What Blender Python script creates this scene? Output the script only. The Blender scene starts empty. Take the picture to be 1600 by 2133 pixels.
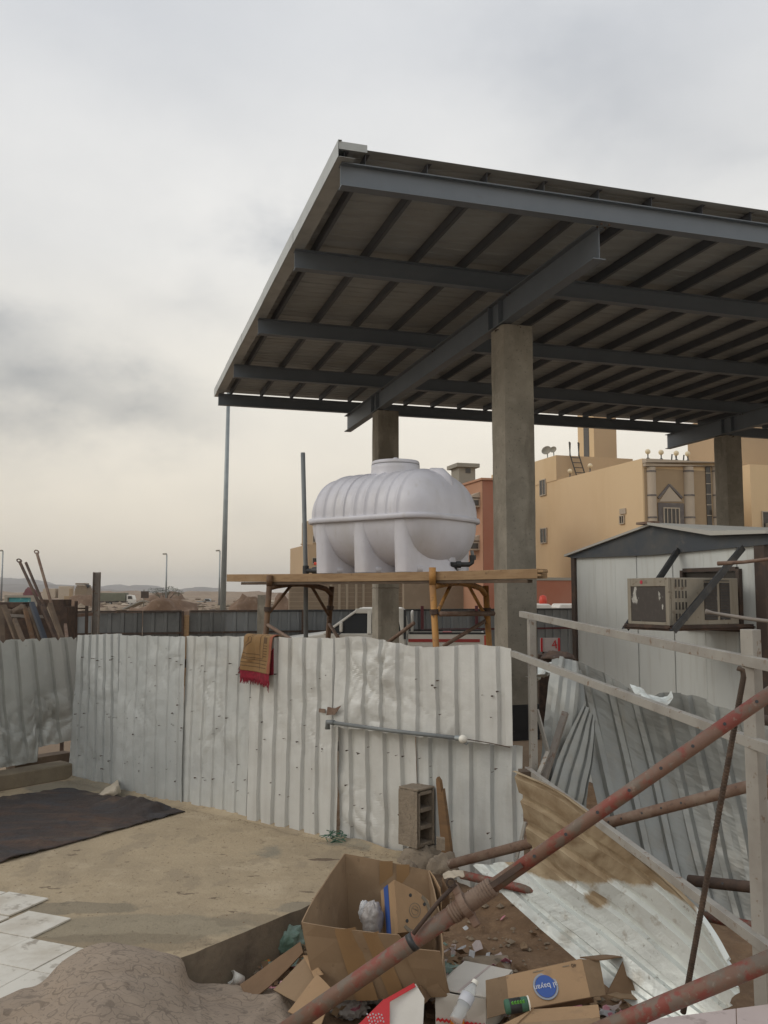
import bpy, math, random
from mathutils import Vector, Matrix, noise
R = math.radians
random.seed(7)
scene = bpy.context.scene
COL = scene.collection

# ------------------------------------------------------------------ camera, sky, sun, exposure
F_PX, CX, CY, EYE = 1844.0, 800.0, 1066.5, 1.75
PITCH = math.atan((1235 - CY) / F_PX)
CP, SP = math.cos(PITCH), math.sin(PITCH)
cam_data = bpy.data.cameras.new('camera')
cam = bpy.data.objects.new('camera', cam_data)
COL.objects.link(cam)
cam.location = (0, 0, EYE)
cam.rotation_euler = (R(90) + PITCH, 0, 0)
cam_data.sensor_fit = 'VERTICAL'
cam_data.sensor_height = 24
cam_data.lens = 24 * F_PX / 2133
cam_data.clip_start = 0.05
cam_data.clip_end = 12000
scene.camera = cam

def ray(u, v):
    a, b = u - CX, CY - v
    return Vector((a, F_PX * CP - b * SP, F_PX * SP + b * CP))
def G(u, v, z=0.0):
    r = ray(u, v); t = (z - EYE) / r.z
    return Vector((r.x * t, r.y * t, z))
def W(u, v, Y):
    r = ray(u, v); t = Y / r.y
    return Vector((r.x * t, Y, EYE + r.z * t))

SUN_EL, SUN_AZ = R(34), R(-104)          # azimuth measured from +Y towards +X
SUN_DIR = Vector((math.cos(SUN_EL) * math.sin(SUN_AZ), math.cos(SUN_EL) * math.cos(SUN_AZ), math.sin(SUN_EL)))
SKY_STRENGTH = 0.1
world = bpy.data.worlds.new('World'); scene.world = world; world.use_nodes = True
nt = world.node_tree; N = nt.nodes; L = nt.links; N.clear()
def wn(t, **k):
    n = N.new(t)
    for a, b in k.items(): setattr(n, a, b)
    return n
out = wn('ShaderNodeOutputWorld'); bg = wn('ShaderNodeBackground'); bg.inputs[1].default_value = SKY_STRENGTH
L.new(bg.outputs[0], out.inputs[0])
sky = wn('ShaderNodeTexSky', sky_type='NISHITA'); sky.sun_disc = False
sky.sun_elevation = SUN_EL; sky.sun_rotation = SUN_AZ; sky.dust_density = 4; sky.air_density = 1.2
tc = wn('ShaderNodeTexCoord')
def vmath(op, a, b=None, s=None):
    n = wn('ShaderNodeVectorMath', operation=op)
    for i, x in enumerate((a, b)):
        if x is None: continue
        if isinstance(x, (tuple, list, Vector)): n.inputs[i].default_value = tuple(x)
        else: L.new(x, n.inputs[i])
    if s is not None: n.inputs['Scale'].default_value = s
    return n
def smath(op, a, b=None, clamp=False):
    n = wn('ShaderNodeMath', operation=op); n.use_clamp = clamp
    for i, x in enumerate((a, b)):
        if x is None: continue
        if isinstance(x, (int, float)): n.inputs[i].default_value = x
        else: L.new(x, n.inputs[i])
    return n.outputs[0]
dirv = tc.outputs['Generated']
nz1 = wn('ShaderNodeTexNoise'); nz1.inputs['Scale'].default_value = 3.2; nz1.inputs['Detail'].default_value = 7; nz1.inputs['Roughness'].default_value = .58
mp = wn('ShaderNodeMapping'); mp.inputs['Scale'].default_value = (1, 1, 1.6); mp.inputs['Location'].default_value = (3.1, 1.2, .4)
L.new(dirv, mp.inputs[0]); L.new(mp.outputs[0], nz1.inputs['Vector'])
dis = vmath('SUBTRACT', nz1.outputs['Color'], (.5, .5, .5))
dsc = vmath('SCALE', dis.outputs[0], s=.24)
dd = vmath('ADD', dirv, dsc.outputs[0]).outputs[0]
sep = wn('ShaderNodeSeparateXYZ'); L.new(dirv, sep.inputs[0])
ramp = wn('ShaderNodeValToRGB'); cr = ramp.color_ramp
stops = [(0.0, (.66, .60, .50)), (.03, (.74, .67, .56)), (.10, (.88, .81, .69)), (.22, (.96, .91, .81)), (.36, (.88, .87, .84)), (.55, (.75, .765, .785)), (1.0, (.68, .70, .73))]
cr.elements[0].position = stops[0][0]; cr.elements[0].color = (*stops[0][1], 1)
cr.elements[1].position = stops[-1][0]; cr.elements[1].color = (*stops[-1][1], 1)
for p_, c_ in stops[1:-1]:
    e_ = cr.elements.new(p_); e_.color = (*c_, 1)
L.new(sep.outputs['Z'], ramp.inputs[0])
total = None
for (u, v, rad, st) in [(90, 840, .25, .50), (300, 880, .16, .40), (0, 715, .10, .42), (500, 505, .13, .36), (400, 660, .16, .20), (600, 520, .14, .3), (1330, 230, .30, .27), (1180, 120, .22, .14), (1560, 330, .2, .14), (60, 560, .2, .08), (560, 820, .18, .10), (330, 80, .3, .05), (520, 1060, .12, .10), (-500, 700, .5, .3), (2300, 500, .5, .3), (2600, 1000, .4, .2), (-900, 200, .5, .3), (800, -900, .6, .3), (100, -700, .5, .25)]:
    d0 = ray(u, v).normalized()
    df = vmath('SUBTRACT', dd, d0)
    sc = vmath('MULTIPLY', df.outputs[0], (1, 1, 2.3))
    ln = vmath('LENGTH', sc.outputs[0]).outputs['Value']
    f1 = smath('DIVIDE', ln, rad)
    f2 = smath('SUBTRACT', 1.0, f1, True)
    f3 = smath('MULTIPLY', f2, f2)
    f4 = smath('MULTIPLY', f3, st * .70)
    total = f4 if total is None else smath('ADD', total, f4)
nz2 = wn('ShaderNodeTexNoise'); nz2.inputs['Scale'].default_value = 7; nz2.inputs['Detail'].default_value = 8; nz2.inputs['Roughness'].default_value = .6
L.new(mp.outputs[0], nz2.inputs['Vector'])
mod = smath('MULTIPLY', total, smath('ADD', smath('MULTIPLY', nz2.outputs['Fac'], 1.1), .45))
fineN = smath('MULTIPLY', smath('SUBTRACT', nz1.outputs['Fac'], .5), .30)
dark = smath('SUBTRACT', smath('SUBTRACT', 1.0, mod), fineN)
dark = smath('MAXIMUM', dark, .45)
tint = wn('ShaderNodeMix', data_type='RGBA', blend_type='MULTIPLY'); tint.inputs[0].default_value = 1
L.new(ramp.outputs[0], tint.inputs[6])
cmb = wn('ShaderNodeCombineXYZ')
L.new(smath('POWER', dark, 1.08), cmb.inputs[0]); L.new(smath('POWER', dark, 1.0), cmb.inputs[1]); L.new(smath('POWER', dark, .86), cmb.inputs[2])
L.new(cmb.outputs[0], tint.inputs[7])
CLOUD_GAIN = 1.06
scl = vmath('SCALE', tint.outputs[2], s=CLOUD_GAIN / SKY_STRENGTH)
mx = wn('ShaderNodeMix', data_type='RGBA'); mx.inputs[0].default_value = .95
L.new(sky.outputs[0], mx.inputs[6]); L.new(scl.outputs[0], mx.inputs[7])
L.new(mx.outputs[2], bg.inputs[0])

sun_data = bpy.data.lights.new('sun', 'SUN'); sun_data.energy = .8; sun_data.angle = R(28); sun_data.color = (1, .93, .82)
sun = bpy.data.objects.new('sun', sun_data); COL.objects.link(sun)
sun.rotation_euler = SUN_DIR.to_track_quat('Z', 'Y').to_euler()
sun.location = (-20, 0, 30)
scene.view_settings.view_transform = 'Standard'; scene.view_settings.look = 'None'
scene.view_settings.gamma = 1; scene.view_settings.use_curve_mapping = False
scene.view_settings.exposure = -0.1

# ------------------------------------------------------------------ materials
def M(name, c, r=.7, metal=0.0, layers=(), bump=None, spec=.5, coord='Object', alpha=None, trans=None, bump2=None):
    """layers: (kind, scale, lo, hi, colour, factor[, stretch]) painted over the base colour one after another"""
    m = bpy.data.materials.new(name); m.use_nodes = True
    nt = m.node_tree; N = nt.nodes; L = nt.links
    b = N['Principled BSDF']
    b.inputs['Roughness'].default_value = r; b.inputs['Metallic'].default_value = metal
    b.inputs['Specular IOR Level'].default_value = spec
    tc = N.new('ShaderNodeTexCoord')
    def tex(kind, scale, stretch, seed):
        mp = N.new('ShaderNodeMapping'); mp.inputs['Scale'].default_value = stretch or (1, 1, 1)
        mp.inputs['Location'].default_value = (seed * 1.7, seed * .9, seed * 2.3)
        L.new(tc.outputs[coord], mp.inputs[0])
        if kind == 'noise':
            t = N.new('ShaderNodeTexNoise'); t.inputs['Scale'].default_value = scale; t.inputs['Detail'].default_value = 6; t.inputs['Roughness'].default_value = .6
            o = t.outputs['Fac']
        elif kind == 'curl':
            t = N.new('ShaderNodeTexWave'); t.wave_type = 'RINGS'; t.inputs['Scale'].default_value = scale; t.inputs['Distortion'].default_value = 14; t.inputs['Detail'].default_value = 1.5; t.inputs['Detail Scale'].default_value = 1.6
            o = t.outputs['Fac']
        elif kind == 'wave':
            t = N.new('ShaderNodeTexWave'); t.inputs['Scale'].default_value = scale; t.inputs['Distortion'].default_value = 2; t.inputs['Detail'].default_value = 2
            o = t.outputs['Fac']
        else:
            t = N.new('ShaderNodeTexVoronoi'); t.inputs['Scale'].default_value = scale
            o = t.outputs['Distance']
        L.new(mp.outputs[0], t.inputs['Vector'])
        return o
    cur = None
    for i, l in enumerate(layers):
        kind, scale, lo, hi, col, fac = l[:6]; st = l[6] if len(l) > 6 else None
        o = tex(kind, scale, st, i + 1)
        mr = N.new('ShaderNodeMapRange'); mr.inputs[1].default_value = lo; mr.inputs[2].default_value = hi
        mr.inputs[3].default_value = 0; mr.inputs[4].default_value = fac
        L.new(o, mr.inputs[0])
        mx = N.new('ShaderNodeMix'); mx.data_type = 'RGBA'
        L.new(mr.outputs[0], mx.inputs[0])
        if cur is None: mx.inputs[6].default_value = (*c, 1)
        else: L.new(cur, mx.inputs[6])
        mx.inputs[7].default_value = (*col, 1)
        cur = mx.outputs[2]
    if cur is None: b.inputs['Base Color'].default_value = (*c, 1)
    else: L.new(cur, b.inputs['Base Color'])
    prev = None
    for bp in (bump, bump2):
        if not bp: continue
        o = tex('noise', bp[0], bp[3] if len(bp) > 3 else None, 11)
        bn = N.new('ShaderNodeBump'); bn.inputs['Strength'].default_value = bp[1]; bn.inputs['Distance'].default_value = bp[2]
        L.new(o, bn.inputs['Height'])
        if prev: L.new(prev, bn.inputs['Normal'])
        L.new(bn.outputs[0], b.inputs['Normal']); prev = bn.outputs[0]
    if trans is not None: b.inputs['Transmission Weight'].default_value = trans; b.inputs['IOR'].default_value = 1.3
    if alpha is not None: b.inputs['Alpha'].default_value = alpha
    return m

MT = {}
def mk(key, *a, **k): MT[key] = M(key, *a, **k)
SP_ = ('vor', 38, .10, .03, (.09, .08, .07), .8)
mk('sheet_a', (.55, .565, .55), .52, .10, [('noise', 2.2, .42, .62, (.44, .455, .45), .7), ('noise', 9, .55, .75, (.54, .54, .51), .5), ('noise', 34, .70, .76, (.10, .09, .08), .55), ('noise', 1.1, .56, .7, (.38, .345, .29), .35), ('noise', 5, .5, .8, (.33, .32, .29), .45, (3, 3, .25))], (14, .35, .006), bump2=(3.3, .5, .02))
mk('sheet_b', (.48, .50, .495), .52, .10, [('noise', 1.7, .42, .62, (.39, .41, .405), .7), ('noise', 12, .55, .75, (.48, .49, .47), .5), ('noise', 26, .66, .72, (.09, .085, .075), .7), ('noise', 90, .70, .75, (.08, .08, .07), .8), ('noise', 4, .5, .8, (.3, .3, .28), .4, (3, 3, .3))], (14, .35, .006), bump2=(3.3, .5, .02))
mk('sheet_c', (.585, .59, .57), .52, .10, [('noise', 2.6, .42, .66, (.49, .49, .47), .6), ('noise', 30, .71, .77, (.12, .10, .08), .5), ('noise', 1.4, .55, .7, (.43, .395, .34), .45), ('noise', 5, .5, .8, (.36, .35, .33), .4, (3, 3, .25))], (14, .3, .005), bump2=(3.3, .45, .02))
mk('sheet_left', (.42, .43, .41), .45, .3, [('noise', 2.4, .42, .66, (.33, .34, .325), .7), ('noise', 22, .70, .76, (.08, .08, .07), .6)], (14, .3, .005), bump2=(3.3, .45, .02))
mk('sheet_galv', (.30, .31, .295), .45, .25, [('noise', 1.6, .42, .66, (.21, .22, .215), .7), ('noise', 7, .55, .75, (.36, .34, .30), .5), ('noise', 3, .55, .75, (.27, .23, .17), .4, (2, 2, .4))], (12, .2, .004), bump2=(2.2, .35, .02))
mk('sheet_fallen', (.66, .70, .68), .36, .2, [('noise', 3.0, .45, .66, (.54, .565, .55), .6), ('noise', 34, .64, .70, (.16, .14, .11), .6), ('noise', 6, .54, .66, (.40, .37, .31), .55), ('noise', 15, .60, .68, (.34, .30, .24), .5)], (12, .35, .008), bump2=(3, .4, .02))
mk('sheet_mud', (.29, .205, .12), .8, 0, [('noise', 7, .45, .6, (.40, .33, .235), .8), ('noise', 22, .58, .68, (.50, .49, .45), .7), ('noise', 5, .5, .75, (.18, .12, .07), .6, (1, 1, 3))], (30, .5, .006))
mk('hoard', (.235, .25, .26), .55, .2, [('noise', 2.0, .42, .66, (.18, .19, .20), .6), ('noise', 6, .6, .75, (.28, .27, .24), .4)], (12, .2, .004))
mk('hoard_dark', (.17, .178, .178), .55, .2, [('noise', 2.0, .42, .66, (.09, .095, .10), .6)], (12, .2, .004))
mk('steel_beam', (.14, .165, .195), .55, .0, [('noise', 3, .45, .65, (.165, .19, .22), .5), ('noise', 14, .66, .75, (.13, .09, .06), .4)], (30, .1, .002))
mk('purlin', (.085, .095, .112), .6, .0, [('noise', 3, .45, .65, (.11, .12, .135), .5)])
mk('roof', (.34, .365, .37), .55, .1, [('noise', 2.5, .42, .62, (.27, .285, .29), .7, (.3, 3, 1)), ('noise', 1.3, .5, .65, (.29, .29, .275), .5)], (8, .2, .004))
mk('fascia', (.42, .44, .43), .45, .3, [('noise', 4, .45, .65, (.32, .33, .33), .6)])
mk('concrete', (.285, .26, .215), .9, 0, [('noise', 1.5, .40, .62, (.20, .183, .15), .8), ('noise', 6, .5, .7, (.36, .33, .275), .5), ('noise', 26, .60, .70, (.10, .09, .076), .65), ('noise', 2.2, .52, .62, (.12, .10, .075), .5, (1, 1, .25))], (24, .55, .01), bump2=(5, .4, .02))
mk('slab', (.385, .305, .20), .92, 0, [('noise', 1.3, .42, .62, (.32, .255, .17), .8), ('noise', 5, .48, .68, (.44, .355, .24), .5), ('noise', 6.5, .635, .665, (.12, .085, .055), .75, (1, 1.6, 1)), ('noise', 15, .66, .69, (.11, .08, .055), .7, (1, 2, 1)), ('noise', 2.0, .56, .64, (.46, .375, .26), .6), ('noise', 60, .60, .72, (.20, .155, .105), .6), ('noise', 17, .63, .66, (.22, .17, .11), .6), ('noise', 2.6, .56, .60, (.28, .225, .155), .55, (1, .6, 1)), ('noise', .75, .60, .64, (.19, .18, .145), .65)], (40, .5, .008), bump2=(5, .5, .03))
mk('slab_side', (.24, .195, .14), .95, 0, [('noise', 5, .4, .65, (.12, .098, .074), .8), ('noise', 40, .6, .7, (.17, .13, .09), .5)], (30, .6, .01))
mk('curb', (.20, .165, .115), .95, 0, [('noise', 4, .4, .65, (.14, .11, .078), .8), ('noise', 30, .6, .7, (.25, .20, .14), .5)], (30, .5, .01))
mk('sand', (.27, .195, .13), .95, 0, [('noise', .03, .42, .56, (.19, .125, .085), .9), ('noise', .06, .40, .60, (.24, .175, .12), .8), ('noise', .5, .5, .7, (.36, .28, .195), .6), ('noise', 7, .58, .70, (.15, .115, .08), .5)], (9, .6, .03))
mk('dirt', (.215, .135, .078), .97, 0, [('noise', 4, .4, .6, (.155, .095, .055), .8), ('noise', 20, .5, .7, (.28, .185, .11), .6), ('noise', 70, .60, .72, (.09, .06, .04), .6)], (60, .8, .008), bump2=(14, .7, .02))
mk('earth', (.19, .125, .085), .97, 0, [('noise', .5, .4, .6, (.14, .09, .06), .8), ('noise', 3, .55, .7, (.27, .2, .14), .5)], (5, .6, .05))
mk('hill', (.16, .135, .115), .97, 0, [('noise', .006, .4, .6, (.12, .10, .09), .7)])
mk('road', (.11, .105, .10), .9, 0, [('noise', .2, .4, .6, (.15, .14, .125), .6)])
mk('wood', (.33, .215, .115), .8, 0, [('noise', 5, .42, .62, (.25, .155, .08), .8, (1, 1, 7)), ('noise', 14, .62, .72, (.10, .06, .035), .6), ('noise', 3, .55, .7, (.40, .29, .18), .5)], (20, .4, .004))
mk('stake', (.20, .115, .055), .8, 0, [('noise', 5, .42, .62, (.14, .085, .045), .8, (1, 1, 7))], (20, .4, .004))
mk('maroon', (.11, .03, .035), .8)
mk('wood_dark', (.12, .085, .058), .85, 0, [('noise', 5, .42, .62, (.075, .052, .038), .8), ('noise', 16, .6, .7, (.19, .15, .11), .5)], (20, .4, .005))
mk('wood_grey', (.30, .24, .175), .85, 0, [('noise', 6, .42, .62, (.22, .17, .12), .8), ('noise', 20, .6, .7, (.36, .31, .24), .5)], (20, .4, .004))
mk('yellow_paint', (.42, .21, .055), .6, .1, [('noise', 7, .45, .62, (.27, .14, .055), .8), ('noise', 16, .58, .68, (.09, .06, .045), .75)], (30, .3, .003))
mk('brown_paint', (.155, .085, .042), .65, .1, [('noise', 7, .45, .62, (.10, .058, .035), .8), ('noise', 16, .58, .68, (.20, .155, .11), .6)], (30, .3, .003))
mk('red_paint', (.205, .052, .038), .6, .1, [('noise', 9, .44, .52, (.17, .105, .075), .9), ('noise', 24, .50, .60, (.15, .125, .10), .85), ('noise', 60, .60, .68, (.25, .20, .16), .6), ('noise', 5, .60, .68, (.09, .06, .05), .7)], (40, .5, .003))
mk('rust_pipe', (.17, .105, .075), .75, .2, [('noise', 9, .44, .58, (.23, .17, .13), .8), ('noise', 30, .58, .66, (.10, .065, .05), .7), ('noise', 14, .64, .70, (.42, .38, .33), .5)], (40, .4, .003))
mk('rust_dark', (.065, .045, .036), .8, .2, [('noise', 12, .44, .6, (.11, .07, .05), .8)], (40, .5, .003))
mk('frame_white', (.33, .315, .285), .6, .1, [('noise', 5, .45, .62, (.25, .23, .205), .7), ('noise', 24, .61, .66, (.17, .10, .06), .8), ('noise', 70, .66, .70, (.12, .09, .07), .7)], (40, .2, .002))
mk('frame_grey', (.24, .215, .19), .65, .1, [('noise', 5, .45, .62, (.18, .155, .135), .7), ('noise', 20, .57, .66, (.17, .09, .05), .8)], (40, .2, .002))
mk('rebar', (.085, .062, .048), .75, .4, [('noise', 30, .45, .62, (.15, .10, .07), .8)])
mk('tank', (.58, .58, .63), .42, 0, [('noise', 3, .42, .62, (.52, .515, .56), .7), ('noise', 2.2, .52, .72, (.47, .455, .45), .6, (1, 1, .35)), ('noise', 9, .58, .72, (.44, .42, .40), .35, (2, 2, .3)), ('noise', 38, .70, .72, (.16, .15, .15), .8)], (200, .12, .001))
mk('pvc_grey', (.17, .185, .19), .5, 0, [('noise', 6, .45, .65, (.12, .13, .135), .6)])
mk('galv', (.27, .30, .31), .45, .4, [('noise', 3, .45, .65, (.20, .225, .235), .6)])
mk('black_plastic', (.025, .027, .03), .5)
mk('red_plastic', (.52, .045, .02), .45)
mk('white_cap', (.75, .73, .66), .35)
mk('glass', (.016, .018, .02), .2, 0, spec=.2)
mk('car_white', (.62, .61, .57), .3, 0, [('noise', 4, .5, .7, (.52, .50, .45), .5)])
mk('car_red', (.33, .04, .035), .4)
mk('tyre', (.02, .02, .02), .9)
mk('rim', (.35, .35, .35), .4, .6)
mk('tarp', (.16, .165, .12), .9, 0, [('noise', 1.5, .4, .6, (.12, .125, .09), .6)])
mk('blue_panel', (.04, .24, .27), .6, 0, [('noise', 1.2, .5, .6, (.09, .34, .36), .7), ('noise', 2.2, .6, .66, (.4, .5, .5), .6)])
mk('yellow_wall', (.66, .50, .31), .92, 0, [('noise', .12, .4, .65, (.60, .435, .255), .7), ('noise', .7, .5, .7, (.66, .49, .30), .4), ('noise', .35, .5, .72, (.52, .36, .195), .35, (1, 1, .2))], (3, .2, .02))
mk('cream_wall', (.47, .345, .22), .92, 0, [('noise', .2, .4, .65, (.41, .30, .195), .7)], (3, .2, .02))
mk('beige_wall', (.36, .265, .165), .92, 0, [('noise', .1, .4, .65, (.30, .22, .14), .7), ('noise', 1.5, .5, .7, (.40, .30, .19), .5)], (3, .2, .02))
mk('block_wall', (.235, .185, .13), .95, 0, [('noise', .15, .4, .65, (.20, .155, .11), .7), ('noise', 1.5, .5, .7, (.28, .225, .165), .5)], (4, .3, .02))
mk('block_joint', (.33, .28, .21), .95)
mk('stone_trim', (.44, .37, .29), .8, 0, [('noise', .8, .4, .65, (.38, .32, .25), .6)])
mk('dark_trim', (.12, .105, .10), .7, 0, [('noise', 2.5, .5, .6, (.19, .17, .155), .6)])
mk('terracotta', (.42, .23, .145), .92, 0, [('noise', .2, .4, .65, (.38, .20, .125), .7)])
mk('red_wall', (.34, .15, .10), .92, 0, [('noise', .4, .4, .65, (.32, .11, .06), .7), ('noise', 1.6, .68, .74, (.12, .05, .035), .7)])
mk('grey_wall', (.30, .28, .235), .92, 0, [('noise', .5, .4, .65, (.25, .235, .20), .7)])
mk('window_dark', (.045, .04, .035), .25)
mk('window_frame', (.42, .36, .28), .6)
mk('cabin_panel', (.56, .585, .57), .5, .0, [('noise', 1.3, .42, .64, (.48, .505, .495), .6), ('noise', 7, .52, .78, (.36, .35, .31), .5, (3, 3, .25)), ('noise', 50, .68, .74, (.2, .19, .17), .4)], (60, .12, .002))
mk('cabin_roof', (.42, .415, .38), .5, .2, [('noise', 2, .45, .65, (.42, .41, .38), .6), ('noise', 6, .62, .7, (.25, .16, .10), .5)])
mk('gable', (.055, .065, .078), .6, .1, [('noise', 3, .45, .62, (.085, .088, .088), .8), ('noise', 9, .6, .7, (.13, .12, .11), .5)], (8, .3, .01))
mk('cabin_trim', (.065, .048, .04), .7, .1, [('noise', 8, .5, .65, (.12, .075, .05), .7)])
mk('ac_case', (.28, .25, .20), .55, .1, [('noise', 3, .45, .65, (.26, .235, .19), .7), ('noise', 14, .60, .66, (.13, .09, .06), .8), ('noise', 5, .52, .7, (.17, .13, .09), .5, (3, 3, .4))])
mk('ac_coil', (.065, .056, .05), .7, .1, [('noise', 13, .615, .635, (.5, .49, .45), .9, (1, 1, .5)), ('noise', 30, .5, .7, (.095, .08, .07), .6)], (90, .4, .003, (1, 1, 6)))
mk('black_steel', (.045, .048, .052), .5, .3, [('noise', 10, .5, .65, (.09, .085, .08), .7)])
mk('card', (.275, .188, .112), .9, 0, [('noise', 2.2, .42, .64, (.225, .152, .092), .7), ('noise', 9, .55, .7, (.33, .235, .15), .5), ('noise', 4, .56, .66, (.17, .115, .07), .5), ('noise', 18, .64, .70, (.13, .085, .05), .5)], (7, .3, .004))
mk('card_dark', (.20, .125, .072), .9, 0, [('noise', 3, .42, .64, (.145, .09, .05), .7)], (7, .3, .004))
mk('card_tape', (.29, .18, .09), .35, 0, [('noise', 6, .45, .65, (.25, .155, .08), .7)])
mk('card_light', (.36, .235, .132), .85, 0, [('noise', 3, .45, .65, (.30, .195, .11), .6), ('noise', 8, .57, .68, (.21, .145, .09), .5), ('noise', 22, .64, .70, (.15, .10, .065), .5)], (6, .35, .005))
mk('card_white', (.60, .575, .525), .7, 0, [('noise', 3, .45, .65, (.52, .49, .44), .6), ('noise', 25, .68, .73, (.3, .25, .2), .5)], (7, .2, .003))
mk('card_red', (.50, .025, .03), .5)
mk('print_blue', (.035, .09, .32), .6)
mk('print_ring', (.27, .30, .36), .7)
mk('print_pale', (.55, .56, .60), .7)
mk('print_dark', (.09, .06, .04), .8)
mk('print_grey', (.20, .165, .12), .8)
mk('print_green', (.10, .33, .05), .5)
mk('print_orange', (.62, .20, .02), .5)
mk('pet', (.60, .63, .64), .12, 0, alpha=.42)
mk('bag_green', (.16, .27, .21), .3, 0, [('noise', 8, .4, .6, (.36, .45, .42), .7)], (16, .9, .02), alpha=.9)
mk('bag_white', (.58, .585, .60), .35, 0, [('noise', 8, .4, .6, (.42, .43, .45), .7)], (16, .9, .02))
mk('bag_pink', (.60, .20, .28), .35, 0, [('noise', 9, .45, .6, (.66, .42, .46), .8)], (16, .9, .02))
mk('bag_clear', (.40, .37, .35), .25, 0, [('noise', 8, .4, .6, (.55, .53, .53), .7)], (16, .9, .02), alpha=.8)
mk('cloth_bag', (.50, .44, .35), .9, 0, [('noise', 6, .4, .6, (.40, .34, .26), .7)], (16, .7, .01))
mk('rug_dark', (.050, .040, .037), .95, 0, [('noise', 1.6, .46, .62, (.085, .052, .038), .85, (1, 3, 1)), ('noise', 3.4, .5, .62, (.05, .048, .052), .8, (1, 2.5, 1)), ('noise', 40, .5, .7, (.02, .017, .016), .6), ('noise', 3, .57, .70, (.16, .125, .09), .45), ('noise', 55, .66, .70, (.20, .16, .11), .5)], (60, .8, .006), bump2=(7, .5, .02, (.6, 4, 1)))
mk('rug_fringe', (.028, .024, .024), .95)
mk('carpet', (.32, .255, .195), .97, 0, [('noise', 2.0, .4, .62, (.26, .205, .158), .7), ('curl', 3.0, .93, .985, (.17, .134, .103), .7, (1.8, 1.8, 1.8)), ('curl', 4.5, .94, .985, (.17, .134, .103), .65, (2.6, 2.6, 2.6)), ('noise', 26, .62, .66, (.15, .12, .095), .5), ('noise', 55, .6, .7, (.22, .18, .145), .4)], (120, .6, .003))
mk('prayer_gold', (.235, .145, .065), .95, 0, [('noise', 9, .45, .65, (.24, .13, .05), .7)], (90, .5, .003))
mk('prayer_line', (.11, .065, .032), .95)
mk('prayer_border', (.27, .10, .06), .95)
mk('prayer_red', (.22, .012, .028), .95, 0, [('noise', 30, .45, .6, (.14, .01, .02), .8)], (60, .6, .004))
mk('tile_white', (.64, .61, .54), .5, 0, [('noise', 4, .46, .62, (.46, .41, .33), .75), ('noise', 9, .58, .66, (.24, .20, .15), .8), ('noise', 2, .5, .7, (.56, .52, .45), .6)], (20, .1, .002))
mk('marble', (.52, .44, .42), .5, 0, [('noise', 4, .45, .62, (.44, .365, .35), .7), ('noise', 14, .62, .68, (.25, .2, .18), .5)])
mk('cement_block', (.25, .205, .155), .97, 0, [('noise', 8, .4, .62, (.19, .155, .118), .8), ('noise', 45, .58, .68, (.11, .09, .07), .7)], (50, .9, .01))
mk('leaf', (.06, .075, .045), .9); mk('bark', (.08, .06, .045), .9)
mk('net_green', (.05, .13, .085), .8)
mk('lamp_globe', (.66, .56, .38), .4)
mk('rubble', (.27, .215, .155), .95, 0, [('noise', 2, .4, .6, (.19, .145, .105), .8)])
mk('blue_strip', (.05, .058, .075), .6)
mk('badge_red', (.45, .03, .06), .5)

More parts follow.
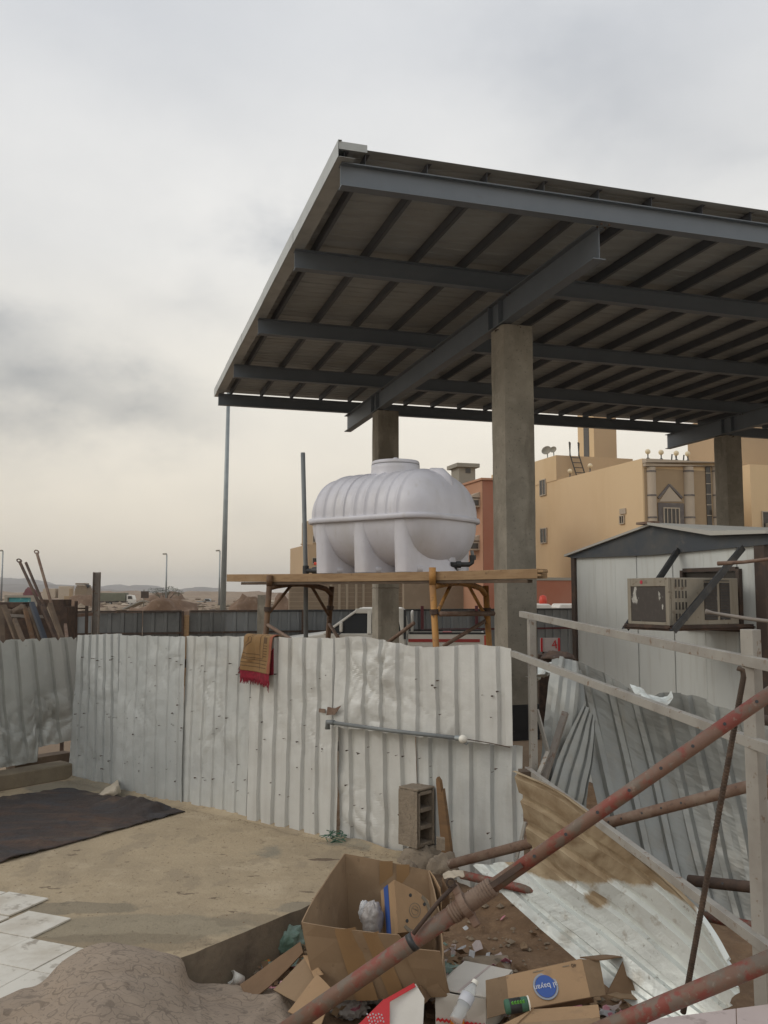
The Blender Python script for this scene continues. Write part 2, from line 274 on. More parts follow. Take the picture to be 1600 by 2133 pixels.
# ------------------------------------------------------------------ mesh building
V = Vector
class MB:
    def __init__(s): s.v = []; s.f = []; s.m = []
    def add(s, vs, fs, mi=0):
        o = len(s.v); s.v += [V(p) for p in vs]
        for f in fs: s.f.append(tuple(i + o for i in f)); s.m.append(mi)
        return s
    def hexa(s, b, t, mi=0):
        """b, t: four bottom and four top points, both counter-clockwise seen from above"""
        s.add(list(b) + list(t), [(3, 2, 1, 0), (4, 5, 6, 7), (0, 1, 5, 4), (1, 2, 6, 5), (2, 3, 7, 6), (3, 0, 4, 7)], mi); return s
    def obox(s, c, ax, ay, az, mi=0):
        """box with centre c and half-axis vectors"""
        c = V(c); ax = V(ax); ay = V(ay); az = V(az)
        if ax.cross(ay).dot(az) < 0: ay = -ay
        b = [c - ax - ay - az, c + ax - ay - az, c + ax + ay - az, c - ax + ay - az]
        return s.hexa(b, [p + 2 * az for p in b], mi)
    def box(s, c, sz, mi=0): return s.obox(c, (sz[0] / 2, 0, 0), (0, sz[1] / 2, 0), (0, 0, sz[2] / 2), mi)
    def beam(s, p, q, w, h, up=(0, 0, 1), mi=0):
        p = V(p); q = V(q); d = (q - p); n = d.normalized(); sd = n.cross(V(up)).normalized(); u = sd.cross(n)
        return s.obox((p + q) / 2, d / 2, sd * w / 2, u * h / 2, mi)
    def ibeam(s, p, q, w, h, t=.012):
        p = V(p); q = V(q); n = (q - p).normalized(); sd = n.cross(V((0, 0, 1))).normalized(); u = sd.cross(n)
        hw = h - 2 * t
        s.beam(p, q, t, hw)
        for k in (-1, 1):
            o = u * (h / 2 - t / 2) * k
            s.beam(p + o, q + o, w, t)
        return s
    def rect_tube(s, p, q, w, h, up=(0, 0, 1), t=.004, mi=0):
        """hollow square tube, open ends"""
        p = V(p); q = V(q); n = (q - p).normalized(); sd = n.cross(V(up)).normalized(); u = sd.cross(n)
        vs = []
        for P in (p, q):
            for (a, b) in ((w, h), (w - 2 * t, h - 2 * t)):
                for (i, j) in ((-1, -1), (1, -1), (1, 1), (-1, 1)): vs.append(P + sd * a / 2 * i + u * b / 2 * j)
        fs = []
        for k in range(4):
            k2 = (k + 1) % 4
            fs += [(k, k2, 8 + k2, 8 + k), (4 + k2, 4 + k, 12 + k, 12 + k2), (k2, k, 4 + k, 4 + k2), (8 + k, 8 + k2, 12 + k2, 12 + k)]
        return s.add(vs, fs, mi)
    def tube(s, pts, r, seg=12, caps=True, mi=0):
        pts = [V(p) for p in pts]; n = len(pts)
        rs = r if isinstance(r, (list, tuple)) else [r] * n
        vs = []; ref = None
        for i, p in enumerate(pts):
            d = (pts[min(i + 1, n - 1)] - pts[max(i - 1, 0)]).normalized()
            if ref is None: ref = V((0, 0, 1)) if abs(d.z) < .9 else V((1, 0, 0))
            a = d.cross(ref).normalized(); b = a.cross(d).normalized(); ref = b
            for k in range(seg):
                t = 2 * math.pi * k / seg
                vs.append(p + (a * math.cos(t) + b * math.sin(t)) * rs[i])
        fs = []
        for i in range(n - 1):
            for k in range(seg):
                k2 = (k + 1) % seg
                fs.append((i * seg + k, i * seg + k2, (i + 1) * seg + k2, (i + 1) * seg + k))
        if caps: fs += [tuple(range(seg))[::-1], tuple(range((n - 1) * seg, n * seg))]
        return s.add(vs, [f[::-1] for f in fs], mi)
    def lathe(s, prof, c, ax=(0, 0, 1), seg=24, mi=0):
        """prof: (radius, height) pairs around axis ax through c"""
        ax = V(ax).normalized(); ref = V((0, 0, 1)) if abs(ax.z) < .9 else V((1, 0, 0))
        a = ax.cross(ref).normalized(); b = ax.cross(a)
        c = V(c); vs = []
        for (r, h) in prof:
            for k in range(seg):
                t = 2 * math.pi * k / seg
                vs.append(c + ax * h + (a * math.cos(t) + b * math.sin(t)) * max(r, 1e-4))
        fs = []
        for i in range(len(prof) - 1):
            for k in range(seg):
                k2 = (k + 1) % seg
                fs.append((i * seg + k, i * seg + k2, (i + 1) * seg + k2, (i + 1) * seg + k))
        return s.add(vs, fs, mi)
    def prism(s, poly, off, mi=0):
        n = len(poly); poly = [V(p) for p in poly]; off = V(off)
        nn = V((0, 0, 0))
        for i in range(n): nn += poly[i].cross(poly[(i + 1) % n])
        if nn.dot(off) < 0: poly = poly[::-1]
        fs = [tuple(range(n))[::-1], tuple(range(n, 2 * n))] + [(i, (i + 1) % n, n + (i + 1) % n, n + i) for i in range(n)]
        return s.add(poly + [p + off for p in poly], fs, mi)
    def grid(s, P, mi=0):
        """P[row][col] points"""
        r = len(P); c = len(P[0]); vs = [p for row in P for p in row]
        fs = [(i * c + j, i * c + j + 1, (i + 1) * c + j + 1, (i + 1) * c + j) for i in range(r - 1) for j in range(c - 1)]
        o = len(s.v); s.v += [V(p) for p in vs]
        k = 0
        for i in range(r - 1):
            for j in range(c - 1):
                s.f.append(tuple(a + o for a in fs[k])); s.m.append(mi(i, j) if callable(mi) else mi); k += 1
        return s
    def build(s, name, mats, parent=None, smooth=False, solid=0, bevel=0, origin=None, off=0):
        if not isinstance(mats, (list, tuple)): mats = [mats]
        me = bpy.data.meshes.new(name)
        o0 = V(origin) if origin is not None else (V(parent['o']) if parent and 'o' in parent else V((0, 0, 0)))
        me.from_pydata([tuple(p - o0) for p in s.v], [], s.f)
        for m in mats: me.materials.append(MT[m])
        me.polygons.foreach_set('material_index', s.m)
        if smooth: me.polygons.foreach_set('use_smooth', [True] * len(s.f))
        me.update()
        ob = bpy.data.objects.new(name, me); COL.objects.link(ob)
        if solid:
            md = ob.modifiers.new('thickness', 'SOLIDIFY'); md.thickness = solid; md.offset = off
        if bevel:
            md = ob.modifiers.new('bevel', 'BEVEL'); md.width = bevel; md.segments = 2; md.limit_method = 'ANGLE'; md.angle_limit = R(40)
        if parent is not None: ob.parent = parent
        else: ob.location = o0
        return ob
def thing(name, label, cat, loc=(0, 0, 0), group=None):
    o = bpy.data.objects.new(name, None); COL.objects.link(o); o.location = loc; o['o'] = tuple(loc)
    o.empty_display_size = .1
    o['label'] = label; o['category'] = cat
    if group: o['group'] = group
    return o
def solo(mb, name, mats, label, cat, group=None, loc=None, **k):
    """a thing that is one mesh"""
    if loc is None:
        n = len(mb.v); loc = (sum(p.x for p in mb.v) / n, sum(p.y for p in mb.v) / n, min(p.z for p in mb.v))
    o = mb.build(name, mats, None, origin=loc, **k)
    o['label'] = label; o['category'] = cat; o['o'] = tuple(loc)
    if group: o['group'] = group
    return o
def struct(mb, name, mats, **k):
    o = mb.build(name, mats, None, **k); o['kind'] = 'structure'; return o
def sub(mb, name, mats, part, **k):
    """a piece of a part: its mesh is in the part's space"""
    root = part.parent
    oo = V(root['o']) if root is not None else V(part['o'])
    o = mb.build(name, mats, None, origin=oo, **k); o.location = (0, 0, 0); o.parent = part
    return o
def dup(o, parent=None, group=None):
    c = o.copy(); COL.objects.link(c)
    if parent is not None: c.parent = parent
    for ch in list(o.children): dup(ch, c)
    return c
def fbm(p, o=4): return noise.fractal(V(p), 1.0, 2.0, o)
def lerp(a, b, t): return a + (b - a) * t
def cat(pts, t):
    """smooth curve through points, t in 0..1"""
    n = len(pts) - 1; x = min(max(t, 0), 1) * n; i = min(int(x), n - 1); f = x - i
    p0 = pts[max(i - 1, 0)]; p1 = pts[i]; p2 = pts[i + 1]; p3 = pts[min(i + 2, n)]
    return ((p1 * 2) + (p2 - p0) * f + (p0 * 2 - p1 * 5 + p2 * 4 - p3) * f * f + (p1 * 3 - p0 - p2 * 3 + p3) * f ** 3) * .5
def patch(ctrl, nu, nv):
    """smooth surface through rows of control points"""
    P = []
    for i in range(nv + 1):
        col = [cat([row[b] for row in ctrl], i / nv) for b in range(len(ctrl[0]))]
        P.append([cat(col, j / nu) for j in range(nu + 1)])
    return P
def normals(P):
    r = len(P); c = len(P[0]); out_ = []
    for i in range(r):
        row = []
        for j in range(c):
            a = P[i][min(j + 1, c - 1)] - P[i][max(j - 1, 0)]; b = P[min(i + 1, r - 1)][j] - P[max(i - 1, 0)][j]
            n = a.cross(b); row.append(n.normalized() if n.length > 1e-9 else V((0, 0, 1)))
        out_.append(row)
    return out_
def panel(p00, p10, p11, p01, th=.004, sag=0, rough=0, n=6, seed=0, mb=None, mi=0):
    """a bent, slightly uneven board between four corners"""
    mb = mb or MB(); p00, p10, p11, p01 = map(V, (p00, p10, p11, p01))
    nn = (p10 - p00).cross(p01 - p00).normalized()
    A = []; B = []
    for i in range(n + 1):
        ra = []; rb = []
        for j in range(n + 1):
            u = j / n; v = i / n
            p = lerp(lerp(p00, p10, u), lerp(p01, p11, u), v)
            d = sag * 4 * u * (1 - u) * v + rough * fbm(p * 9 + V((seed, seed * 2, 0)), 3)
            ra.append(p + nn * (d + th / 2)); rb.append(p + nn * (d - th / 2))
        A.append(ra); B.append(rb)
    mb.grid(A, mi); mb.grid([r[::-1] for r in B], mi)
    ring = lambda Q: [Q[0][j] for j in range(n)] + [Q[i][n] for i in range(n)] + [Q[n][j] for j in range(n, 0, -1)] + [Q[i][0] for i in range(n, 0, -1)]
    a = ring(A); b = ring(B); m = len(a)
    mb.add(a + b, [((i + 1) % m, i, m + i, m + (i + 1) % m) for i in range(m)], mi)
    return mb
def text_mesh(txt, size, extrude=.0008):
    cu = bpy.data.curves.new('t', 'FONT'); cu.body = txt; cu.size = size; cu.extrude = extrude; cu.align_x = 'CENTER'; cu.align_y = 'CENTER'
    ob = bpy.data.objects.new('t', cu); COL.objects.link(ob)
    dg = bpy.context.evaluated_depsgraph_get(); me = bpy.data.meshes.new_from_object(ob.evaluated_get(dg))
    vs = [v.co.copy() for v in me.vertices]; fs = [tuple(p.vertices) for p in me.polygons]
    bpy.data.objects.remove(ob); bpy.data.curves.remove(cu); bpy.data.meshes.remove(me)
    return vs, fs
def lettering(txt, size, c, xdir, ydir, mb=None, extrude=.0008, mi=0):
    mb = mb or MB(); xdir = V(xdir).normalized(); ydir = V(ydir).normalized(); z = xdir.cross(ydir)
    vs, fs = text_mesh(txt, size, extrude)
    mb.add([V(c) + xdir * p.x + ydir * p.y + z * p.z for p in vs], fs, mi); return mb
def disc(c, xdir, ydir, r, th=.001, seg=28, mb=None, mi=0, r2=None, start=0, end=1):
    """flat disc or, with r2, ring"""
    mb = mb or MB(); xdir = V(xdir).normalized(); ydir = V(ydir).normalized(); z = xdir.cross(ydir).normalized() * th; c = V(c)
    if r2 is None:
        mb.prism([c + xdir * r * math.cos(2 * math.pi * k / seg) + ydir * r * math.sin(2 * math.pi * k / seg) for k in range(seg)], z, mi)
    else:
        for k in range(seg):
            a0 = 2 * math.pi * (start + (end - start) * k / seg); a1 = 2 * math.pi * (start + (end - start) * (k + 1) / seg)
            q = [c + xdir * rr * math.cos(a) + ydir * rr * math.sin(a) for rr, a in ((r, a0), (r, a1), (r2, a1), (r2, a0))]
            mb.prism(q, z, mi)
    return mb
D1 = V((.9565, .2918, 0)); D2 = V((-.2918, .9565, 0)); UP = V((0, 0, 1))

# the fallen sheet: dried mud where the mask and a ragged noise meet
m = MT['sheet_fallen']; nt_ = m.node_tree; b_ = nt_.nodes['Principled BSDF']
src = b_.inputs['Base Color'].links[0].from_socket
an = nt_.nodes.new('ShaderNodeAttribute'); an.attribute_name = 'mud'
no = nt_.nodes.new('ShaderNodeTexNoise'); no.inputs['Scale'].default_value = 9; no.inputs['Detail'].default_value = 8
tcc = nt_.nodes.new('ShaderNodeTexCoord'); mp4 = nt_.nodes.new('ShaderNodeMapping'); mp4.vector_type = 'TEXTURE'; mp4.inputs['Rotation'].default_value = (0, 0, R(-61)); mp4.inputs['Scale'].default_value = (1, .22, 1); nt_.links.new(tcc.outputs['Object'], mp4.inputs[0]); nt_.links.new(mp4.outputs[0], no.inputs['Vector']); no.inputs['Scale'].default_value = 4.5; no.inputs['Roughness'].default_value = .7
ad = nt_.nodes.new('ShaderNodeMath'); ad.operation = 'ADD'; nt_.links.new(an.outputs['Fac'], ad.inputs[0]); nt_.links.new(no.outputs['Fac'], ad.inputs[1])
mr = nt_.nodes.new('ShaderNodeMapRange'); mr.inputs[1].default_value = .90; mr.inputs[2].default_value = 1.14; nt_.links.new(ad.outputs[0], mr.inputs[0])
mp3 = nt_.nodes.new('ShaderNodeMapping'); mp3.vector_type = 'TEXTURE'; mp3.inputs['Rotation'].default_value = (0, 0, R(-61)); mp3.inputs['Scale'].default_value = (1, .14, 1); nt_.links.new(tcc.outputs['Object'], mp3.inputs[0])
no2 = nt_.nodes.new('ShaderNodeTexNoise'); no2.inputs['Scale'].default_value = 6; no2.inputs['Detail'].default_value = 6; nt_.links.new(mp3.outputs[0], no2.inputs['Vector'])
rp = nt_.nodes.new('ShaderNodeValToRGB'); rp.color_ramp.elements[0].position = .35; rp.color_ramp.elements[0].color = (.24, .17, .10, 1); rp.color_ramp.elements[1].position = .68; rp.color_ramp.elements[1].color = (.42, .34, .23, 1); nt_.links.new(no2.outputs['Fac'], rp.inputs[0])
mxx = nt_.nodes.new('ShaderNodeMix'); mxx.data_type = 'RGBA'; nt_.links.new(mr.outputs[0], mxx.inputs[0]); nt_.links.new(src, mxx.inputs[6]); nt_.links.new(rp.outputs[0], mxx.inputs[7]); nt_.links.new(mxx.outputs[2], b_.inputs['Base Color'])
mrr = nt_.nodes.new('ShaderNodeMapRange'); mrr.inputs[3].default_value = .36; mrr.inputs[4].default_value = .9; nt_.links.new(mr.outputs[0], mrr.inputs[0]); nt_.links.new(mrr.outputs[0], b_.inputs['Roughness'])
def stain(key, c, rad, col, fac, ns=5, wob=.5):
    """a spill with a ragged outline at one place"""
    nt_ = MT[key].node_tree; N_ = nt_.nodes; L_ = nt_.links; b_ = N_['Principled BSDF']; src = b_.inputs['Base Color'].links[0].from_socket
    tcc = N_.new('ShaderNodeTexCoord'); mp_ = N_.new('ShaderNodeMapping'); mp_.inputs['Location'].default_value = (-c[0] / rad[0], -c[1] / rad[1], 0); mp_.inputs['Scale'].default_value = (1 / rad[0], 1 / rad[1], 0)
    L_.new(tcc.outputs['Object'], mp_.inputs[0])
    ln = N_.new('ShaderNodeVectorMath'); ln.operation = 'LENGTH'; L_.new(mp_.outputs[0], ln.inputs[0])
    no = N_.new('ShaderNodeTexNoise'); no.inputs['Scale'].default_value = ns; no.inputs['Detail'].default_value = 7; L_.new(tcc.outputs['Object'], no.inputs['Vector'])
    m1 = N_.new('ShaderNodeMath'); m1.operation = 'MULTIPLY_ADD'; L_.new(no.outputs['Fac'], m1.inputs[0]); m1.inputs[1].default_value = wob * 2; L_.new(ln.outputs['Value'], m1.inputs[2])
    mr = N_.new('ShaderNodeMapRange'); mr.inputs[1].default_value = 1.0 + wob; mr.inputs[2].default_value = .86 + wob; mr.inputs[3].default_value = 0; mr.inputs[4].default_value = fac; L_.new(m1.outputs[0], mr.inputs[0])
    mx = N_.new('ShaderNodeMix'); mx.data_type = 'RGBA'; L_.new(mr.outputs[0], mx.inputs[0]); L_.new(src, mx.inputs[6]); mx.inputs[7].default_value = (*col, 1); L_.new(mx.outputs[2], b_.inputs['Base Color'])
stain('slab', (-1.28, 4.82), (.62, .22), (.21, .19, .14), .55, 4, .5)
stain('slab', (-1.35, 4.62), (.55, .13), (.17, .135, .09), .5, 6, .6)
stain('slab', (-1.75, 5.12), (.45, .10), (.17, .15, .11), .6, 7, .6)
stain('slab', (-.35, 5.12), (.28, .10), (.20, .18, .14), .6, 7, .6)
stain('slab', (-.75, 4.95), (.20, .10), (.20, .165, .115), .5, 9, .8)
stain('slab', (-.40, 6.02), (.10, .03), (.10, .065, .045), .8, 20, .6)

def lump(c, sz, seed, seg=14, flat=.5, mb=None):
    mb = mb or MB(); P = []
    for i in range(seg // 2 + 2):
        ph = math.pi * .5 * i / (seg // 2 + 1); row = []
        for j in range(seg * 2 + 1):
            th = 2 * math.pi * (j % (seg * 2)) / (seg * 2)
            d = V((math.cos(th) * math.cos(ph), math.sin(th) * math.cos(ph), math.sin(ph)))
            k = 1 + .35 * fbm(d * 1.4 + V((seed, seed, 0)), 3) + .07 * fbm(d * 5 + V((seed, 0, 0)), 4)
            row.append(V(c) + V((d.x * sz[0] * k, d.y * sz[1] * k, d.z * sz[2] * k)))
        P.append(row)
    return mb.grid(P)

# ================================================================== THE SETTING
def ground_z(x, y):
    if y < 10: z = -.36
    elif y < 12: z = lerp(-.36, -.22, (y - 10) / 2)
    elif y < 26: z = lerp(-.22, -.66, (y - 12) / 14)
    elif y < 60: z = lerp(-.66, -1.0, (y - 26) / 34)
    else: z = -1.0
    if y > 70:
        k = min(1, (y - 70) / 60)
        m = max(0, fbm((x * .018 + 3, y * .012, 0), 5) + .12)
        if -.75 < (x / y) < .25: z += k * m * (2.3 if y < 400 else 5.0)
        if abs(y - 190) < 26 and x / y < -.12: z = lerp(-1, z, abs(y - 190) / 26)
        z += k * .35 * fbm((x * .12, y * .09, 4), 4)
    return z + .02 * fbm((x * .7, y * .7, 1), 3) * min(1, max(.2, y / 10))
ys = [-60, -30, -15, -6, 0] + [i * .5 for i in range(1, 60)] + [30 * (1.022 ** i) for i in range(0, 235)]
xs = [i / 110 - 1 for i in range(0, 221)]
P = []
for y in ys:
    w = max(y, 0) * 1.5 + 30
    P.append([V((math.copysign(abs(a) ** 1.25, a) * w, y, ground_z(math.copysign(abs(a) ** 1.25, a) * w, y))) for a in xs])
struct(MB().grid(P), 'ground', 'sand', smooth=True)

# hills on the horizon, real slopes some two kilometres away
def hill_range(y0, y1, hmul, seed, x0, x1):
    P = []
    for i in range(17):
        s_ = i / 16; y = lerp(y0, y1, s_); row = []
        for j in range(181):
            x = lerp(x0, x1, j / 180) * (y / y0)
            rid = .55 + .9 * fbm((x * .0013 + seed, seed, y * .0006), 5) + .25 * fbm((x * .006, seed, 2), 4)
            row.append(V((x, y, -4 + hmul * max(.05, rid) * math.sin(math.pi * min(1, s_ * 1.0)) ** .8)))
        P.append(row)
    struct(MB().grid(P), 'hills', 'hill', smooth=True)
hill_range(2000, 2900, 34, 2.3, -1500, 500)
hill_range(3300, 4300, 70, 7.7, -2600, -600)

# the screed slab, its raised kerb and the dirt beside it
FA, FU = V((-2.86, 8.5, 0)), V((.785, -.6195, 0)).normalized()
FN = V((-FU.y * -1, -FU.x, 0)); FN = V((FU.y, -FU.x, 0))
if FN.y > 0: FN = -FN
KW = V((.62, .785, 0)).normalized()
A_, B_, C_ = V((-2.93, 8.6, 0)), V((.25, 6.04, 0)), V((-.98, 4.43, 0))
edge = []
for i in range(25):
    p = lerp(B_, C_, i / 24) + V((.012 * fbm((i * .9, 1, 2), 2), .012 * fbm((i * .7, 5, 2), 2), 0)); edge.append(p)
poly = [A_] + edge + [V((-1.5, 3.3, 0)), V((-2.2, 2.2, 0)), V((-8.2, 2.2, 0)), A_ - KW * 6.6]
poly = poly[:1] + poly[1:]
mb = MB()
top = [V((p.x, p.y, 0)) for p in poly]; bot = [V((p.x, p.y, -.34)) for p in poly]
n = len(poly)
# top as a fine grid clipped to the outline is not needed: fan of strips between the fence side and the edge
mb.add(top, [tuple(range(n))[::-1]], 0)
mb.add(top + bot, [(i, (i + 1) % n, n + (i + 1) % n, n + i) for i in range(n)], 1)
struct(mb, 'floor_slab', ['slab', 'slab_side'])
mb = MB()
k0 = A_ + FU * .0
for i in range(6):
    p = k0 - KW * (i * 1.25 + .01); q = k0 - KW * (i * 1.25 + 1.235)
    side = V((-KW.y, KW.x, 0)) * .24
    mb.hexa([p, p + side, q + side, q], [x + UP * (.14 + .008 * math.sin(i * 2.1)) for x in (p, p + side, q + side, q)])
struct(mb, 'kerb', 'curb', bevel=.012)

def dirt_z(x, y):
    z = -.245 + .16 * math.exp(-((x - 1.0) ** 2 / .55 + (y - 5.75) ** 2 / .5)) + .05 * math.exp(-((x - .55) ** 2 + (y - 4.75) ** 2) / .1)
    return z + .035 * fbm((x * 2.2, y * 2.2, 3), 5) + .018 * fbm((x * 9, y * 9, 8), 4)
P = [[V((lerp(-1.6, 7.5, j / 260), lerp(2.6, 11.4, i / 250), 0)) for j in range(261)] for i in range(251)]
for row in P:
    for p in row:
        e = min((p.x + 1.6) * 2, (7.5 - p.x) * 1.2, (p.y - 2.6) * 2, (11.4 - p.y), 1)
        p.z = lerp(-.42, dirt_z(p.x, p.y), max(0, e))
struct(MB().grid(P), 'dirt', 'dirt', smooth=True)
mb = MB()
for i in range(420):                                     # pebbles and crumbs too many to count
    x = random.uniform(-.2, 1.5); y = random.uniform(4.1, 6.0); r = random.choice((.006, .008, .012, .02)) * random.uniform(.6, 1.4)
    c = V((x, y, dirt_z(x, y) + r * .4))
    pts = [c + V((random.uniform(.7, 1.2) * r * a, random.uniform(.7, 1.2) * r * b, random.uniform(.5, .9) * r * d)) for a, b, d in ((1, 0, 0), (0, 1, 0), (-1, 0, 0), (0, -1, 0), (0, 0, 1), (0, 0, -1))]
    mb.add(pts, [(0, 1, 4), (1, 2, 4), (2, 3, 4), (3, 0, 4), (1, 0, 5), (2, 1, 5), (3, 2, 5), (0, 3, 5)])
o = mb.build('pebbles', 'rubble'); o['kind'] = 'stuff'

# white floor tiles loose on the slab, each its own piece
ta, tb = V((.925, -.38, 0)), V((.38, .925, 0)); t0 = V((-1.79, 4.66, 0)); TS = .292
tiles = [(0, -1, 0), (-1, 0, 0), (-1, -1, 0), (1, -1, 0), (0, -2, 0), (1, -2, 0), (-1, -2, 0), (-2.05, -.39, 0), (-2.13, .64, 0), (-3.15, .6, 0), (-3.07, -.41, 0), (0, -3, 0), (1, -3, 0), (2, -2, 0), (-2.02, -1.41, 0)]
slab_ob = bpy.data.objects['floor_slab']
for k, (i, j, dz) in enumerate(tiles):
    c = t0 + ta * ((i + .5) * .3 + random.uniform(-.004, .004)) + tb * ((j + .5) * .3 + random.uniform(-.004, .004)) + UP * (.006 + random.uniform(0, .003))
    an = random.uniform(-.015, .015); xa = (ta * math.cos(an) + tb * math.sin(an)); ya = (tb * math.cos(an) - ta * math.sin(an))
    mb = MB().obox(c, xa * TS / 2, ya * TS / 2, UP * .005)
    o = mb.build('tile', 'tile_white', slab_ob, bevel=.0015)
# ================================================================== STEEL CANOPY
BZ, TZ, BH = 5.51, 5.89, .25        # girder underside, girder top = beam underside, beam height
O = V((-.45, 8.74, 0)); S = [0, 2.4, 5.4, 8.4, 11.03]; LEN = 20.5
canopy = thing('steel_canopy', 'open steel canopy with grey beams and ribbed sheet roof on square concrete columns', 'canopy', (3.5, 15, -.3))
for s_ in S:
    p = O + D2 * s_ + UP * (TZ + BH / 2)
    MB().ibeam(p, p + D1 * LEN, .13, BH).build('beam', 'steel_beam', canopy)
gn = [V((2.44, 9.72, 0)), V((10.75, 12.2, 0))]
for g in gn:
    p = g + UP * (BZ + .19); MB().ibeam(p, p + D2 * 11.3, .16, .376).build('girder', 'steel_beam', canopy)
pz = TZ + BH + .002
for k in range(30):
    t = .03 + .70 * k if k else .03
    if k: t = .235 + .68 * (k - 1) + .02
    a = O + D1 * t + D2 * -.05 + UP * (pz + .06); b = a + D2 * 11.15
    mb = MB(); mb.beam(a, b, .006, .12); mb.beam(a + D1 * .022 + UP * .057, b + D1 * .022 + UP * .057, .05, .006); mb.beam(a + D1 * .022 - UP * .057, b + D1 * .022 - UP * .057, .05, .006)
    mb.build('purlin', 'purlin', canopy)
rz = pz + .122
def roof_strip(s0, s1, dz):
    prof = []; s_ = s0
    while s_ < s1 - .01:
        prof += [(s_, 0), (s_ + .13, 0), (s_ + .145, .010), (s_ + .185, .010)]; s_ += .2
    prof.append((s1, 0))
    P = [[O + D1 * t + D2 * a + UP * (rz + dz + h) for (a, h) in prof] for t in [-.05 + i * (LEN + .1) / 12 for i in range(13)]]
    return MB().grid(P)
s_ = -.10; k = 0
while s_ < 11.2:
    e = min(s_ + 1.0, 11.35); roof_strip(s_ - .03, e + .03, .003 * (k % 2)).build('roof_sheet', 'roof', canopy, solid=.002, off=1); s_ = e; k += 1
# left edge flashing in lengths, with joint plates
s_ = -.16; k = 0
while s_ < 11.3:
    e = min(s_ + 2.35, 11.35); z0 = pz + .0; z1 = pz + .175 + .004 * (k % 2)
    a = O + D2 * (s_ + .004) - D1 * (.06 + .003 * (k % 2)); b = O + D2 * e - D1 * (.06 + .003 * (k % 2))
    mb = MB(); mb.beam(a + UP * (z0 + z1) / 2, b + UP * (z0 + z1) / 2, .003, z1 - z0)
    mb.beam(a + UP * z0 + D1 * .09, b + UP * z0 + D1 * .09, .17, .003)
    mb.beam(a + UP * (z1) + D1 * .02, b + UP * (z1) + D1 * .02, .04, .003)
    mb.build('edge_flashing', 'fascia', canopy); s_ = e; k += 1
mb = MB(); a = O - D2 * .135 + UP * (pz + .13); mb.beam(a - D1 * .05, a + D1 * .25, .006, .08); mb.build('corner_plate', 'fascia', canopy)
# stiffener plates and bolts where each girder sits on its columns
for g in gn:
    for s_ in (2.6, 2.95, 8.7, 9.05):
        for sd in (-1, 1):
            c = g + D2 * s_ + UP * (BZ + .188) + D1 * sd * .043
            MB().obox(c, D1 * .034, D2 * .005, UP * .173).build('stiffener_plate', 'steel_beam', canopy)
bm_ = MB()
for s_ in S:
    for g in gn:
        for sd in (-1, 1):
            for e in (-.045, .045):
                c = g + D2 * (s_ + .95 + .0) + D1 * 0; k = (O + D2 * s_); t_ = (g - k).dot(D1)
                c = k + D1 * (t_ + sd * .05) + D2 * e + UP * (TZ - .022)
                bm_.lathe([(0, -.012), (.013, -.012), (.013, .004), (0, .004)], c, seg=6)
bm_.build('bolts', 'rust_dark', canopy)

def column(corner, base_z, name='column', cap=True):
    s_ = .45; mb = MB(); nz = 26; zs = [lerp(base_z, BZ - .006, i / nz) for i in range(nz + 1)]
    ring = []
    m = 6
    for z in zs:
        row = []
        for (a0, a1) in (((0, 0), (1, 0)), ((1, 0), (1, 1)), ((1, 1), (0, 1)), ((0, 1), (0, 0))):
            for k in range(m):
                u = lerp(a0[0], a1[0], k / m); w = lerp(a0[1], a1[1], k / m)
                du = .0; r = .012 if k == 0 else 0
                q = V((u - .5, w - .5)) * (1 - r * 2)
                q = V((q[0] + .5, q[1] + .5))
                p = corner + D1 * q[0] * s_ + D2 * q[1] * s_ + UP * z
                nse = .006 * fbm((p.x * 3, p.y * 3, p.z * 2.2), 4)
                p += (p - (corner + D1 * s_ / 2 + D2 * s_ / 2 + UP * z)).normalized() * nse
                if z == zs[-1]: p.z += .012 * fbm((p.x * 9, p.y * 9, 1), 2) - .012
                row.append(p)
        ring.append(row + [row[0]])
    mb.grid([r for r in ring]); n4 = len(ring[0]) - 1
    mb.add(ring[-1][:-1], [tuple(range(n4))]); 
    col = mb.build(name, 'concrete', canopy)
    # cold joints between the pours
    for z in (base_z + 2.35,):
        jb = MB()
        c = corner + D1 * s_ / 2 + D2 * s_ / 2
        for (a, b, off) in ((D1, D2, -1), (D2, D1, -1)):
            pts = []
            for i in range(13):
                w = (i / 12 - .5) * (s_ + .006)
                pts.append(c + a * w + b * off * (s_ / 2 + .002) + UP * (z + .012 * fbm((i * .5, z, off + a.x), 2)))
            jb.tube(pts, .005, 5)
        sub(jb, 'pour_joint', 'rust_dark', col)
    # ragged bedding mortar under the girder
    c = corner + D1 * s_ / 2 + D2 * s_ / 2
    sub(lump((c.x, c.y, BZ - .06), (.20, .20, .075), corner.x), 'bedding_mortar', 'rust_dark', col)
    return col
colA = column(V((1.67, 12.06, 0)), -.32)
mb = MB(); c = V((1.67, 12.06, 0)) + (D1 + D2) * .225 + UP * -.02
mb.obox(c, D1 * .229, D2 * .229, UP * .27); sub(mb, 'bitumen_band', 'black_plastic', colA)
column(V((-.12, 17.91, 0)), -.5)
column(V((8.47 - .33, 20.84, 0)), -.6)
column(V((10.24, 15.0, 0)), -.4)
column(V((18.5, 24.0, 0)), -.8)

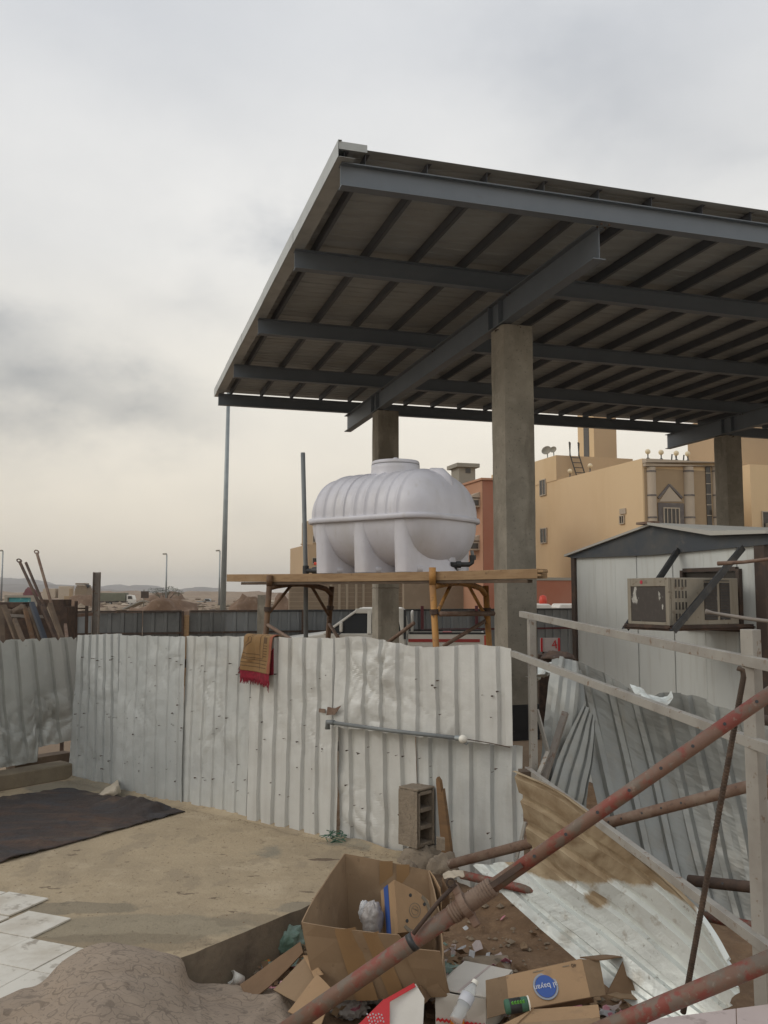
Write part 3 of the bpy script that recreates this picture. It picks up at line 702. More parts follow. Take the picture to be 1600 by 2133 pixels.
# ================================================================== BUILDINGS BEYOND
def corner_at(u, Y): p = W(u, 1235, Y); return V((p.x, p.y, 0))
def block(base, w, d, z0, z1, mb=None, mi=0):
    """box building from its near corner: w along D1, d along D2"""
    mb = mb or MB(); q = [base, base + D1 * w, base + D1 * w + D2 * d, base + D2 * d]
    return mb.hexa([p + UP * z0 for p in q], [p + UP * z1 for p in q], mi)
def pz_at(v, Y):  return W(800, v, Y).z
def solve_t(base, d, u):
    """distance along d from base until the point stands at picture column u (used once, to size the walls)"""
    lo, hi = 0.0, 200.0
    f = lambda t: (lambda p: p.x / p.y)(base + d * t)
    target = ray(u, 1150); target = target.x / target.y
    up_ = f(5) > f(0)
    for _ in range(60):
        m = (lo + hi) / 2
        if (f(m) < target) == up_: lo = m
        else: hi = m
    return lo
def window(parent, p, along, out, w, h, n=2, frame='window_frame', pane='window_dark', rec=.12, name='window'):
    """framed window, p = lower left corner, along = direction of its sill, out = outward normal"""
    along = V(along); out = V(out); c = p + along * w / 2 + UP * h / 2
    mb = MB(); t = .07
    for k in (0, 1):
        mb.obox(p + along * (t / 2 + k * (w - t)) + UP * h / 2 + out * .01, along * t / 2, out * .04, UP * h / 2)
        mb.obox(c + UP * (k - .5) * (h - t) + out * .01, along * (w / 2 - t), out * .04, UP * t / 2)
    for k in range(1, n): mb.obox(p + along * w * k / n + UP * h / 2 + out * .01, along * .025, out * .03, UP * (h / 2 - t))
    f = mb.build(name, frame, parent)
    sub(MB().obox(c + out * .004, along * (w / 2 - .01), out * .01, UP * (h / 2 - .01)), 'pane', pane, f)
    return f

# the yellow apartment building
YC = 55.5
yb = corner_at(1345, YC)
bld = thing('apartment_building', 'large yellow apartment building with roof ladder and ornate stone front', 'building', (yb.x, yb.y, -1))
zt = pz_at(955, YC)
side_len = solve_t(yb, D2, 1163); p2 = yb + D2 * side_len
front_w = solve_t(yb, D1, 1500)
z_far = pz_at(948, p2.y)
block(yb, front_w + 1.0, side_len + 14, -1.2, zt).build('wall', 'yellow_wall', bld)
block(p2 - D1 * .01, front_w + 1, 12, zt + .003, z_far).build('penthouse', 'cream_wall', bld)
# penthouse: its lit side coloured brighter yellow, its shaded front darker cream
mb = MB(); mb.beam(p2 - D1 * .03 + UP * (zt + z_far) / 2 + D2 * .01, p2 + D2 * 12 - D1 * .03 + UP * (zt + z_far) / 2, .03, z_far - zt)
mb.build('lit_side_skin', 'yellow_wall', bld)
# stair tower
tb_ = p2 + D2 * 4; o1 = solve_t(tb_, D1, 1243); tb_ = tb_ + D1 * o1; tw = solve_t(tb_, D1, 1290)
mb = block(tb_, tw, 2.6, z_far - .1, z_far + 5.5); tower = mb.build('stair_tower', 'cream_wall', bld)
mb = MB(); mb.beam(tb_ - D1 * .02 + D2 * .0 + UP * (z_far + 2.7), tb_ - D1 * .02 + D2 * 2.6 + UP * (z_far + 2.7), .03, 5.5); sub(mb, 'lit_side_skin', 'yellow_wall', tower)  # tower's lit left face painted brighter than its shaded cream front
mb = MB(); mb.beam(tb_ - D1 * .05 + D2 * .75 + UP * (z_far + 3.1), tb_ - D1 * .05 + D2 * 1.6 + UP * (z_far + 3.1), .03, 4.6); sub(mb, 'slot_opening', 'window_dark', tower)
# windows in the side wall
for (u, v0, v1, hw) in [(1128, 1031, 997, 1.6), (1128, 1131, 1099, 1.6)]:
    s0 = solve_t(yb, D2, u); s1 = solve_t(yb, D2, 1141); q = yb + D2 * s1
    window(bld, V((q.x, q.y, pz_at(v0, q.y))) - D1 * .06, D2, -D1, s0 - s1, pz_at(v1, q.y) - pz_at(v0, q.y))
s1 = solve_t(yb, D2, 1304); s0 = solve_t(yb, D2, 1294); q = yb + D2 * s1
window(bld, V((q.x, q.y, pz_at(1091, q.y))) - D1 * .06, D2, -D1, s0 - s1, .58 * 1.0)
q = yb + D2 * solve_t(yb, D2, 1301)
MB().obox(V((q.x, q.y, pz_at(1065, q.y))) - D1 * .03, D2 * .35, D1 * .06, UP * .18).build('vent_cover', 'stone_trim', bld)
# ornate front: cornice, pilasters, fluted drums, pointed panel, window
fz0 = 0
def fpt(u, v, off=0): t = solve_t(yb, D1, u); q = yb + D1 * t; return V((q.x, q.y, pz_at(v, q.y))) - D2 * off
def front_rect(u0, u1, v0, v1, off, th, name, mt, parent=None, bevel=0):
    a = fpt(u0, v1, off); b = fpt(u1, v1, off); z1 = fpt(u0, v0).z
    mb = MB().hexa([a, b, b - D2 * th, a - D2 * th][::-1] if False else [a - D2 * th, b - D2 * th, b, a], [V((p.x, p.y, z1)) for p in (a - D2 * th, b - D2 * th, b, a)])
    return mb.build(name, mt, parent or bld, bevel=bevel)
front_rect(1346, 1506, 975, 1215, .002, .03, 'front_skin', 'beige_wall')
front_rect(1343, 1507, 957, 965, .0, .45, 'cornice', 'stone_trim')
front_rect(1344, 1506, 965.5, 972, .0, .30, 'cornice', 'stone_trim')
for (ua, ub) in ((1351, 1368), (1428, 1447), (1488, 1503)):
    a = fpt(ua, 1215, .05); b = fpt(ub, 1215, .05); r = (b - a).length / 2; c = (a + b) / 2; zb_ = c.z; zt_ = fpt(ua, 973).z
    pil = MB().lathe([(0, 0), (r, 0), (r, zt_ - zb_ - .003), (0, zt_ - zb_ - .003)], V((c.x, c.y, zb_)), seg=20).build('pilaster', 'stone_trim', bld)
    for vv in (982, 1032, 1078, 1130):
        zz = fpt(ua, vv).z; sub(MB().lathe([(r * .9, -.05), (r * 1.08, -.05), (r * 1.08, .05), (r * .9, .05)], V((c.x, c.y, zz)), seg=20), 'ring', 'dark_trim', pil)
def fline(pts, w, mt, name, off=.06):
    mb = MB()
    for a, b in zip(pts[:-1], pts[1:]):
        mb.beam(fpt(*a, off), fpt(*b, off), .12, w, up=UP)
    return mb.build(name, mt, bld)
fline([(1373, 1038), (1397, 1010), (1423, 1038)], .14, 'dark_trim', 'gable_moulding')
a = [fpt(1375, 1045, .035), fpt(1423, 1045, .035), fpt(1397, 1013, .035)]
MB().prism(a, -D2 * .05).build('gable_panel', 'stone_trim', bld)
front_rect(1372, 1426, 1047, 1215, .035, .06, 'dark_surround', 'dark_trim')
wp = fpt(1382, 1215, .10); window(bld, wp, D1, -D2, (fpt(1416, 1215) - fpt(1382, 1215)).length, fpt(1382, 1057).z - wp.z, 4)
front_rect(1474, 1484, 970, 1215, .035, .05, 'glass_strip', 'window_dark')
for vv in range(985, 1210, 22): front_rect(1473.5, 1484.5, vv, vv + 1.5, .09, .02, 'glazing_bar', 'window_frame')
front_rect(1486, 1500, 1062, 1075, .36, .06, 'lintel', 'stone_trim')
# lamp globes on the parapet, ladders, dishes
def globe(p, label):
    t = thing('parapet_lamp', label, 'lamp', p, 'round lamps on the parapet')
    MB().lathe([(0, 0), (.14, 0), (.10, .08), (.04, .12), (.04, .34), (.10, .38), (0, .38)], p, seg=12).build('stand', 'window_dark', t, smooth=True)
    MB().lathe([(.17 * math.sin(a * math.pi / 10), .50 - .17 * math.cos(a * math.pi / 10)) for a in range(11)], p, seg=14).build('globe', 'lamp_globe', t, smooth=True)
for u, lb in ((1360, 'round lamp on the parapet corner, leftmost of the row over the ornate front'), (1388, 'round parapet lamp above the pointed panel, second from the left corner'), (1420, 'round parapet lamp above the second stone pilaster'), (1444, 'round parapet lamp nearest the small twin hoops on the roof')):
    p = fpt(u, 957, -.25); globe(V((p.x, p.y, zt + .003)), lb)
for u, lb in ((1183, 'small round lamp on the side wall top left of the roof ladder'), (1225, 'small round lamp on the side wall top right of the roof ladder')):
    q = yb + D2 * solve_t(yb, D2, u) + D1 * .3; globe(V((q.x, q.y, zt + .003)), lb)
def ladder(p0, top_z, wv, lean, label, hoops=True):
    h = top_z - p0.z
    t = thing('roof_ladder', label, 'ladder', p0, None)
    for sd in (0, 1):
        a = p0 + wv * sd; b = a + UP * h - lean
        MB().tube([a, b, b + UP * 1.0 - lean * .1, b + UP * 1.0 + wv.normalized() * .25 * (1 if sd == 0 else 1) + D2 * .4, b + D2 * .6 + wv.normalized() * .3], .05, 6).build('rail', 'window_dark', t)
    n = max(2, int(h / .32))
    for k in range(n):
        c = p0 + (UP * h - lean) * ((k + .5) / n); MB().tube([c, c + wv], .035, 6).build('rung', 'window_dark', t)
q = p2 - D2 * .5 + D1 * (solve_t(p2, D1, 1200)); ladder(V((q.x, q.y, zt)), z_far, D1 * .75, V((.55, 0, 0)), 'dark metal ladder leaning on the penthouse wall of the yellow building')
q = fpt(1466, 957, -3.5); hp = V((q.x, q.y, zt))
t = thing('roof_hoops', 'pair of small dark ladder hoops standing up behind the ornate parapet', 'ladder', hp)
for k in (0, 1):
    a = hp + D1 * (.2 + k * .95); MB().tube([a, a + UP * 1.0 + D1 * .12, a + UP * 1.0 + D1 * .4, a + D1 * .55], .05, 6).build('rail', 'window_dark', t)
for (u, r, lb) in ((1127, .42, 'larger grey satellite dish on the far roof corner'), (1140, .3, 'smaller grey satellite dish beside the larger one on the roof')):
    q = p2 + D2 * (solve_t(p2, D2, u) - .2) + D1 * .6; q = V((q.x, q.y, z_far))
    t = thing('satellite_dish', lb, 'satellite dish', q, 'satellite dishes on the roof')
    MB().tube([q, q + UP * .5], .04, 6).build('mast', 'galv', t)
    MB().lathe([(r * math.sin(a * .12), r * .5 * (1 - math.cos(a * .12)) * 2) for a in range(11)], q + UP * (.45 + r * .5), ax=V((-.5, -.8, .5)), seg=16).build('dish', 'grey_wall', t, smooth=True, solid=.02)

# second tower and the yellow block at the right edge
q = corner_at(1490, 78); mb = block(q, 3.2, 3, -1, 15.5)
o = solo(mb, 'stair_tower', 'yellow_wall', 'tall yellow roof tower showing just left of the rear concrete column', 'tower')
q = corner_at(1572, 62); t = thing('apartment_building', 'plain yellow building at the right edge behind the rear concrete column', 'building', (q.x, q.y, -1))
block(q, 16, 14, -1, pz_at(967, 62)).build('wall', 'yellow_wall', t)
block(q + D1 * .75 + D2 * 2, 8, 6, pz_at(967, 62) - .01, pz_at(900, 62) + 2).build('stair_tower', 'cream_wall', t)
a = q + D1 * solve_t(q, D1, 1589) - D2 * .05; window(t, V((a.x, a.y, pz_at(1135, 62))), D1, -D2, 1.6, 2.4)
MB().obox(V((a.x, a.y, pz_at(1098, 62))) - D2 * .25 + D1 * .7, D1 * .45, D2 * .35, UP * .3).build('air_conditioner', 'grey_wall', t)

# terracotta building with roof tank room, window coolers
TY = 58; q = corner_at(1008, TY); t = thing('apartment_building', 'terracotta coloured building behind the right end of the water tank', 'building', (q.x, q.y, -1))
sl = solve_t(q, D2, 935); zt2 = pz_at(1000, TY)
tww = solve_t(q, D1, 1085)
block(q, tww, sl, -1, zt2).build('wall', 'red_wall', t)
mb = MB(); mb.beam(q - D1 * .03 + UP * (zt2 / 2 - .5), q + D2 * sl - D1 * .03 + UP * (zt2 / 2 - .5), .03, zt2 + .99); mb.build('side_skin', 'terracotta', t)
MB().hexa([p + UP * (zt2 + .002) for p in (q - D1 * .15 - D2 * .15, q + D1 * (tww + .1) - D2 * .15, q + D1 * (tww + .1) + D2 * sl, q - D1 * .15 + D2 * sl)], [p + UP * (zt2 + .14) for p in (q - D1 * .15 - D2 * .15, q + D1 * (tww + .1) - D2 * .15, q + D1 * (tww + .1) + D2 * sl, q - D1 * .15 + D2 * sl)]).build('coping', 'terracotta', t)
for (u, v) in ((996, 1049), (994, 1138)):
    a = q + D2 * solve_t(q, D2, u); a = V((a.x, a.y, pz_at(v, a.y))) - D1 * .4
    f = MB().obox(a, D1 * .4, D2 * .5, UP * .28).build('window_cooler', 'stone_trim', t)
    sub(MB().obox(a - D2 * .52, D1 * .25, D2 * .015, UP * .18), 'grille', 'window_dark', f)
    sub(MB().prism([a + UP * .35 + D2 * .55 + D1 * .4, a + UP * .75 + D2 * .55 + D1 * .4, a + UP * .35 + D2 * .55 - D1 * .55], -D2 * 1.1), 'hood', 'stone_trim', f)
q2 = corner_at(958, TY + 9); t = thing('roof_room', 'small pale concrete roof room with overhanging slab beside the tank lug', 'roof room', (q2.x, q2.y, pz_at(1040, TY + 9)))
block(q2, 1.35, 1.6, zt2 - 3, pz_at(973, TY + 9)).build('wall', 'grey_wall', t)
block(q2 - D1 * .25 - D2 * .3, 1.85, 2.2, pz_at(973, TY + 9), pz_at(965, TY + 9)).build('roof_slab', 'grey_wall', t)
MB().obox(q2 + D1 * .75 - D2 * .03 + UP * pz_at(980, TY + 9), D1 * .2, D2 * .03, UP * .17).build('vent', 'window_dark', t)

# beige building far left of the tank, stepped
q = corner_at(641, 95); t = thing('apartment_building', 'beige stepped building showing left of the water tank', 'building', (q.x, q.y, -1))
block(q, 12, 10, -1, pz_at(1134, 95)).build('wall', 'cream_wall', t)
block(q + D1 * .75 + D2 * 1, 6, 6, pz_at(1134, 95) - .01, pz_at(1079, 95)).build('stair_tower', 'beige_wall', t)
MB().tube([q + UP * (pz_at(1134, 95)) + D1 * .1, q + UP * (pz_at(1134, 95)) - D1 * .8], .08, 6).build('spout', 'cream_wall', t)
for (u, v, w_, h_) in ((650, 1175, .9, .7), (662, 1172, .8, .7), (651, 1130, .3, .8)):
    a = q + D1 * solve_t(q, D1, u) - D2 * .05; window(t, V((a.x, a.y, pz_at(v, a.y))), D1, -D2, w_, h_, 1)

# long block boundary wall: courses and piers are geometry
WY = 66; wq = corner_at(603, WY); wl = solve_t(wq, D1, 846)
wt = thing('boundary_wall', 'long brown block wall with thin pale piers below the tank', 'wall', (wq.x, wq.y, -1))
zt3 = pz_at(1208, WY + 1)
block(wq, wl, .35, -1.2, zt3).build('wall', 'block_wall', wt)
nrow = 9
for k in range(nrow):
    z = lerp(-.4, zt3 - .1, (k + .5) / nrow); o = MB().beam(wq + UP * z - D2 * .012, wq + D1 * wl + UP * z - D2 * .012, .02, .03).build('course_line', 'block_joint', wt)
for u in (690, 707, 723, 742, 757, 845):
    a = wq + D1 * solve_t(wq, D1, u); MB().obox(a + UP * (zt3 / 2 - .5) - D2 * .05, D1 * .09, D2 * .05, UP * (zt3 / 2 + .5)).build('pier', 'block_joint', wt)
wq2 = corner_at(842, 60); wl2 = solve_t(wq2, D1, 1040)
solo(block(wq2, wl2, .4, -1.2, pz_at(1206, 61)), 'boundary_wall', 'block_wall', 'smooth brown plastered wall between the two middle columns under the terracotta building', 'wall')
wq3 = corner_at(1040, 50); wl3 = solve_t(wq3, D1, 1260)
t = thing('boundary_wall', 'orange red garden wall with grey coping left of the cabin', 'wall', (wq3.x, wq3.y, -1))
block(wq3, wl3, .3, -1.2, pz_at(1209, 51)).build('wall', 'red_wall', t)
block(wq3 - D2 * .05, wl3, .4, pz_at(1209, 51) + .002, pz_at(1203, 51)).build('coping', 'grey_wall', t)

# ================================================================== DESERT AND FAR THINGS
def gz(x, y): return ground_z(x, y)
def lamp_post(u, vtop, Y, label, h=None, r0=.12, r1=.06, bend=1):
    p = corner_at(u, Y); zt_ = pz_at(vtop, Y); p = V((p.x, p.y, gz(p.x, p.y)))
    t = thing('street_lamp', label, 'street lamp', p, 'street lamps in the desert')
    MB().tube([p - UP * .4, V((p.x, p.y, zt_))], [r0, r1], 10).build('pole', 'galv', t, smooth=True)
    a = V((p.x, p.y, zt_)); s_ = r0 / .12
    MB().tube([a, a + V((-.15 * s_ * bend, 0, .05 * s_))], r1 * .8, 6).build('arm', 'galv', t)
    MB().obox(a + V((-.25 * s_ * bend, 0, .06 * s_)), (.22 * s_, 0, .02), (0, .16 * s_, 0), (0, 0, .08 * s_)).build('lamp_head', 'grey_wall', t, bevel=.03)
lamp_post(346, 1155, 190, 'thin street lamp standing alone above the desert bush', r0=.22, r1=.12)
lamp_post(457, 1148, 170, 'small distant street lamp just left of the tall grey pole foot', r0=.2, r1=.11)
lamp_post(3, 1148, 175, 'distant street lamp at the left edge of the view', r0=.2, r1=.11)
# tall tapered pole behind the canopy corner
b = W(463, 1290, 35); p = V((b.x, 35, -.8)); tp = W(477, 790, 35)
t = thing('tall_pole', 'tall tapered galvanised pole rising to the canopy corner', 'pole', p)
MB().tube([p, V((tp.x, 35, tp.z))], [.125, .065], 14).build('shaft', 'galv', t, smooth=True)
MB().box((p.x, p.y, -.5), (.4, .4, .03)).build('base_plate', 'galv', t); MB().lathe([(.14, 0), (.14, .35), (.12, .4)], (p.x, p.y, -.5), seg=14).build('collar', 'galv', t)

# lorry with a green tarpaulin
def wheels(parent, spots, r, w, ax):
    for c in spots:
        c = V(c); o = MB().lathe([(r * .55, -w / 2), (r * .95, -w / 2), (r, -w / 3), (r, w / 3), (r * .95, w / 2), (r * .55, w / 2)], c, ax=ax, seg=22).build('wheel', 'tyre', parent, smooth=True)
        sub(MB().lathe([(0, -w * .42), (r * .6, -w * .42), (r * .6, w * .42), (0, w * .42)], c, ax=ax, seg=16), 'rim', 'rim', o)
LY = 190; q = W(211, 1262, LY); lx0 = q.x; lx1 = W(281, 1262, LY).x; lz = q.z
t = thing('lorry', 'distant white lorry with an olive tarpaulin over its bed', 'lorry', ((lx0 + lx1) / 2, LY, lz))
bl = (lx1 - lx0)
MB().box((lx0 + bl * .38, LY, lz + 1.9), (bl * .76, 2.4, 1.75)).build('tarpaulin', 'tarp', t, bevel=.12)
MB().box((lx0 + bl * .42, LY, lz + .85), (bl * .84, 2.2, .22)).build('chassis', 'tyre', t)
cabp = [(bl * .79, .55), (bl * 1.0, .55), (bl * 1.0, 1.35), (bl * .955, 2.25), (bl * .79, 2.35)]
MB().prism([V((lx0 + a, LY - 1.1, lz + b_)) for a, b_ in cabp], (0, 2.2, 0)).build('cab', 'car_white', t, bevel=.06)
MB().prism([V((lx0 + a, LY - 1.13, lz + b_)) for a, b_ in ((bl * .83, 1.45), (bl * .97, 1.45), (bl * .935, 2.1), (bl * .83, 2.1))], (0, .03, 0)).build('side_window', 'window_dark', t)
wheels(t, [(lx0 + bl * .16, LY - .95, lz + .45), (lx0 + bl * .3, LY - .95, lz + .45), (lx0 + bl * .9, LY - .95, lz + .45), (lx0 + bl * .16, LY + .95, lz + .45), (lx0 + bl * .9, LY + .95, lz + .45)], .48, .3, (0, 1, 0))

# blue skip, ruin, rubble blocks, bush, far pickups
q = W(9, 1264, 90); q1 = W(73, 1240, 90)
t = thing('site_container', 'low blue container with grey frame far left in the yard', 'container', ((q.x + q1.x) / 2, 90, -1))
w_ = q1.x - q.x; h_ = q1.z - q.z
MB().box((q.x + w_ / 2, 91, q.z + h_ / 2), (w_ - .2, 1.8, h_ - .3)).build('body', 'grey_wall', t)
MB().box((q.x + w_ / 2, 90.05, q.z + h_ / 2), (w_ - .9, .05, h_ * .62)).build('blue_panel', 'blue_panel', t)
for s_ in (0, 1): MB().box((q.x + .2 + s_ * (w_ - .4), 90, q.z + h_ / 2), (.3, .3, h_)).build('post', 'grey_wall', t)
MB().box((q.x + w_ / 2, 90, q.z + h_ - .12), (w_ - .7, .28, .22)).build('top_rail', 'grey_wall', t)
def far_lump(u0, u1, vt, vb, Y, name, mt, label, ct, seed, grp=None):
    a = W(u0, vb, Y); b = W(u1, vb, Y); h = W(u0, vt, Y).z
    c = V(((a.x + b.x) / 2, Y, min(a.z, gz(a.x, Y)) - .3))
    return solo(lump(c, ((b.x - a.x) / 2, (b.x - a.x) * .35, h - c.z), seed), name, mt, label, ct, grp, smooth=True)
G_ = 'rubble and earth heaps in the desert'
far_lump(255, 420, 1252, 1278, 75, 'earth_heap', 'earth', 'reddish earth heap nearest behind the hoarding, left of the tall pole', 'heap', 1, G_)
far_lump(140, 215, 1240, 1262, 150, 'earth_heap', 'earth', 'pale sand heap leaning on the ruined hut', 'heap', 2, G_)
far_lump(300, 392, 1232, 1252, 230, 'earth_heap', 'earth', 'far brown heap behind the parked silver pickup', 'heap', 3, G_)
far_lump(470, 560, 1250, 1279, 80, 'earth_heap', 'earth', 'brown earth heap right of the tall pole foot', 'heap', 4, G_)
far_lump(560, 640, 1247, 1276, 92, 'earth_heap', 'earth', 'rough heap at the foot of the block wall', 'heap', 5, G_)
q = W(262, 1268, 78); q1 = W(298, 1252, 80)
solo(panel(q + V((0, -1, 0)), q1 + V((0, -1, 0)), q1 + V((.1, 1.2, 0)), q + V((.1, 1.2, 0)), .12, 0, .0), 'broken_slab', 'grey_wall', 'broken concrete slab tipped up on the earth heap', 'slab')
q = W(297, 1262, 80); t = thing('signboard', 'small dark board on a post stuck in the earth heap', 'board', (q.x, q.y, q.z - .6))
MB().box((q.x + .1, q.y, q.z + .5), (.08, .08, 1.9)).build('post', 'grey_wall', t); MB().box((q.x + .2, q.y - .06, q.z + 1.0), (.7, .05, .62)).build('board', 'cabin_trim', t)
rq = W(158, 1243, 160); t = thing('ruined_hut', 'small ruined block hut with broken roof on the desert', 'hut', (rq.x, 160, -1))
rw = W(182, 1243, 160).x - rq.x
MB().box((rq.x + rw / 2, 161, rq.z + .5), (rw, 3, 2.0)).build('wall', 'block_wall', t)
for k, (dx, dz, ww) in enumerate(((.05, 1.65, .95), (.1, 1.95, .85), (.0, 2.3, .8))):
    MB().box((rq.x + rw * (dx + ww / 2), 160.8, rq.z + dz), (rw * ww, 2.6, .28)).build('broken_roof', 'block_wall', t, bevel=.05)
MB().box((rq.x + rw * .98, 160, rq.z + 1.9), (.7, .8, .6)).build('water_drum', 'black_plastic', t, bevel=.15)
q = W(148, 1244, 165); solo(MB().box((q.x, q.y, q.z), (.6, .5, 3.2)).box((q.x - .9, q.y + 1, q.z - .6), (1.4, .5, 1.6)), 'broken_wall', 'beige_wall', 'stub of pale broken wall left of the ruined hut', 'wall', bevel=.08)
q = W(138, 1238, 185); solo(MB().box((q.x, q.y, q.z), (2.6, 2, 3.4)).box((q.x - 3.2, q.y, q.z + .2), (2.6, 2, 2.0)), 'pale_hut', 'stone_trim', 'low pale block hut beyond the leaning props', 'hut', bevel=.1)
q = W(66, 1233, 170); solo(lump((q.x, q.y, q.z - .9), (1.7, 1.2, 1.5), 6), 'red_bundle', 'maroon', 'dark red covered bundle far left among the heaps', 'bundle', smooth=True)
# bush
bq = W(345, 1240, 215); t = thing('desert_tree', 'low spreading grey green thorn tree on the horizon', 'tree', (bq.x, bq.y, bq.z - 1.5))
for k in range(4): MB().tube([V((bq.x + .3 * k - .5, bq.y, bq.z - 1.6)), V((bq.x + (k - 1.5) * 1.6, bq.y, bq.z + .8))], [.16, .06], 6).build('trunk', 'bark', t)
mb = MB(); rnd = random.Random(3)
for k in range(2600):
    a = rnd.uniform(0, 6.283); rr = rnd.random() ** .5; hx = math.cos(a) * rr * 4.4; hz = math.sin(a) * rr * 1.15 + .9
    if fbm((hx * .8, hz * 1.6, 0), 3) < -.16: continue
    hz = hz * (1 - .10 * abs(hx) / 4.4) + .25 * math.sin(hx * 1.3); c = V((bq.x + hx, bq.y + rnd.uniform(-1.5, 1.5), bq.z + hz)); s_ = rnd.uniform(.06, .14)
    d = V((rnd.uniform(-1, 1), rnd.uniform(-1, 1), rnd.uniform(-1, 1))).normalized() * s_; e = V((rnd.uniform(-1, 1), rnd.uniform(-1, 1), rnd.uniform(-1, 1))).normalized() * s_
    mb.add([c, c + d, c + d + e, c + e], [(0, 1, 2, 3)])
mb.build('crown', 'leaf', t)
def small_car(u0, u1, vb, vt, Y, mt, label, pick=True):
    a = W(u0, vb, Y); b = W(u1, vb, Y); l = b.x - a.x; h = W(u0, vt, Y).z - a.z
    t = thing('pickup_truck', label, 'pickup truck', ((a.x + b.x) / 2, Y, a.z))
    pr = [(0, .28), (1, .28), (1, .56), (.72, .6), (.62, .97), (.40, 1.0), (.36, .6), (0, .6)]
    MB().prism([V((a.x + l * x, Y - .85, a.z + h * z)) for x, z in pr], (0, 1.7, 0)).build('body', mt, t, bevel=.05)
    MB().prism([V((a.x + l * x, Y - .88, a.z + h * z)) for x, z in ((.41, .64), (.68, .64), (.60, .9), (.43, .92))], (0, .03, 0)).build('side_window', 'window_dark', t)
    wheels(t, [(a.x + l * .2, Y - .8, a.z + .33), (a.x + l * .8, Y - .8, a.z + .33), (a.x + l * .2, Y + .8, a.z + .33), (a.x + l * .8, Y + .8, a.z + .33)], .35, .22, (0, 1, 0))
small_car(411, 453, 1260, 1247, 205, 'galv', 'distant silver pickup parked left of the tall pole foot')
small_car(324, 352, 1257, 1247, 215, 'hoard', 'distant dull grey pickup below the thorn tree')
# distant rubble field: too many bits to count
mb = MB(); rnd = random.Random(5)
for k in range(1500):
    Y = rnd.uniform(72, 260); u = rnd.uniform(-150, 660); x = W(u, 1235, Y).x; r = rnd.uniform(.12, .5) * (1 + Y / 200)
    if rnd.random() < .5: r *= .5
    lumpz = gz(x, Y) + r * .2
    pts = [V((x, Y, lumpz)) + V((rnd.uniform(.6, 1.5) * r * a, r * b, rnd.uniform(.3, .7) * r * d)) for a, b, d in ((1, 0, 0), (0, 1, 0), (-1, 0, 0), (0, -1, 0), (0, 0, 1), (0, 0, -1))]
    mb.add(pts, [(0, 1, 4), (1, 2, 4), (2, 3, 4), (3, 0, 4), (1, 0, 5), (2, 1, 5), (3, 2, 5), (0, 3, 5)], 0 if rnd.random() < .75 else 1 if rnd.random() < .6 else 2)
o = mb.build('rubble_field', ['rubble', 'wood_dark', 'stone_trim']); o['kind'] = 'stuff'

# ================================================================== METAL HOARDING, VANS, PICKUP
HO = V((-5.9, 22, 0)) - D1 * 3.3
def hop(u): t = solve_t(HO, D1, u); return HO + D1 * t
ht = thing('metal_hoarding', 'grey corrugated metal hoarding with rusty posts behind the columns and pickup', 'hoarding', (0, 24, -.7))
HT = 1.28
def corr(p, q, z0, z1, pitch, depth, mb=None, out=None):
    """upright ribbed sheet from p to q"""
    mb = mb or MB(); d = (q - p); ln = d.length; d = d.normalized(); o = out if out is not None else V((d.y, -d.x, 0))
    prof = []; x = 0
    while x < ln - .01:
        prof += [(x, 0), (min(x + pitch * .62, ln), 0), (min(x + pitch * .70, ln), depth), (min(x + pitch * .92, ln), depth)]; x += pitch
    prof.append((ln, 0))
    mb.grid([[p + d * a + o * b + UP * z for a, b in prof] for z in (z0, z1)])
    return mb
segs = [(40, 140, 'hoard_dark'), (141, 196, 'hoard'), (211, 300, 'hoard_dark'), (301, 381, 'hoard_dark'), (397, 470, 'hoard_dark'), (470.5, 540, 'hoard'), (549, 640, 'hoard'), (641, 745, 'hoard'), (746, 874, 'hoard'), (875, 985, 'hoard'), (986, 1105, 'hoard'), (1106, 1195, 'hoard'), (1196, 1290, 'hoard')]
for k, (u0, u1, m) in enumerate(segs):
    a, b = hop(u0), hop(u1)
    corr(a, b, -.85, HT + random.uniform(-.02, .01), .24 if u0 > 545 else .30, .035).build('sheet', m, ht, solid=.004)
    MB().beam(a + UP * (HT + .012) - D2 * .03, b + UP * (HT + .012) - D2 * .03, .05, .05).build('top_rail', 'cabin_trim' if u0 < 545 else 'black_steel', ht)
    MB().beam(a + UP * (HT - .52) - D2 * .06, b + UP * (HT - .52) - D2 * .06, .04, .05).build('mid_rail', 'maroon' if u0 > 800 else 'cabin_trim', ht)
for (u, m, h, w) in ((383, 'rust_dark', 0.02, .05), (545, 'concrete', .42, .19), (630, 'rust_dark', .04, .06), (757, 'rust_pipe', .10, .07), (876, 'maroon', .12, .08), (988, 'maroon', .12, .08), (1104, 'rust_pipe', .05, .06), (1197, 'rust_pipe', .05, .06)):
    a = hop(u) - D2 * .12; MB().box((a.x, a.y, (HT + h - .9) / 2 + .0), (w, w, HT + h + .9)).build('post', m, ht)
a = hop(390) - D2 * .1; solo(MB().box((a.x, a.y, .15), (.15, .06, 2.1)), 'timber_post', 'wood', 'pale raw timber post filling the gap between two hoarding panels', 'post')

def car_side(prof, w, org, ax, dy, mb=None, mi=0):
    """profile points (x along ax, z) swept across"""
    mb = mb or MB(); return mb.prism([org + ax * x + UP * z for x, z in prof], dy * w, mi)
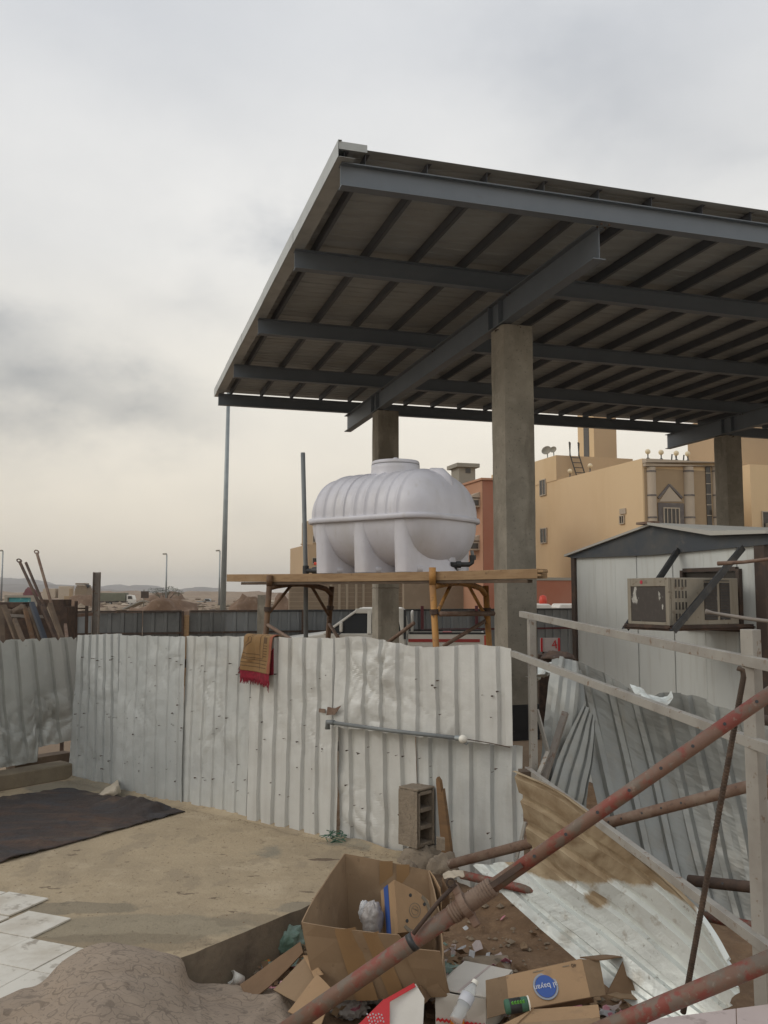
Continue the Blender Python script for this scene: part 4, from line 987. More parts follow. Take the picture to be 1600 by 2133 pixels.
# white pickup parked behind the second column, facing left
PX_, PY_ = V((.9992, -.04, 0)), V((.04, .9992, 0))
PY = 20.6; rp = corner_at(1015, PY - .1); gzv = ground_z(0, 20.5) + .07
fw = -PX_; sdv = -PY_; org = V((rp.x, rp.y, gzv))
pt = thing('pickup_truck', 'white pickup truck with red stripe parked behind the rear column', 'pickup truck', tuple(org + fw * 2.5))
W_ = 1.68
near = org + sdv * .0
low = [(0, .42), (.25, .42), (.45, .75), (.95, .80), (1.3, .45), (3.2, .40), (3.45, .78), (4.05, .80), (4.35, .42), (4.98, .42), (5.02, .82), (4.75, 1.02), (3.75, 1.12), (1.86, 1.12), (1.84, 1.1), (0, 1.1)]
body = MB()
car_side([(1.88, .45), (3.2, .42), (3.45, .78), (4.05, .80), (4.35, .42), (4.98, .42), (5.02, .90), (4.80, 1.10), (3.78, 1.24), (1.88, 1.24)], W_, near, fw, PY_, body)
b_ = body.build('body', 'car_white', pt, bevel=.04)
# bed: floor, sides, tailgate - open on top
mb = MB()
for k in (0, W_ - .05): car_side([(0, .5), (.5, .5), (.62, .85), (1.05, .85), (1.2, .5), (1.84, .5), (1.84, 1.22), (0, 1.22)], .05, near + PY_ * k, fw, PY_, mb)
car_side([(0, .5), (.05, .5), (.05, 1.22), (0, 1.22)], W_ - .12, near + PY_ * .06, fw, PY_, mb)
car_side([(.05, .55), (1.84, .55), (1.84, .6), (.05, .6)], W_ - .12, near + PY_ * .06, fw, PY_, mb)
mb.build('bed', 'car_white', pt)
for k in (0, W_ - .06): MB().beam(near + PY_ * (k + .03) + UP * 1.245 + fw * .02, near + PY_ * (k + .03) + UP * 1.245 + fw * 1.8, .07, .045).build('bed_rail', 'black_plastic', pt)
# cab: pillars, roof, glass
roofz = 1.80
cabn = MB()
inx = .12
def cp(x, z, side): i = inx * (z - 1.22) / .58; return near + fw * x + UP * z + PY_ * (i if side == 0 else W_ - i)
A0, A1 = (3.78, 1.22), (3.02, roofz - .04); B0, B1 = (2.72, 1.22), (2.72, roofz - .04); C0, C1 = (1.90, 1.22), (2.0, roofz - .04)
for sd in (0, 1):
    for (p, q, w) in ((A0, A1, .055), (B0, B1, .10), (C0, C1, .16)): cabn.beam(cp(*p, sd), cp(*q, sd), .06, w, up=fw)
    cabn.beam(cp(3.05, roofz - .05, sd), cp(1.95, roofz - .05, sd), .06, .11)
cabn.hexa([cp(1.93, roofz - .06, 0), cp(1.93, roofz - .06, 1), cp(3.08, roofz - .06, 1), cp(3.08, roofz - .06, 0)], [cp(2.0, roofz + .02, 0) + PY_ * .04, cp(2.0, roofz + .02, 1) - PY_ * .04, cp(2.95, roofz + .02, 1) - PY_ * .04, cp(2.95, roofz + .02, 0) + PY_ * .04])
cabn.build('cab_frame', 'car_white', pt, bevel=.015)
for sd in (0, 1):
    o = -.0
    q = [cp(3.70, 1.24, sd), cp(2.76, 1.24, sd), cp(2.76, roofz - .09, sd), cp(3.05, roofz - .09, sd)]
    MB().prism([p + PY_ * (.03 if sd == 0 else -.03) for p in q], PY_ * .008).build('side_window', 'glass', pt)
    q = [cp(2.68, 1.24, sd), cp(1.98, 1.24, sd), cp(2.05, roofz - .09, sd), cp(2.68, roofz - .09, sd)]
    MB().prism([p + PY_ * (.03 if sd == 0 else -.03) for p in q], PY_ * .008).build('side_window', 'glass', pt)
MB().prism([cp(3.77, 1.24, 0), cp(3.77, 1.24, 1), cp(3.05, roofz - .07, 1), cp(3.05, roofz - .07, 0)], fw * .01).build('windscreen', 'glass', pt)
MB().prism([cp(1.95, 1.24, 0), cp(1.95, 1.24, 1), cp(2.02, roofz - .09, 1), cp(2.02, roofz - .09, 0)], -fw * .008).build('rear_window', 'glass', pt)
m0 = cp(3.36, 1.29, 0) - PY_ * .16
MB().obox(m0 + UP * .1, fw * .035, PY_ * .07, UP * .11).build('wing_mirror', 'car_white', pt, bevel=.02)
MB().beam(m0 + PY_ * .02 - UP * .02, cp(3.45, 1.20, 0), .025, .03).build('mirror_arm', 'black_plastic', pt)
MB().obox(cp(2.95, 1.38, 0) + PY_ * .3, fw * .06, PY_ * .16, UP * .10).build('headrest', 'grey_wall', pt, bevel=.03)
MB().obox(near + fw * 1.0 - PY_ * .006 + UP * 1.08, fw * .82, PY_ * .004, UP * .035).build('red_stripe', 'car_red', pt)
MB().obox(near + fw * .03 - PY_ * .006 + UP * 1.08, fw * .05, PY_ * .012, UP * .12).build('tail_light', 'red_plastic', pt)
MB().obox(near + fw * 1.9 - PY_ * .01 + UP * 1.45, fw * .03, PY_ * .03, UP * .34).build('roll_bar', 'black_plastic', pt)
hoop = [near + fw * 1.74 + UP * 1.12 + PY_ * .1, near + fw * 1.74 + UP * 1.66 + PY_ * .16, near + fw * 1.74 + UP * 1.72 + PY_ * .26, near + fw * 1.74 + UP * 1.72 + PY_ * (W_ - .26), near + fw * 1.74 + UP * 1.66 + PY_ * (W_ - .16), near + fw * 1.74 + UP * 1.12 + PY_ * (W_ - .1)]
MB().tube(hoop, .03, 8).build('cargo_bar', 'car_white', pt, smooth=True)
wheels(pt, [near + fw * x + PY_ * y + UP * .36 for x in (.82, 3.76) for y in (.1, W_ - .1)], .36, .22, PY_)
hd = near + fw * .9 + PY_ * .8 + UP * .61
solo(MB().obox(hd + UP * .33, fw * .12, PY_ * .12, UP * .32), 'red_drum', 'car_red', 'red container standing in the bed of the white pickup', 'container', bevel=.03)

def van(u0, u1, Y, vt, label, beacon=False):
    a = corner_at(u0, Y); b = corner_at(u1, Y); g = ground_z(a.x, Y); zt_ = pz_at(vt, Y); l = b.x - a.x
    t = thing('parked_van', label, 'van', ((a.x + b.x) / 2, Y, g), None)
    h = zt_ - g
    MB().prism([V((a.x + l * x, Y, g + h * z)) for x, z in ((0, .18), (1, .18), (1, .55), (.93, .62), (.84, .96), (.78, 1), (.05, 1), (0, .93))], (0, 1.7, 0)).build('body', 'car_white', t, bevel=.05)
    for x0, x1 in ((.08, .42), (.47, .76)):
        MB().prism([V((a.x + l * x, Y - .02, g + h * z)) for x, z in ((x0, .62), (x1 + .04 * (x1 > .6), .62), (x1, .9), (x0, .9))], (0, .03, 0)).build('side_window', 'window_dark', t)
    wheels(t, [V((a.x + l * x, Y + y, g + .36)) for x in (.18, .8) for y in (.05, 1.65)], .36, .22, (0, 1, 0))
    if beacon: MB().lathe([(.14, 0), (.16, .1), (.12, .3), (0, .34)], (a.x + l * .72, Y + .8, zt_ - .01), seg=12).build('beacon', 'red_plastic', t, smooth=True)
van(1080, 1162, 33, 1258, 'white van with a red beacon behind the hoarding, partly hidden by the front column', True)
van(1163, 1265, 34.5, 1258, 'white van beyond the hoarding touching the cabin wall in view')
# small board painted with a red 4
c = W(1146, 1343, 13.2)
t = thing('number_board', 'pale board with red ends and a red painted 4 beside the front column', 'board', (c.x, c.y, -.25))
MB().box((c.x, c.y, c.z), (.29, .03, .20)).build('board', 'marble', t)
for s_ in (-1, 1):
    MB().box((c.x + s_ * .128, c.y - .018, c.z), (.03, .006, .20)).build('red_band', 'card_red', t)
    MB().box((c.x + s_ * .10, c.y + .02, (c.z - .25) / 2 - .06), (.03, .03, c.z + .25)).build('leg', 'rust_dark', t)
lettering('4', .18, c + V((.062, -.018, 0)), (1, 0, .15), (-.15, 0, 1)).build('numeral', 'card_red', t)
c2 = W(1150, 1363, 12.9); solo(MB().box((c2.x, c2.y, (c2.z - .28) / 2), (.46, .3, c2.z + .28)), 'dark_crate', 'rust_dark', 'dark maroon crate below the painted number board', 'crate', bevel=.02)

# ================================================================== TANK PLATFORM
PA, PN = V((-.8, .6, 0)), V((.6, .8, 0))
PR = W(1118, 1190, 8.0); PR.z = 0
PTOP = 1.967
grp = 'planks of the tank platform'
names = ['thick weathered front plank under the water tank', 'second plank from the front beneath the tank', 'middle plank beneath the tank', 'fourth plank from the front beneath the tank', 'rear plank beneath the tank, farthest from the fence']
for k in range(5):
    th = .085 if k == 0 else .05
    a = PR + PN * (.11 + k * .235) + PA * (.51 * .235 * k + .04 * (k > 0)); L_ = 4.03 - (.2 + .2 * k) * (k > 0)
    mb = MB(); nn = 14; A = []
    for i in range(nn + 1):
        s_ = L_ * i / nn; p = a + PA * s_ + UP * (PTOP - th / 2 - .012 * math.sin(math.pi * i / nn)); w = .11; j = .004 * fbm((s_ * 3, k, 1), 2)
        if i == 0 and k == 0: w = .10
        A.append([p - PN * (w + j) - UP * th / 2, p + PN * (w - j) - UP * th / 2, p + PN * (w - j) + UP * th / 2, p - PN * (w + j) + UP * th / 2, p - PN * (w + j) - UP * th / 2])
    mb.grid(A); mb.add(A[0][:4], [(0, 1, 2, 3)]); mb.add(A[-1][:4], [(3, 2, 1, 0)])
    if k == 0:  # split, frayed right end
        for q_, l_ in ((.02, .06), (-.015, .035)): mb.obox(a - PA * l_ / 2 + UP * (PTOP - .043 + q_) - PN * .05, PA * l_ / 2, PN * .05, UP * .012)
    solo(mb, 'plank', 'wood', names[k], 'plank', grp, bevel=.004)
a = PR + PA * 3.0; b = PR + PA * 2.2
for (s0, s1, lb) in ((1.35, 3.8, 'thin dark batten under the left half of the tank platform'), (.1, 1.5, 'thin dark batten under the right half of the tank platform')):
    mb = MB().beam(PR + PA * s0 + PN * .06 + UP * (PTOP - .11), PR + PA * s1 + PN * .06 + UP * (PTOP - .108), .10, .03); solo(mb, 'batten', 'wood_dark', lb, 'batten')

def trestle(p0, p1, mt, label, lean0, lean1, gz_, zt_=PTOP - .14, seed=0):
    """scaffold end frame: two legs, cranked head tube, knee braces, spigots"""
    t = thing('scaffold_trestle', label, 'trestle', ((p0.x + p1.x) / 2, (p0.y + p1.y) / 2, gz_), 'trestles carrying the tank platform')
    r = .032; d = (p1 - p0)
    tops = []
    for p, ln in ((p0, lean0), (p1, lean1)):
        foot = p + ln + UP * gz_; topp = p + UP * (zt_)
        MB().tube([foot, topp], r, 12).build('leg', mt, t, smooth=True)
        c = lerp(foot, topp, .86); MB().tube([c, c + (topp - foot).normalized() * .05], r * 1.35, 12).build('collar', 'rust_dark', t)
        MB().obox(foot + UP * .01, (.07, 0, 0), (0, .07, 0), (0, 0, .008)).build('base_plate', 'rust_dark', t)
        tops.append((foot, topp))
    (f0, q0), (f1, q1) = tops
    arch = [q0 - UP * .02, lerp(q0, q1, .12) + UP * .0, lerp(q0, q1, .3) + UP * .02, lerp(q0, q1, .5) + UP * .025, lerp(q0, q1, .75) + UP * .0, lerp(q0, q1, .90) - UP * .03, q1 - UP * .10]
    MB().tube(arch, r * .95, 10).build('head_tube', mt, t, smooth=True)
    for (aa, bb, k1, k2) in ((f0, q0, .32, .84), (f1, q1, .66, .82)):
        MB().tube([lerp(q0, q1, k1) - UP * .0, lerp(aa, bb, k2)], r * .55, 8).build('knee_brace', mt, t, smooth=True)
    MB().tube([lerp(f0, q0, .25), lerp(f1, q1, .25)], r * .8, 8).build('cross_tube', mt, t)
    return t, tops
def ppos(s_, n_): return PR + PA * s_ + PN * n_
s_l = solve_t(PR, PA, 569)
def plank_s(u):
    lo, hi = 0., 5.
    tg = ray(u, 1200); tg = tg.x / tg.y
    for _ in range(50):
        m = (lo + hi) / 2; p = PR + PA * m
        if p.x / p.y > tg: lo = m
        else: hi = m
    return lo
sl_, sr_ = plank_s(566), plank_s(905)
tL, topsL = trestle(ppos(sl_, -.035), ppos(sl_ - .02, 1.02), 'brown_paint', 'brown painted scaffold frame holding the left end of the tank platform', V((-.13, .04, 0)), V((-.13, .0, 0)), -.2)
tR, topsR = trestle(ppos(sr_, -.035), ppos(sr_, .98), 'yellow_paint', 'chipped yellow scaffold frame holding the right end of the tank platform', V((.11, 0, 0)), V((.10, .0, 0)), -.2)
# the front yellow leg stands proud in front of the plank
p = topsR[0][1]; MB().tube([p, p + UP * .17], .034, 12).build('leg_head', 'yellow_paint', tR, smooth=True)
p = topsL[0][1]; MB().tube([p, p + UP * .12], .034, 12).build('leg_head', 'brown_paint', tL, smooth=True)
def brace(p, q, label, mt='rust_pipe', r=.02):
    solo(MB().tube([p, q], r, 10), 'scaffold_brace', mt, label, 'brace', None, smooth=True)
brace(lerp(*topsL[0], .79), W(628, 1345, 9.4), 'rusty brace running down right from the brown front leg')
brace(lerp(*topsL[1], .78), W(715, 1345, 9.9), 'rusty brace crossing in front of the pickup windscreen')
brace(W(862, 1298, 8.9), W(790, 1352, 9.6), 'rusty brace falling left behind the yellow leg'); brace(W(1020, 1288, 9.5), W(925, 1345, 8.9), 'rusty brace running from the rear yellow leg down left')
brace(W(917, 1279, 8.6), W(1028, 1278, 9.3), 'horizontal brown bar between the yellow legs', 'rust_pipe', .026)

# ================================================================== WATER TANK
TC = V((.115, 9.97, 0)); TL, TW = 1.70, 1.30; UH, LH = .525, .575; SEAM = PTOP + LH + .002
tank = thing('water_tank', 'large white plastic horizontal water tank with ribs and round lid', 'water tank', (TC.x, TC.y, PTOP))
PN2 = PN
def tp_(x, y, z): return TC + PA * x + PN2 * y + UP * z
def endk(x, L_, x0, ex):
    a = max(0, abs(x) - x0) / (L_ / 2 - x0)
    return max(0, 1 - a ** ex) ** (1 / ex)
ribs = [-.50 + .142 * k for k in range(9)]
xsU = sorted(set([lerp(-TL / 2, TL / 2, .5 - .5 * math.cos(math.pi * i / 40)) for i in range(41)] + [r_ + d for r_ in ribs for d in (-.019, -.009, .009, .019)]))
P = []
for x in xsU:
    k = endk(x, TL if abs(x) > TL * .4925 + 1 else TL, TL * .30, 2.9); kz = endk(x, TL, TL * .26, 2.3); row = []
    bump = .013 if any(abs(x - r_) < .0095 for r_ in ribs) else 0
    for i in range(37):
        th = math.pi * i / 36; c, s_ = math.cos(th), math.sin(th)
        e = 2 / 2.35
        y = (TW / 2 * (.25 + .75 * k) if False else TW / 2 * k + bump * (k > .5)) * math.copysign(abs(c) ** e, c); z = (UH * (kz * .94 + .06 * k) + bump * (k > .5)) * abs(s_) ** e
        row.append(tp_(x, y, SEAM + .025 + z))
    P.append(row)
MB().grid([r[::-1] for r in P]).build('upper_shell', 'tank', tank, smooth=True)
P = []
for x in [lerp(-TL / 2, TL / 2, .5 - .5 * math.cos(math.pi * i / 40)) for i in range(41)]:
    k = endk(x, TL if abs(x) > TL * .4925 + 1 else TL, TL * .30, 2.9); kz = endk(x, TL, TL * .26, 2.6); row = []
    for i in range(31):
        th = math.pi * i / 30; c, s_ = math.cos(th), math.sin(th); e = 2 / 2.1
        row.append(tp_(x, (TW / 2 - .02) * k * math.copysign(abs(c) ** e, c), SEAM - .02 - (LH - .035) * (kz * .9 + .1 * k) * abs(s_) ** e))
    P.append(row)
MB().grid(P).build('lower_shell', 'tank', tank, smooth=True)
# seam flange: rounded rectangular band
xsF = [lerp(-TL / 2, TL / 2, .5 - .5 * math.cos(math.pi * i / 60)) for i in range(61)]
ring = [(x, TW / 2 * endk(x, TL, TL * .30, 2.9)) for x in xsF] + [(x, -TW / 2 * endk(x, TL, TL * .30, 2.9)) for x in xsF[-2:0:-1]]
def ringat(ex, z): return [tp_(c * (1 + ex / (TL / 2)), s_ * (1 + ex / (TW / 2)), z) for c, s_ in ring]
rows = [ringat(-.03, SEAM + .036), ringat(.022, SEAM + .030), ringat(.028, SEAM + .012), ringat(.028, SEAM - .018), ringat(.018, SEAM - .026), ringat(-.05, SEAM - .026)]
MB().grid([(r + [r[0]])[::-1] for r in rows]).build('seam_flange', 'tank', tank, smooth=True)
# transverse saddle legs, each flaring out under the belly
for x in (-.53, .01, .55):
    mb = MB(); hw = .10
    for sd in (-1, 1):
        P = []
        for i in range(13):
            zt = i / 12; z = lerp(PTOP, SEAM - .03, zt); fl = .22 * (1 - zt) ** 2.2; row = []
            yo = (TW / 2 - .012) * (1 - .035 * (1 - zt)); yi = (TW / 2 - .30) * max(0, (1 - (1 - zt) ** .8)) 
            for (dx, y) in ((-hw - .02 - fl * .9, yi * .9), (-hw - .01 - fl * .35, lerp(yi, yo, .55)), (-hw, yo - .06), (-hw + .02, yo - .018), (-hw + .05, yo), (hw - .05, yo), (hw - .02, yo - .018), (hw, yo - .06), (hw + .01 + fl * .35, lerp(yi, yo, .55)), (hw + .02 + fl * .9, yi * .9)):
                row.append(tp_(x + dx, y * sd, z))
            P.append(row if sd > 0 else row[::-1])
        mb.grid(P[::-1] if False else P)
    mb.obox(tp_(x, 0, PTOP + .03), PA * (hw + .05), PN2 * (TW / 2 - .16), UP * .03)
    mb.build('saddle_leg', 'tank', tank, smooth=True, bevel=0)
# neck, lid, knob
nc = tp_(-.02, 0, SEAM + UH + .03)
MB().lathe([(.40, -.17), (.31, -.095), (.285, -.05), (.275, .045), (.275, .085), (.0, .085)], nc, seg=40).build('neck', 'tank', tank, smooth=True)
lid = MB().lathe([(.262, .083), (.268, .085), (.272, .10), (.272, .118), (.262, .132), (.20, .142), (.08, .148), (0, .15)], nc, seg=40).build('lid', 'tank', tank, smooth=True)
sub(MB().lathe([(.035, .145), (.038, .165), (.022, .180), (0, .183)], nc, seg=14), 'knob', 'tank', lid, smooth=True)
sub(MB().lathe([(.2655, .088), (.274, .092), (.2655, .096)], nc, seg=40), 'lid_gap', 'black_plastic', lid)
# lifting lug on the end nearest the column
lug = [tp_(-TL / 2 + .40, 0, SEAM + UH - .08), tp_(-TL / 2 + .31, 0, SEAM + UH - .03), tp_(-TL / 2 + .22, 0, SEAM + UH - .035), tp_(-TL / 2 + .155, 0, SEAM + UH - .09), tp_(-TL / 2 + .13, 0, SEAM + UH - .18), tp_(-TL / 2 + .15, 0, SEAM + UH - .28)]
MB().tube(lug, [.09, .085, .078, .072, .066, .05], 16).build('lifting_lug', 'tank', tank, smooth=True)
# outlet boss and valve at the right end
ob = tp_(-TL / 2 + .16, .02, PTOP + .12)
MB().obox(ob + PA * .02, PA * .10, PN2 * .07, UP * .10).build('outlet_boss', 'tank', tank, bevel=.03, smooth=False)
v0 = tp_(-TL / 2 + .04, -.02, PTOP + .085); od = (V((.95, .1, 0))).normalized()
vt = MB().tube([v0 - od * .04, v0 + od * .16, v0 + od * .19 + UP * .02, v0 + od * .20 + UP * .09], .026, 12).build('outlet_pipe', 'black_plastic', tank, smooth=True)
sub(MB().tube([v0 + od * .02, v0 + od * .07], .037, 12), 'nut', 'black_plastic', vt); sub(MB().tube([v0 + od * .20 + UP * .05, v0 + od * .20 + UP * .10], .036, 12), 'nut', 'black_plastic', vt)
sub(MB().tube([v0 + od * .20 + UP * .10, v0 + od * .19 + UP * .15], .018, 8), 'stopper', 'pvc_grey', vt)

# stand pipe with elbow and red ball valve left of the tank
sp = W(637, 1193, 10.55)
t = thing('stand_pipe', 'upright grey plastic pipe with elbow and red valve joined to the tank', 'pipe', (sp.x, sp.y, -.2))
top = W(631, 943, 10.55); bot = V((sp.x + .02, sp.y, -.2))
MB().tube([bot, V((sp.x, sp.y, 2.0)), top], .027, 12).build('riser', 'pvc_grey', t, smooth=True)
hz = PTOP + .045; pe = tp_(TL / 2 - .1, -.25, hz); e0 = V((sp.x, sp.y, hz))
MB().tube([e0 - UP * .06, e0 + UP * .06], .038, 12).build('tee', 'black_plastic', t)
MB().tube([e0, pe], .026, 12).build('branch_pipe', 'black_plastic', t, smooth=True)
c = lerp(e0, pe, .55); d = (pe - e0).normalized()
vb = MB().tube([c - d * .09, c + d * .09], [.042, .042], 12).build('ball_valve', 'black_plastic', t)
MB().obox(c + UP * .08, d * .07, d.cross(UP) * .018, UP * .018).build('valve_handle', 'red_plastic', t, bevel=.008)
MB().tube([c + UP * .03, c + UP * .08], .02, 8).build('valve_stem', 'red_plastic', t)

# ================================================================== FRONT FENCE OF SALVAGED SHEETS
def FP(t, z, off=0): return FA + FU * t + FN * off + UP * z
def ft(u):
    tg = ray(u, 1500); lo, hi = -2., 6.
    for _ in range(50):
        m = (lo + hi) / 2; p = FP(m, 0); r_ = (p.x / p.y)
        if r_ < tg.x / tg.y: lo = m
        else: hi = m
    return lo
def crease(p, c, r, amp, seed):
    """folds and kinks of bent sheet metal: a cellular height field with sharp valleys"""
    d = math.hypot(p[0] - c[0], (p[1] - c[1]) * .9) / r
    if d > 1: return 0
    k = (1 - d) ** .9
    x, y = p[0], p[1]
    w = V((x * 4.2 + .8 * noise.noise(V((x * 3, y * 3, seed))), y * 3.0 + x * 1.2, seed * 1.7))
    dist, pts = noise.voronoi(w)
    a = dist[1] - dist[0]
    d2_, _p = noise.voronoi(w * 2.1 + V((3, 1, 0))); a2 = d2_[1] - d2_[0]
    return .5 * amp * k * (1.3 * noise.noise(w * .6) + 1.7 * min(a, .6) + .8 * min(a2, .5) - .7)
def salvaged(name, parent, base, du, nrm, t0, t1, z0f, z1f, mt, pitch=.118, depth=.022, seed=0, dents=(), shear=0, off=0, rows=56, flat=.62, phase=0, fan=0):
    """ribbed sheet with bent flats, dents and uneven cut edges"""
    prof = []; x = -phase
    ln = t1 - t0
    while x < ln:
        for (a, h) in ((0, 0), (flat * .25, 0), (flat * .5, 0), (flat * .75, 0), (flat, 0), (flat + .08, 1), (flat + .19, 1), (flat + .30, 1), (1 - 1e-3, 0.02)):
            xx = x + a * pitch
            if 0 < xx < ln: prof.append((xx, h))
        x += pitch
    prof = [(0, prof[0][1])] + prof + [(ln, prof[-1][1])]
    P = []
    for i in range(rows + 1):
        v = i / rows; row = []
        for (x, h) in prof:
            zb = z0f(x / ln); ztp = z1f(x / ln)
            if i == 0: zb += .010 * fbm((x * 14, seed, 1), 2) - .006 * h
            if i == rows: ztp += .007 * fbm((x * 11, seed, 5), 2)
            z = lerp(zb, ztp, v)
            q = (t0 + x, z)
            o = off - h * depth
            o += .010 * fbm((q[0] * 1.4, q[1] * 1.1, seed), 3) + .004 * fbm((q[0] * 7, q[1] * 3, seed + 3), 3)
            for (c, r, amp) in dents: o += crease(q, c, r, amp, seed + c[0])
            xx = q[0] + shear * (v - .5) + fan * (x / ln - .5) * (v - .5) + .006 * fbm((z * 1.7, x * 3, seed), 2)
            row.append(base + du * xx + nrm * o + UP * z)
        P.append(row)
    return MB().grid(P).build(name, mt, parent, solid=.0015)
fence = thing('corrugated_fence', 'low fence of dented white corrugated sheets along the slab edge', 'fence', FP(2.0, 0))
fence['o'] = tuple(FP(2.0, 0))
ed = [ft(u) for u in (154, 250, 386, 527, 703, 862, 1078)]
c1 = lambda c: (lambda x: c)
li = lambda a, b: (lambda x: lerp(a, b, x))
g = lambda x: -.13
def vz(u, v): 
    t = ft(u); p = FP(t, 0); return W(u, v, p.y).z
salvaged('sheet', fence, FA, FU, FN, ed[0] - .02, ed[1] + .01, li(.02, .012), li(vz(154, 1323), vz(250, 1320)), 'sheet_b', seed=1, dents=[((ed[0] + .2, .84), .42, .045), ((ed[1] - .15, .83), .35, .035), ((ed[0] + .35, .2), .35, .030), ((ed[0] + .1, .3), .3, .03)], fan=-.16, pitch=.128)
salvaged('sheet', fence, FA, FU, FN, ed[1], ed[2] + .01, c1(.004), li(vz(250, 1323), vz(386, 1326)), 'sheet_b', seed=2, dents=[((ed[1] + .3, .9), .5, .03), ((ed[2] - .2, 1.2), .35, .03), ((ed[1] + .2, .4), .5, .02)], depth=.010, pitch=.15, off=.028)
salvaged('sheet', fence, FA, FU, FN, ed[2] - .01, ed[3] + .01, c1(.004), li(vz(386, 1325), vz(527, 1326)), 'sheet_a', seed=3, dents=[((ed[2] + .28, 1.05), .4, .035), ((ed[2] + .5, .55), .4, .025), ((ed[2] + .2, .3), .4, .02)], depth=.013, off=.008, pitch=.14, shear=.03)
salvaged('sheet', fence, FA, FU, FN, ed[3], ed[4] + .02, c1(.004), li(vz(527, 1326), vz(703, 1329)), 'sheet_c', seed=4, dents=[((ed[4] - .25, .82), .35, .04), ((ed[3] + .2, .85), .3, .025), ((ed[4] - .2, 1.15), .3, .025)], off=.04, pitch=.152, depth=.026, flat=.66, shear=.02)
salvaged('sheet', fence, FA, FU, FN, ed[4] - .0, ed[5] + .01, li(.004, -.02), c1(.80), 'sheet_c', seed=5, dents=[((ed[4] + .12, .25), .3, .05), ((ed[4] + .3, .15), .25, .04)], off=-.02, pitch=.155, depth=.028, shear=-.02)
salvaged('sheet', fence, FA, FU, FN, ed[5], ed[6], li(-.06, -.18), c1(.80), 'sheet_a', seed=6, off=-.03, pitch=.16, depth=.026)
salvaged('sheet', fence, FA, FU, FN, ed[4] + .01, ed[6] - .012, li(vz(703, 1512), vz(1068, 1552)), (lambda x: lerp(vz(703, 1328), vz(1068, 1353), x) + .02 * math.sin(x * 9)), 'sheet_c', seed=7, dents=[((ed[4] + .25, 1.15), .38, .05), ((ed[4] + .5, 1.25), .32, .055), ((ed[4] + .35, .95), .35, .05), ((ed[4] + .75, .95), .3, .022), ((ed[6] - .5, .85), .3, .03)], off=.05, pitch=.157, depth=.026, rows=60)
# screws and shot holes, each a small dark dot head; countless on the sheets
mb = MB(); rnd = random.Random(11)
for k in range(130):
    t = rnd.uniform(ed[0] + .05, ed[6] - .08); z = rnd.uniform(.08, 1.28)
    if rnd.random() < .5: z = rnd.choice((.22, .25, .62, .64, 1.12, 1.16)) + rnd.uniform(-.02, .02)
    r = rnd.choice((.0025, .003, .004, .006)); c = FP(t, z, .062 if t > ed[4] and z > .75 else .052 if ed[3] < t < ed[4] else .045 if ed[1] < t < ed[2] else .03)
    mb.add([c + FU * r * math.cos(a) * rnd.uniform(.7, 1.2) + UP * r * math.sin(a) + FN * 0 for a in [i * math.pi / 3 for i in range(6)]] + [c + FN * .003] + [c - FN * .035], [(i, (i + 1) % 6, 6) for i in range(6)] + [((i + 1) % 6, i, 7) for i in range(6)])
o = mb.build('screw', 'rust_dark', fence); o['kind'] = 'stuff'
# backing timber and rail behind the sheets
MB().beam(FP(ed[0], .62, -.08), FP(ed[4] - .1, .62, -.12), .05, .07).build('rail', 'wood_dark', fence)
MB().beam(FP(ed[0] + .1, 1.15, -.08), FP(ed[6] - .3, 1.15, -.08), .05, .07).build('rail', 'wood_dark', fence)
# torn hole with rust and wood behind, by the end of the pipe
mb = MB(); c = FP(ft(702), .905, .078)
mb.prism([c + FU * a + UP * b for a, b in ((-.03, -.03), (.05, -.02), (.11, .05), (.05, .025), (-.02, .03))], FN * .003); mb.build('torn_flap', 'rust_pipe', fence)
c = FP(ft(683), .90, .062); MB().obox(c, FU * .03, FN * .003, UP * .014).build('torn_flap', 'rust_pipe', fence)
# conduit and lamp holder fixed on the fence
a = FP(ft(704), 0, .11); b = FP(ft(985), 0, .11); a.z = W(704, 1504, a.y).z; b.z = W(985, 1539, b.y).z
t = thing('conduit_lamp', 'grey conduit pipe fixed across the fence with a white bulb at its end', 'conduit', a)
MB().tube([a, lerp(a, b, .5) - UP * .006, b - (b - a).normalized() * .03], .0135, 12).build('conduit', 'pvc_grey', t, smooth=True)
MB().tube([a - UP * .05, a, a + (b - a).normalized() * .06], .019, 12).build('elbow', 'pvc_grey', t, smooth=True)
MB().tube([b - (b - a).normalized() * .06, b - (b - a).normalized() * .01], .017, 12).build('lamp_holder', 'galv', t)
MB().lathe([(.026 * math.sin(i * math.pi / 10), -.026 * math.cos(i * math.pi / 10)) for i in range(11)], b + FN * .01, ax=(1, 0, 0), seg=18).build('bulb', 'white_cap', t, smooth=True)
MB().tube([b - UP * .02 - FU * .01, b - UP * .032 + FU * .02, b - UP * .02 + FU * .035], .006, 8).build('wire_ring', 'galv', t)
MB().tube([b + FU * .03, FP(ft(1030), W(1030, 1549, 5.6).z, .075), FP(ft(1072), W(1072, 1560, 5.5).z, .06)], .003, 6).build('wire', 'rust_dark', t)

# left fence on the kerb
LF0 = A_ - FU * .26 + KW * .05; LU = -KW; LN = V((KW.y * 1, -KW.x, 0)); LN = LN if LN.x > 0 else -LN
lf = thing('corrugated_fence', 'greyer crumpled corrugated fence standing on the kerb at the left edge', 'fence', tuple(LF0))
def lz(u, v, x): p = LF0 + LU * x; return W(u, v, p.y).z
tear = lambda x: .26 if x < .32 else .20 if x < .40 else .15
zt_l = lambda x: 1.30 + .018 * math.sin(x * 23) * 0 - .02 * (abs((x * 6) % 1 - .5) < .08)
